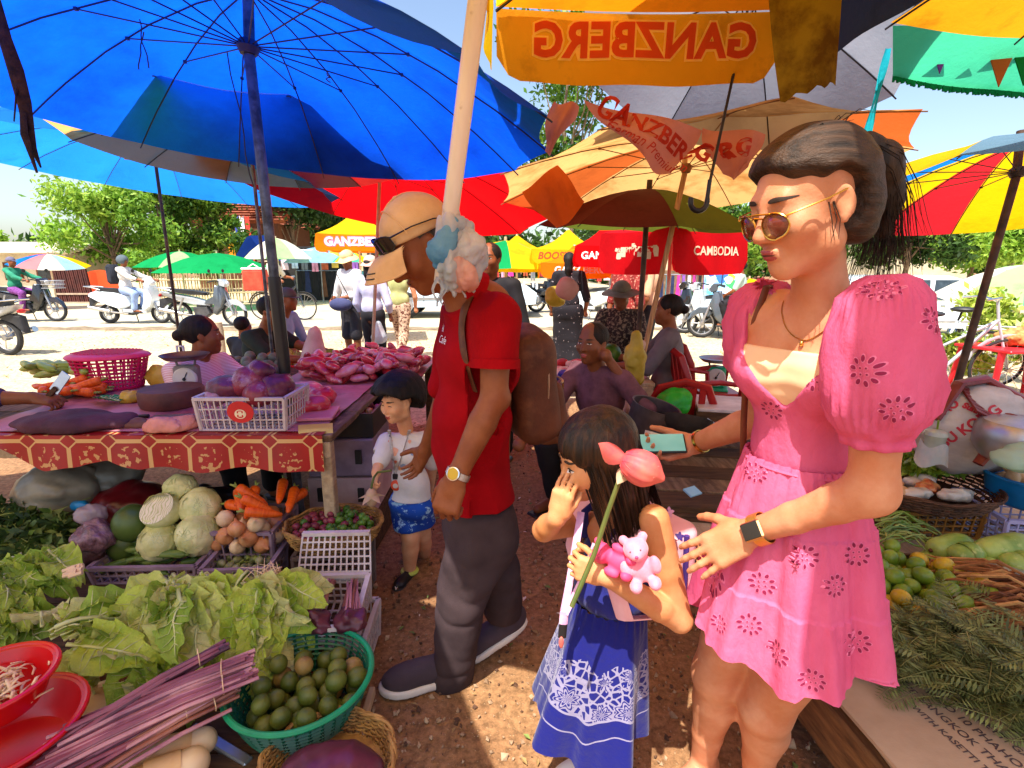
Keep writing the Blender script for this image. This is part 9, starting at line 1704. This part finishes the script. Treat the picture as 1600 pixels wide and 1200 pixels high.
# ------------------------ the other people
def cl_(n,a,b=None,**k):return mat(n,H(a),H(b)if b else None,rough=.85,scale=k.pop('scale',8),**k)
def folk(label,p,f,Ht=1.6,pose='stand',sk=None,top=None,bot=None,kind='trousers',hair='short',hat=None,wr=None,h=.016,lean=0.0,sl=.5,seat=.30,face=None,tilt=0.0,shoes=True,mask=None):
 sk=sk or S_brown;root=thing('person',label,'person',p);F=Vector((f[0],f[1],0)).normalized();Lf=Vector((-F.y,F.x,0));s=Ht/1.62;p=Vector(p)
 w=lambda x,y,z:p+(Lf*x+F*y+Vector((0,0,z)))*s
 hz={'stand':.86,'walk':.86,'sit':seat,'ride':.82}[pose];lx=lambda z:lean*(z-hz);J=lambda x,y,z:w(x,y+lx(z),z)
 hip,che,nk,hd=J(0,0,hz),J(0,.01,hz+.34),J(0,.0,hz+.53),J(0,.03,hz+.66);W_=wr or{'sit':((.16,.36,hz+.16),(-.16,.36,hz+.16)),'ride':((.27,.55,hz+.22),(-.27,.55,hz+.22))}.get(pose,((.23,.08,hz-.02),(-.23,.08,hz-.02)))
 S=SDF();T=Matrix((Lf,F,(0,0,1))).transposed();S.ell(che,(.14*s,.09*s,.15*s),T,.04);S.ell(hip,(.15*s,.11*s,.13*s),T,.05);S.chain([nk-Vector((0,0,.04)),hd-Vector((0,0,.04))],[.052*s,.05*s],.03)
 A=[]
 for q,ww in((1,W_[0]),(-1,W_[1])):
  sh=J(.165*q,0,hz+.47);wrp=w(*ww);d=wrp-sh;L=.27*s;mid=sh.lerp(wrp,.5);g=math.sqrt(max(.0004,L*L-min(d.length/2,L*.98)**2));el=mid+(Vector((0,0,-1))*.8+Lf*q*.6-F*.3).normalized()*g;S.chain([sh,el,wrp],[.045*s,.038*s,.026*s],.03);S.ell(wrp+d.normalized()*.05*s,(.035*s,.045*s,.035*s),None,.02);A.append((sh,el,wrp,q))
 legs=[]
 for q in(1,-1):
  if pose=='sit':kn,an=w(.15*q,.36,hz+.10 if hz<.4 else hz+.02),w(.13*q,.40 if hz>.35 else .30,.07)
  elif pose=='ride':kn,an=w(.17*q,.30,.74),w(.15*q,.22,.36)
  elif pose=='walk':kn,an=w(.08*q,.05+.12*q,.46),w(.08*q,-.02+.24*q,.08+(.05 if q<0 else 0))
  else:kn,an=w(.09*q,.03,.46),w(.10*q,.0,.08)
  hp=hip+Lf*.085*q*s;S.chain([hp,kn,an],[.085*s,.056*s,.036*s],.03);S.chain([an-Vector((0,0,.03)),an+F*.14*s-Vector((0,0,.045))],[.036*s,.028*s],.02);legs.append((hp,kn,an))
 fine=h<.012;M=head_matrix(hd,(F+(Vector((0,0,-1))*tilt))if face is None else Vector(face)+Vector((0,0,-tilt)),0,s*.98);add_head(S,M,fine=fine);bo=S.obj('body',sk,root,h=h)
 if fine:face_parts(bo.data,M,root,'down' if tilt>.1 else 'open')
 S=SDF();o=.014*s;S.ell(che,(.15*s+o,.10*s+o,.165*s+o),T,.05);S.ell(hip.lerp(che,.3),(.145*s+o,.11*s+o,.15*s),T,.05);S.cone(A[0][0].lerp(nk,.25),A[1][0].lerp(nk,.25),.055*s,None,.04)
 for sh,el,wp,q in A:S.chain([sh,sh.lerp(el,min(1,sl*1.6))]+([el.lerp(wp,min(.9,sl*1.6-1))]if sl>.62 else[]),[.060*s,.056*s]+([.044*s]if sl>.62 else[]),.03)
 S.disp(lambda X:(wob(X,26,3)*.006).astype(np.float32));S.plane(hip+Vector((0,0,-.06*s)),(0,0,-1),.01);S.plane(nk,(F*-.25+Vector((0,0,1))),.01);S.obj('top',top or cl_('folk_white','#d0ccc8'),root,h=h)
 S=SDF();S.ell(hip,(.16*s,.12*s,.12*s),T,.04)
 for hp,kn,an in legs:
  if kind=='shorts':S.chain([hp,kn],[.10*s,.082*s],.03)
  elif kind=='skirt':S.chain([hp,kn,an+(Vector((0,0,.10)))],[.12*s,.115*s,.11*s],.10)
  else:S.chain([hp,kn,an+Vector((0,0,.03))],[.098*s,.075*s,.062*s],.03)
 S.disp(lambda X:(wob(X,20,5)*.006).astype(np.float32));S.plane(hip+Vector((0,0,.08*s)),(0,0,1),.01);S.obj('skirt' if kind=='skirt' else kind,bot or cl_('folk_black','#18161a'),root,h=h)
 hw=lambda*a:M@Vector(a);R3=M.to_3x3().normalized();k=M.to_scale().x
 if hat is None or hair in('bun','long'):
  S=SDF();S.ell(hw(0,-.02,.03),(.082*k,.098*k,.088*k),R3,.01);S.ell(hw(0,.126,-.050),(.07*k,.065*k,.076*k),R3,.01,'-');S.plane(hw(0,-.04,-.06),R3@Vector((0,.35,-1)),.01)
  if hair=='bun':S.ell(hw(0,-.12,.0),.035*k,None,.01)
  if hair=='long':S.chain([hw(0,-.08,0),hw(0,-.10,-.12),hw(0,-.09,-.22)],[.06*k,.05*k,.03*k],.03)
  S.obj('hair',M_hair,root,h=min(h,.011))
 if shoes:
  for hp,kn,an in legs:b=MB();c=Vector((an.x,an.y,an.z-.075*s))+F*.06*s;b.box(c,(.09*s,.26*s,.03),T,ch=.008);b.obj('sandal',M_black,root,smooth=False)
 if hat:
  hn,hm=hat;ht=thing(hn,{'bucket_hat':'bucket hat','cap':'peaked cap','helmet':'round helmet','brim_hat':'wide brimmed hat'}[hn]+' on the '+' '.join(label.split()[:11]),hn.split('_')[-1],hd);S=SDF()
  if hn=='helmet':S.ell(hw(0,-.01,.03),(.115*k,.13*k,.12*k),R3,.01);S.ell(hw(0,.15,-.03),(.1*k,.1*k,.07*k),R3,.01,'-');S.plane(hw(0,0,-.06),(0,0,-1),.005)
  else:
   S.ell(hw(0,-.012,.045),(.09*k,.105*k,.09*k),R3,.01);S.plane(hw(0,0,.03),R3@Vector((0,0,-1)),.005)
  S.obj('crown',hm,ht,h=.010);b=MB()
  if hn=='cap':b.grid(lambda u,v:hw(.075*math.sin(lerp(-1.1,1.1,u)),.04+.05*math.cos(lerp(-1.1,1.1,u))+.075*v*math.cos(lerp(-.9,.9,u)),.036-.012*v),10,4);b.obj('peak',hm,ht)
  elif hn!='helmet':
   bw,dr=(.055,.055)if hn=='bucket_hat' else(.10,.03);b.grid(lambda u,v:hw((.088+bw*v)*math.sin(6.283*u),-.012+(.103+bw*v)*math.cos(6.283*u),.042-dr*v+.006*math.sin(u*25)),28,4,cu=True);b.obj('brim',hm,ht)
 return root
gz_=lambda u,v:P(u,v,z=0)
C_w=cl_('shirt_white','#c8c4c0','#e0dcd8');C_bk=cl_('cloth_black','#121014','#201c20');C_dk=cl_('dark_shorts','#201e24','#302c32')
pv=Vector((P(300,600,Y=3.05).x,3.05,0));M_str=cl_('pink_stripes','#c8808c','#dca0a8',wave=(H('#f0dce0'),38,'Z',.5,1.0))
v1=folk('seated vendor in a pink striped top reaching over the meat',pv,(.80,-.25,0),1.62,'sit',S_tan,M_str,C_bk,hair='bun',seat=.37,wr=((.10,.50,.76),(-.25,.52,.76)),sl=1.0,h=.010,lean=.15,face=(.75,.35,0))
b=MB();c=P(282,548,Y=2.9)
for dx,dz,w_,h_ in((-.018,0,.008,.06),(.018,0,.008,.06),(0,.026,.036,.008),(0,-.026,.036,.008)):b.box(c+Vector((dx,0,dz)),(w_,.01,h_),rotm(0,0,-20))
tag(b.obj('hair_clip',M_sole,smooth=False),'pale rectangular hair clip in the bun of the striped vendor','hair clip')
folk('seated vendor in a black T-shirt leaning to a red basin',Vector((P(376,560,Y=4.25).x,4.35,0)),(.95,-.15,0),1.68,'sit',S_tan,cl_('green_black_tee','#14201c','#223028'),C_bk,seat=.36,wr=((.06,.66,.70),(-.14,.64,.66)),lean=.34,h=.012,sl=.45,tilt=.2)
folk('small child in a dark shirt sitting behind the vendor in black',Vector((P(374,560,Y=4.8).x,4.9,0)),(.3,.95,0),1.3,'sit',S_tan,cl_('charcoal_tee','#26282c','#34363a'),C_bk,seat=.42,h=.014)
folk('person in a blue shirt and grey cap bending over the vegetables',Vector((P(430,560,Y=5.2).x,5.2,0)),(.9,-.2,0),1.5,'sit',S_tan,cl_('sky_shirt','#7c9cc8','#94b0d8'),C_bk,seat=.52,hat=('cap',cl_('grey_cap','#4c4c4c','#5c5c5c')),lean=.3,h=.015)
A_=thing('person','vendor at the left edge, only a dark sleeved arm holding a cleaver in view','person',P(-60,640,Y=2.25));S=SDF();a0,a1,a2=P(-90,640,Y=2.3),P(-10,622,Y=2.35),P(52,622,Y=2.4);S.chain([a0,a1,a2],[.05,.036,.027],.02);add_hand(S,a2,(.9,.1,-.15),(0,-.3,.9),1.0,-1,(1.1,1.2,1.2,1.2));S.obj('body',S_brown,A_,h=.006);S=SDF();S.chain([a0,a1],[.065,.05],.02);S.disp(lambda X:wob(X,40,2)*.004);S.obj('sleeve',cl_('violet_print','#241c40','#544884',scale=60),A_,h=.008);b=MB();b.ell(P(-150,640,Y=2.4),(.16,.12,.3));b.obj('top',MATS['violet_print'],A_)
cv_=thing('cleaver','rusty cleaver held up by the arm at the left edge','knife',P(92,605,Y=2.42));b=MB();b.beam(P(74,622,Y=2.42),P(88,606,Y=2.42),.02,.02);b.obj('handle',M_dplank,cv_,smooth=False);b=MB();b.beam(P(84,612,Y=2.42),P(104,584,Y=2.44),.05,.006,(0,-1,.3));b.obj('blade',MATS['blade_steel'],cv_,smooth=False)
folk('woman in a cream bucket hat and white blouse carrying a blue bag',gz_(556,572),(-.5,-.8,0),1.60,'stand',S_tan,C_w,C_dk,'shorts',hat=('bucket_hat',cl_('cream_hat','#dcb070','#e8c890')),wr=((.05,.22,1.0),(-.2,.16,.98)),sl=.9,tilt=.3)
b=MB();c=gz_(550,572)+Vector((-.02,-.24,.90));b.ell(c,(.16,.07,.09),None,16,10);o=tag(b.obj('shoulder_bag',cl_('slate_bag','#34385c','#464a70')),'slate blue bag slung in front of the woman in the bucket hat','bag');b=MB();b.tube([c+Vector((-.12,0,.06)),c+Vector((-.05,.05,.42)),c+Vector((.12,.05,.06))],.009,5);b.obj('strap',C_bk,o)
folk('person in a pale lilac shirt and black trousers holding a white bag',gz_(588,588),(.35,.9,0),1.52,'stand',S_tan,cl_('lilac_shirt','#b4b4d0','#ccccde'),C_bk,hair='long',hat=('bucket_hat',cl_('peach_hat','#dca890','#e8bca8')),sl=.95)
S=SDF();c=gz_(596,588)+Vector((.04,-.15,.55));S.chain([c,c+Vector((0,0,.16))],[.10,.03],.02);S.disp(lambda X:wob(X,30,2)*.01);tag(S.obj('white_bag',M_bag,None,.011),'small white plastic bag hanging from the hand of the lilac shirt','plastic bag')
M_pat=cl_('patterned_cream','#c8a88c','#5c2c20',scale=34,contrast=(.52,.56));folk('woman walking away in a lime vest and patterned cream trousers',gz_(628,565),(.15,1,0),1.56,'walk',S_fair,cl_('lime_vest','#acac6c','#c4c488'),M_pat,hair='long',sl=.1)
folk('man half hidden behind the shoulder of the man in red',Vector((P(768,600,Y=3.6).x,3.7,0)),(-.3,-.95,0),1.56,'stand',S_tan,C_bk,C_bk,h=.011)
M_dots=cl_('black_dotted','#141018','#d8c8c8',scale=30,contrast=(.66,.70));folk('woman in a black dress with pale flowers behind the tray table',gz_(890,590)+Vector((0,.4,0)),(.2,.95,0),1.58,'stand',S_tan,M_dots,M_dots,'skirt',hair='long',sl=.6)
M_redb=cl_('red_floral','#8c2824','#d89880',scale=34,contrast=(.56,.62));folk('woman in a red floral blouse standing behind the hatted vendor',gz_(972,600),(-.8,-.5,0),1.58,'stand',S_tan,M_redb,M_redb,'skirt',hair='bun',sl=.6,h=.012)
folk('man in a black cap and peach shirt behind the pink wrapped pole',gz_(1008,590),(-.8,.3,0),1.64,'stand',S_tan,cl_('peach_shirt','#d8a078','#e4b490'),C_bk,hat=('cap',C_bk),sl=.5)
M_flo=cl_('dark_floral','#2c2420','#8c7c64',scale=44,contrast=(.5,.6));folk('seated vendor in a grey brimmed hat and dark floral shirt',Vector((P(966,620,Y=4.7).x,4.75,0)),(-.35,-.9,0),1.56,'sit',S_brown,M_flo,C_bk,seat=.55,hat=('brim_hat',cl_('grey_hat','#605c4c','#7c7864')),h=.012,sl=.9,tilt=.15)
folk('seated man in a brown shirt resting his cheek on his hand',Vector((P(950,700,Y=2.95).x,3.0,0)),(-.75,-.62,0),1.62,'sit',S_brown,cl_('brown_pink_shirt','#563238','#744850',scale=14),C_bk,seat=.34,wr=((.12,.14,.90),(-.05,.62,.52)),sl=.95,h=.009,face=(-.6,-.75,0),lean=.2)
folk('seated woman in a grey vest with her hair in a bun',Vector((P(1046,640,Y=3.75).x,3.85,0)),(-.95,.25,0),1.60,'sit',S_tan,cl_('grey_vest','#5c5458','#70686c'),cl_('maroon_trousers','#34141c','#481c26'),hair='bun',seat=.46,wr=((.12,.40,.70),(-.1,.42,.72)),h=.010,sl=.75)
p=sc1.location;folk('scooter rider in a white jacket and helmet with a black backpack',p+Vector((-.12,0,-.02)),(1,.03,0),1.62,'ride',S_tan,C_w,cl_('light_jeans','#8098c4','#98acd4'),hat=('helmet',cl_('slate_helmet','#48545c','#5c6870')),sl=1.0,h=.018)
b=MB();b.box(p+Vector((-.36,0,1.16)),(.20,.32,.46),ch=.06);tag(b.obj('backpack',cl_('black_pack','#181c28','#282c38'),smooth=40),'black backpack on the back of the scooter rider in white','backpack')
p=mb2.location;folk('motorbike rider in a green jacket and purple trousers',p+Vector((-.25,0,-.02)),(1,0,0),1.6,'ride',S_tan,cl_('green_jacket','#1c7458','#2c8c6c'),cl_('purple_check','#5c2468','#8c4898',scale=30),hat=('cap',cl_('violet_cap','#5c5870','#706c84')),sl=1.0,h=.018)
p=bic1.location;folk('man in a cream shirt and pale trousers wheeling the bicycle',Vector((p.x+.05,p.y-.5,.06)),(.9,-.1,0),1.66,'walk',S_tan,cl_('cream_shirt','#d8d0b0','#e8e0c4'),cl_('khaki','#a89478','#bca88c'),wr=((.2,.32,1.05),(-.22,.30,1.0)))
folk('person in a pale shirt sitting on the parked graphite motorbike',Vector((PX(1152,10.0),10.0,.02)),(-.8,.4,0),1.5,'ride',S_tan,cl_('pale_mint','#a8bcb0','#bccec4'),C_bk,wr=((.1,.3,.9),(-.1,.3,.9)))
folk('person in a red shirt and jeans leaning into the open van door',Vector((P(1487,523,Y=16.2).x,16.2,-.79)),(.1,1,0),1.36,'stand',S_brown,cl_('red_tee','#a81c24','#c02830'),cl_('blue_jeans','#3c5c9c','#4c70b4'),wr=((.2,.4,1.2),(-.2,.4,1.2)))
S=SDF();c=P(886,452,Y=4.3);S.ell(c,(.085,.05,.085),None,.02);S.disp(lambda X:wob(X,24,6)*.018);tag(S.obj('paper_bag',mat('peach_bag',H('#d8a898'),H('#e8c4b4'),rough=.5,trans=.3),None,.011),'pale peach plastic bag hung over the dotted dress','plastic bag')
S=SDF();c=P(992,560,Y=3.3);S.chain([c+Vector((0,0,.15)),c,c+Vector((.01,0,-.13))],[.025,.06,.05],.03);S.disp(lambda X:wob(X*np.array([1,1,.4],dtype=np.float32),40,6)*.012-np.abs(wob(X,50,8))*.018);tag(S.obj('yellow_bag',mat('yellow_green_bag',H('#b49c2c'),H('#d4c458'),rough=.35,trans=.4),None,.010),'yellow plastic bag tied to the slanting wooden pole','plastic bag')
S=SDF();a0,a1=P(1002,538,Y=3.38),P(978,640,Y=3.42);S.chain([a0,a0.lerp(a1,.5),a1],[.026,.022,.03],.02);S.disp(lambda X:wob(X,50,6)*.010);tag(S.obj('pole_wrap',mat('pinkish_rag',H('#c8a898'),H('#dcc4b4'),rough=.7,trans=.2),None,.009),'pinkish rag wound round the lower wooden pole','rag')
S=SDF();c=P(868,465,Y=5.0);S.ell(c,(.10,.06,.10),None,.02);S.disp(lambda X:wob(X,22,9)*.02);tag(S.obj('yellow_bag',MATS['yellow_green_bag'],None,.012),'small yellow bag hung left of the dotted dress','plastic bag')
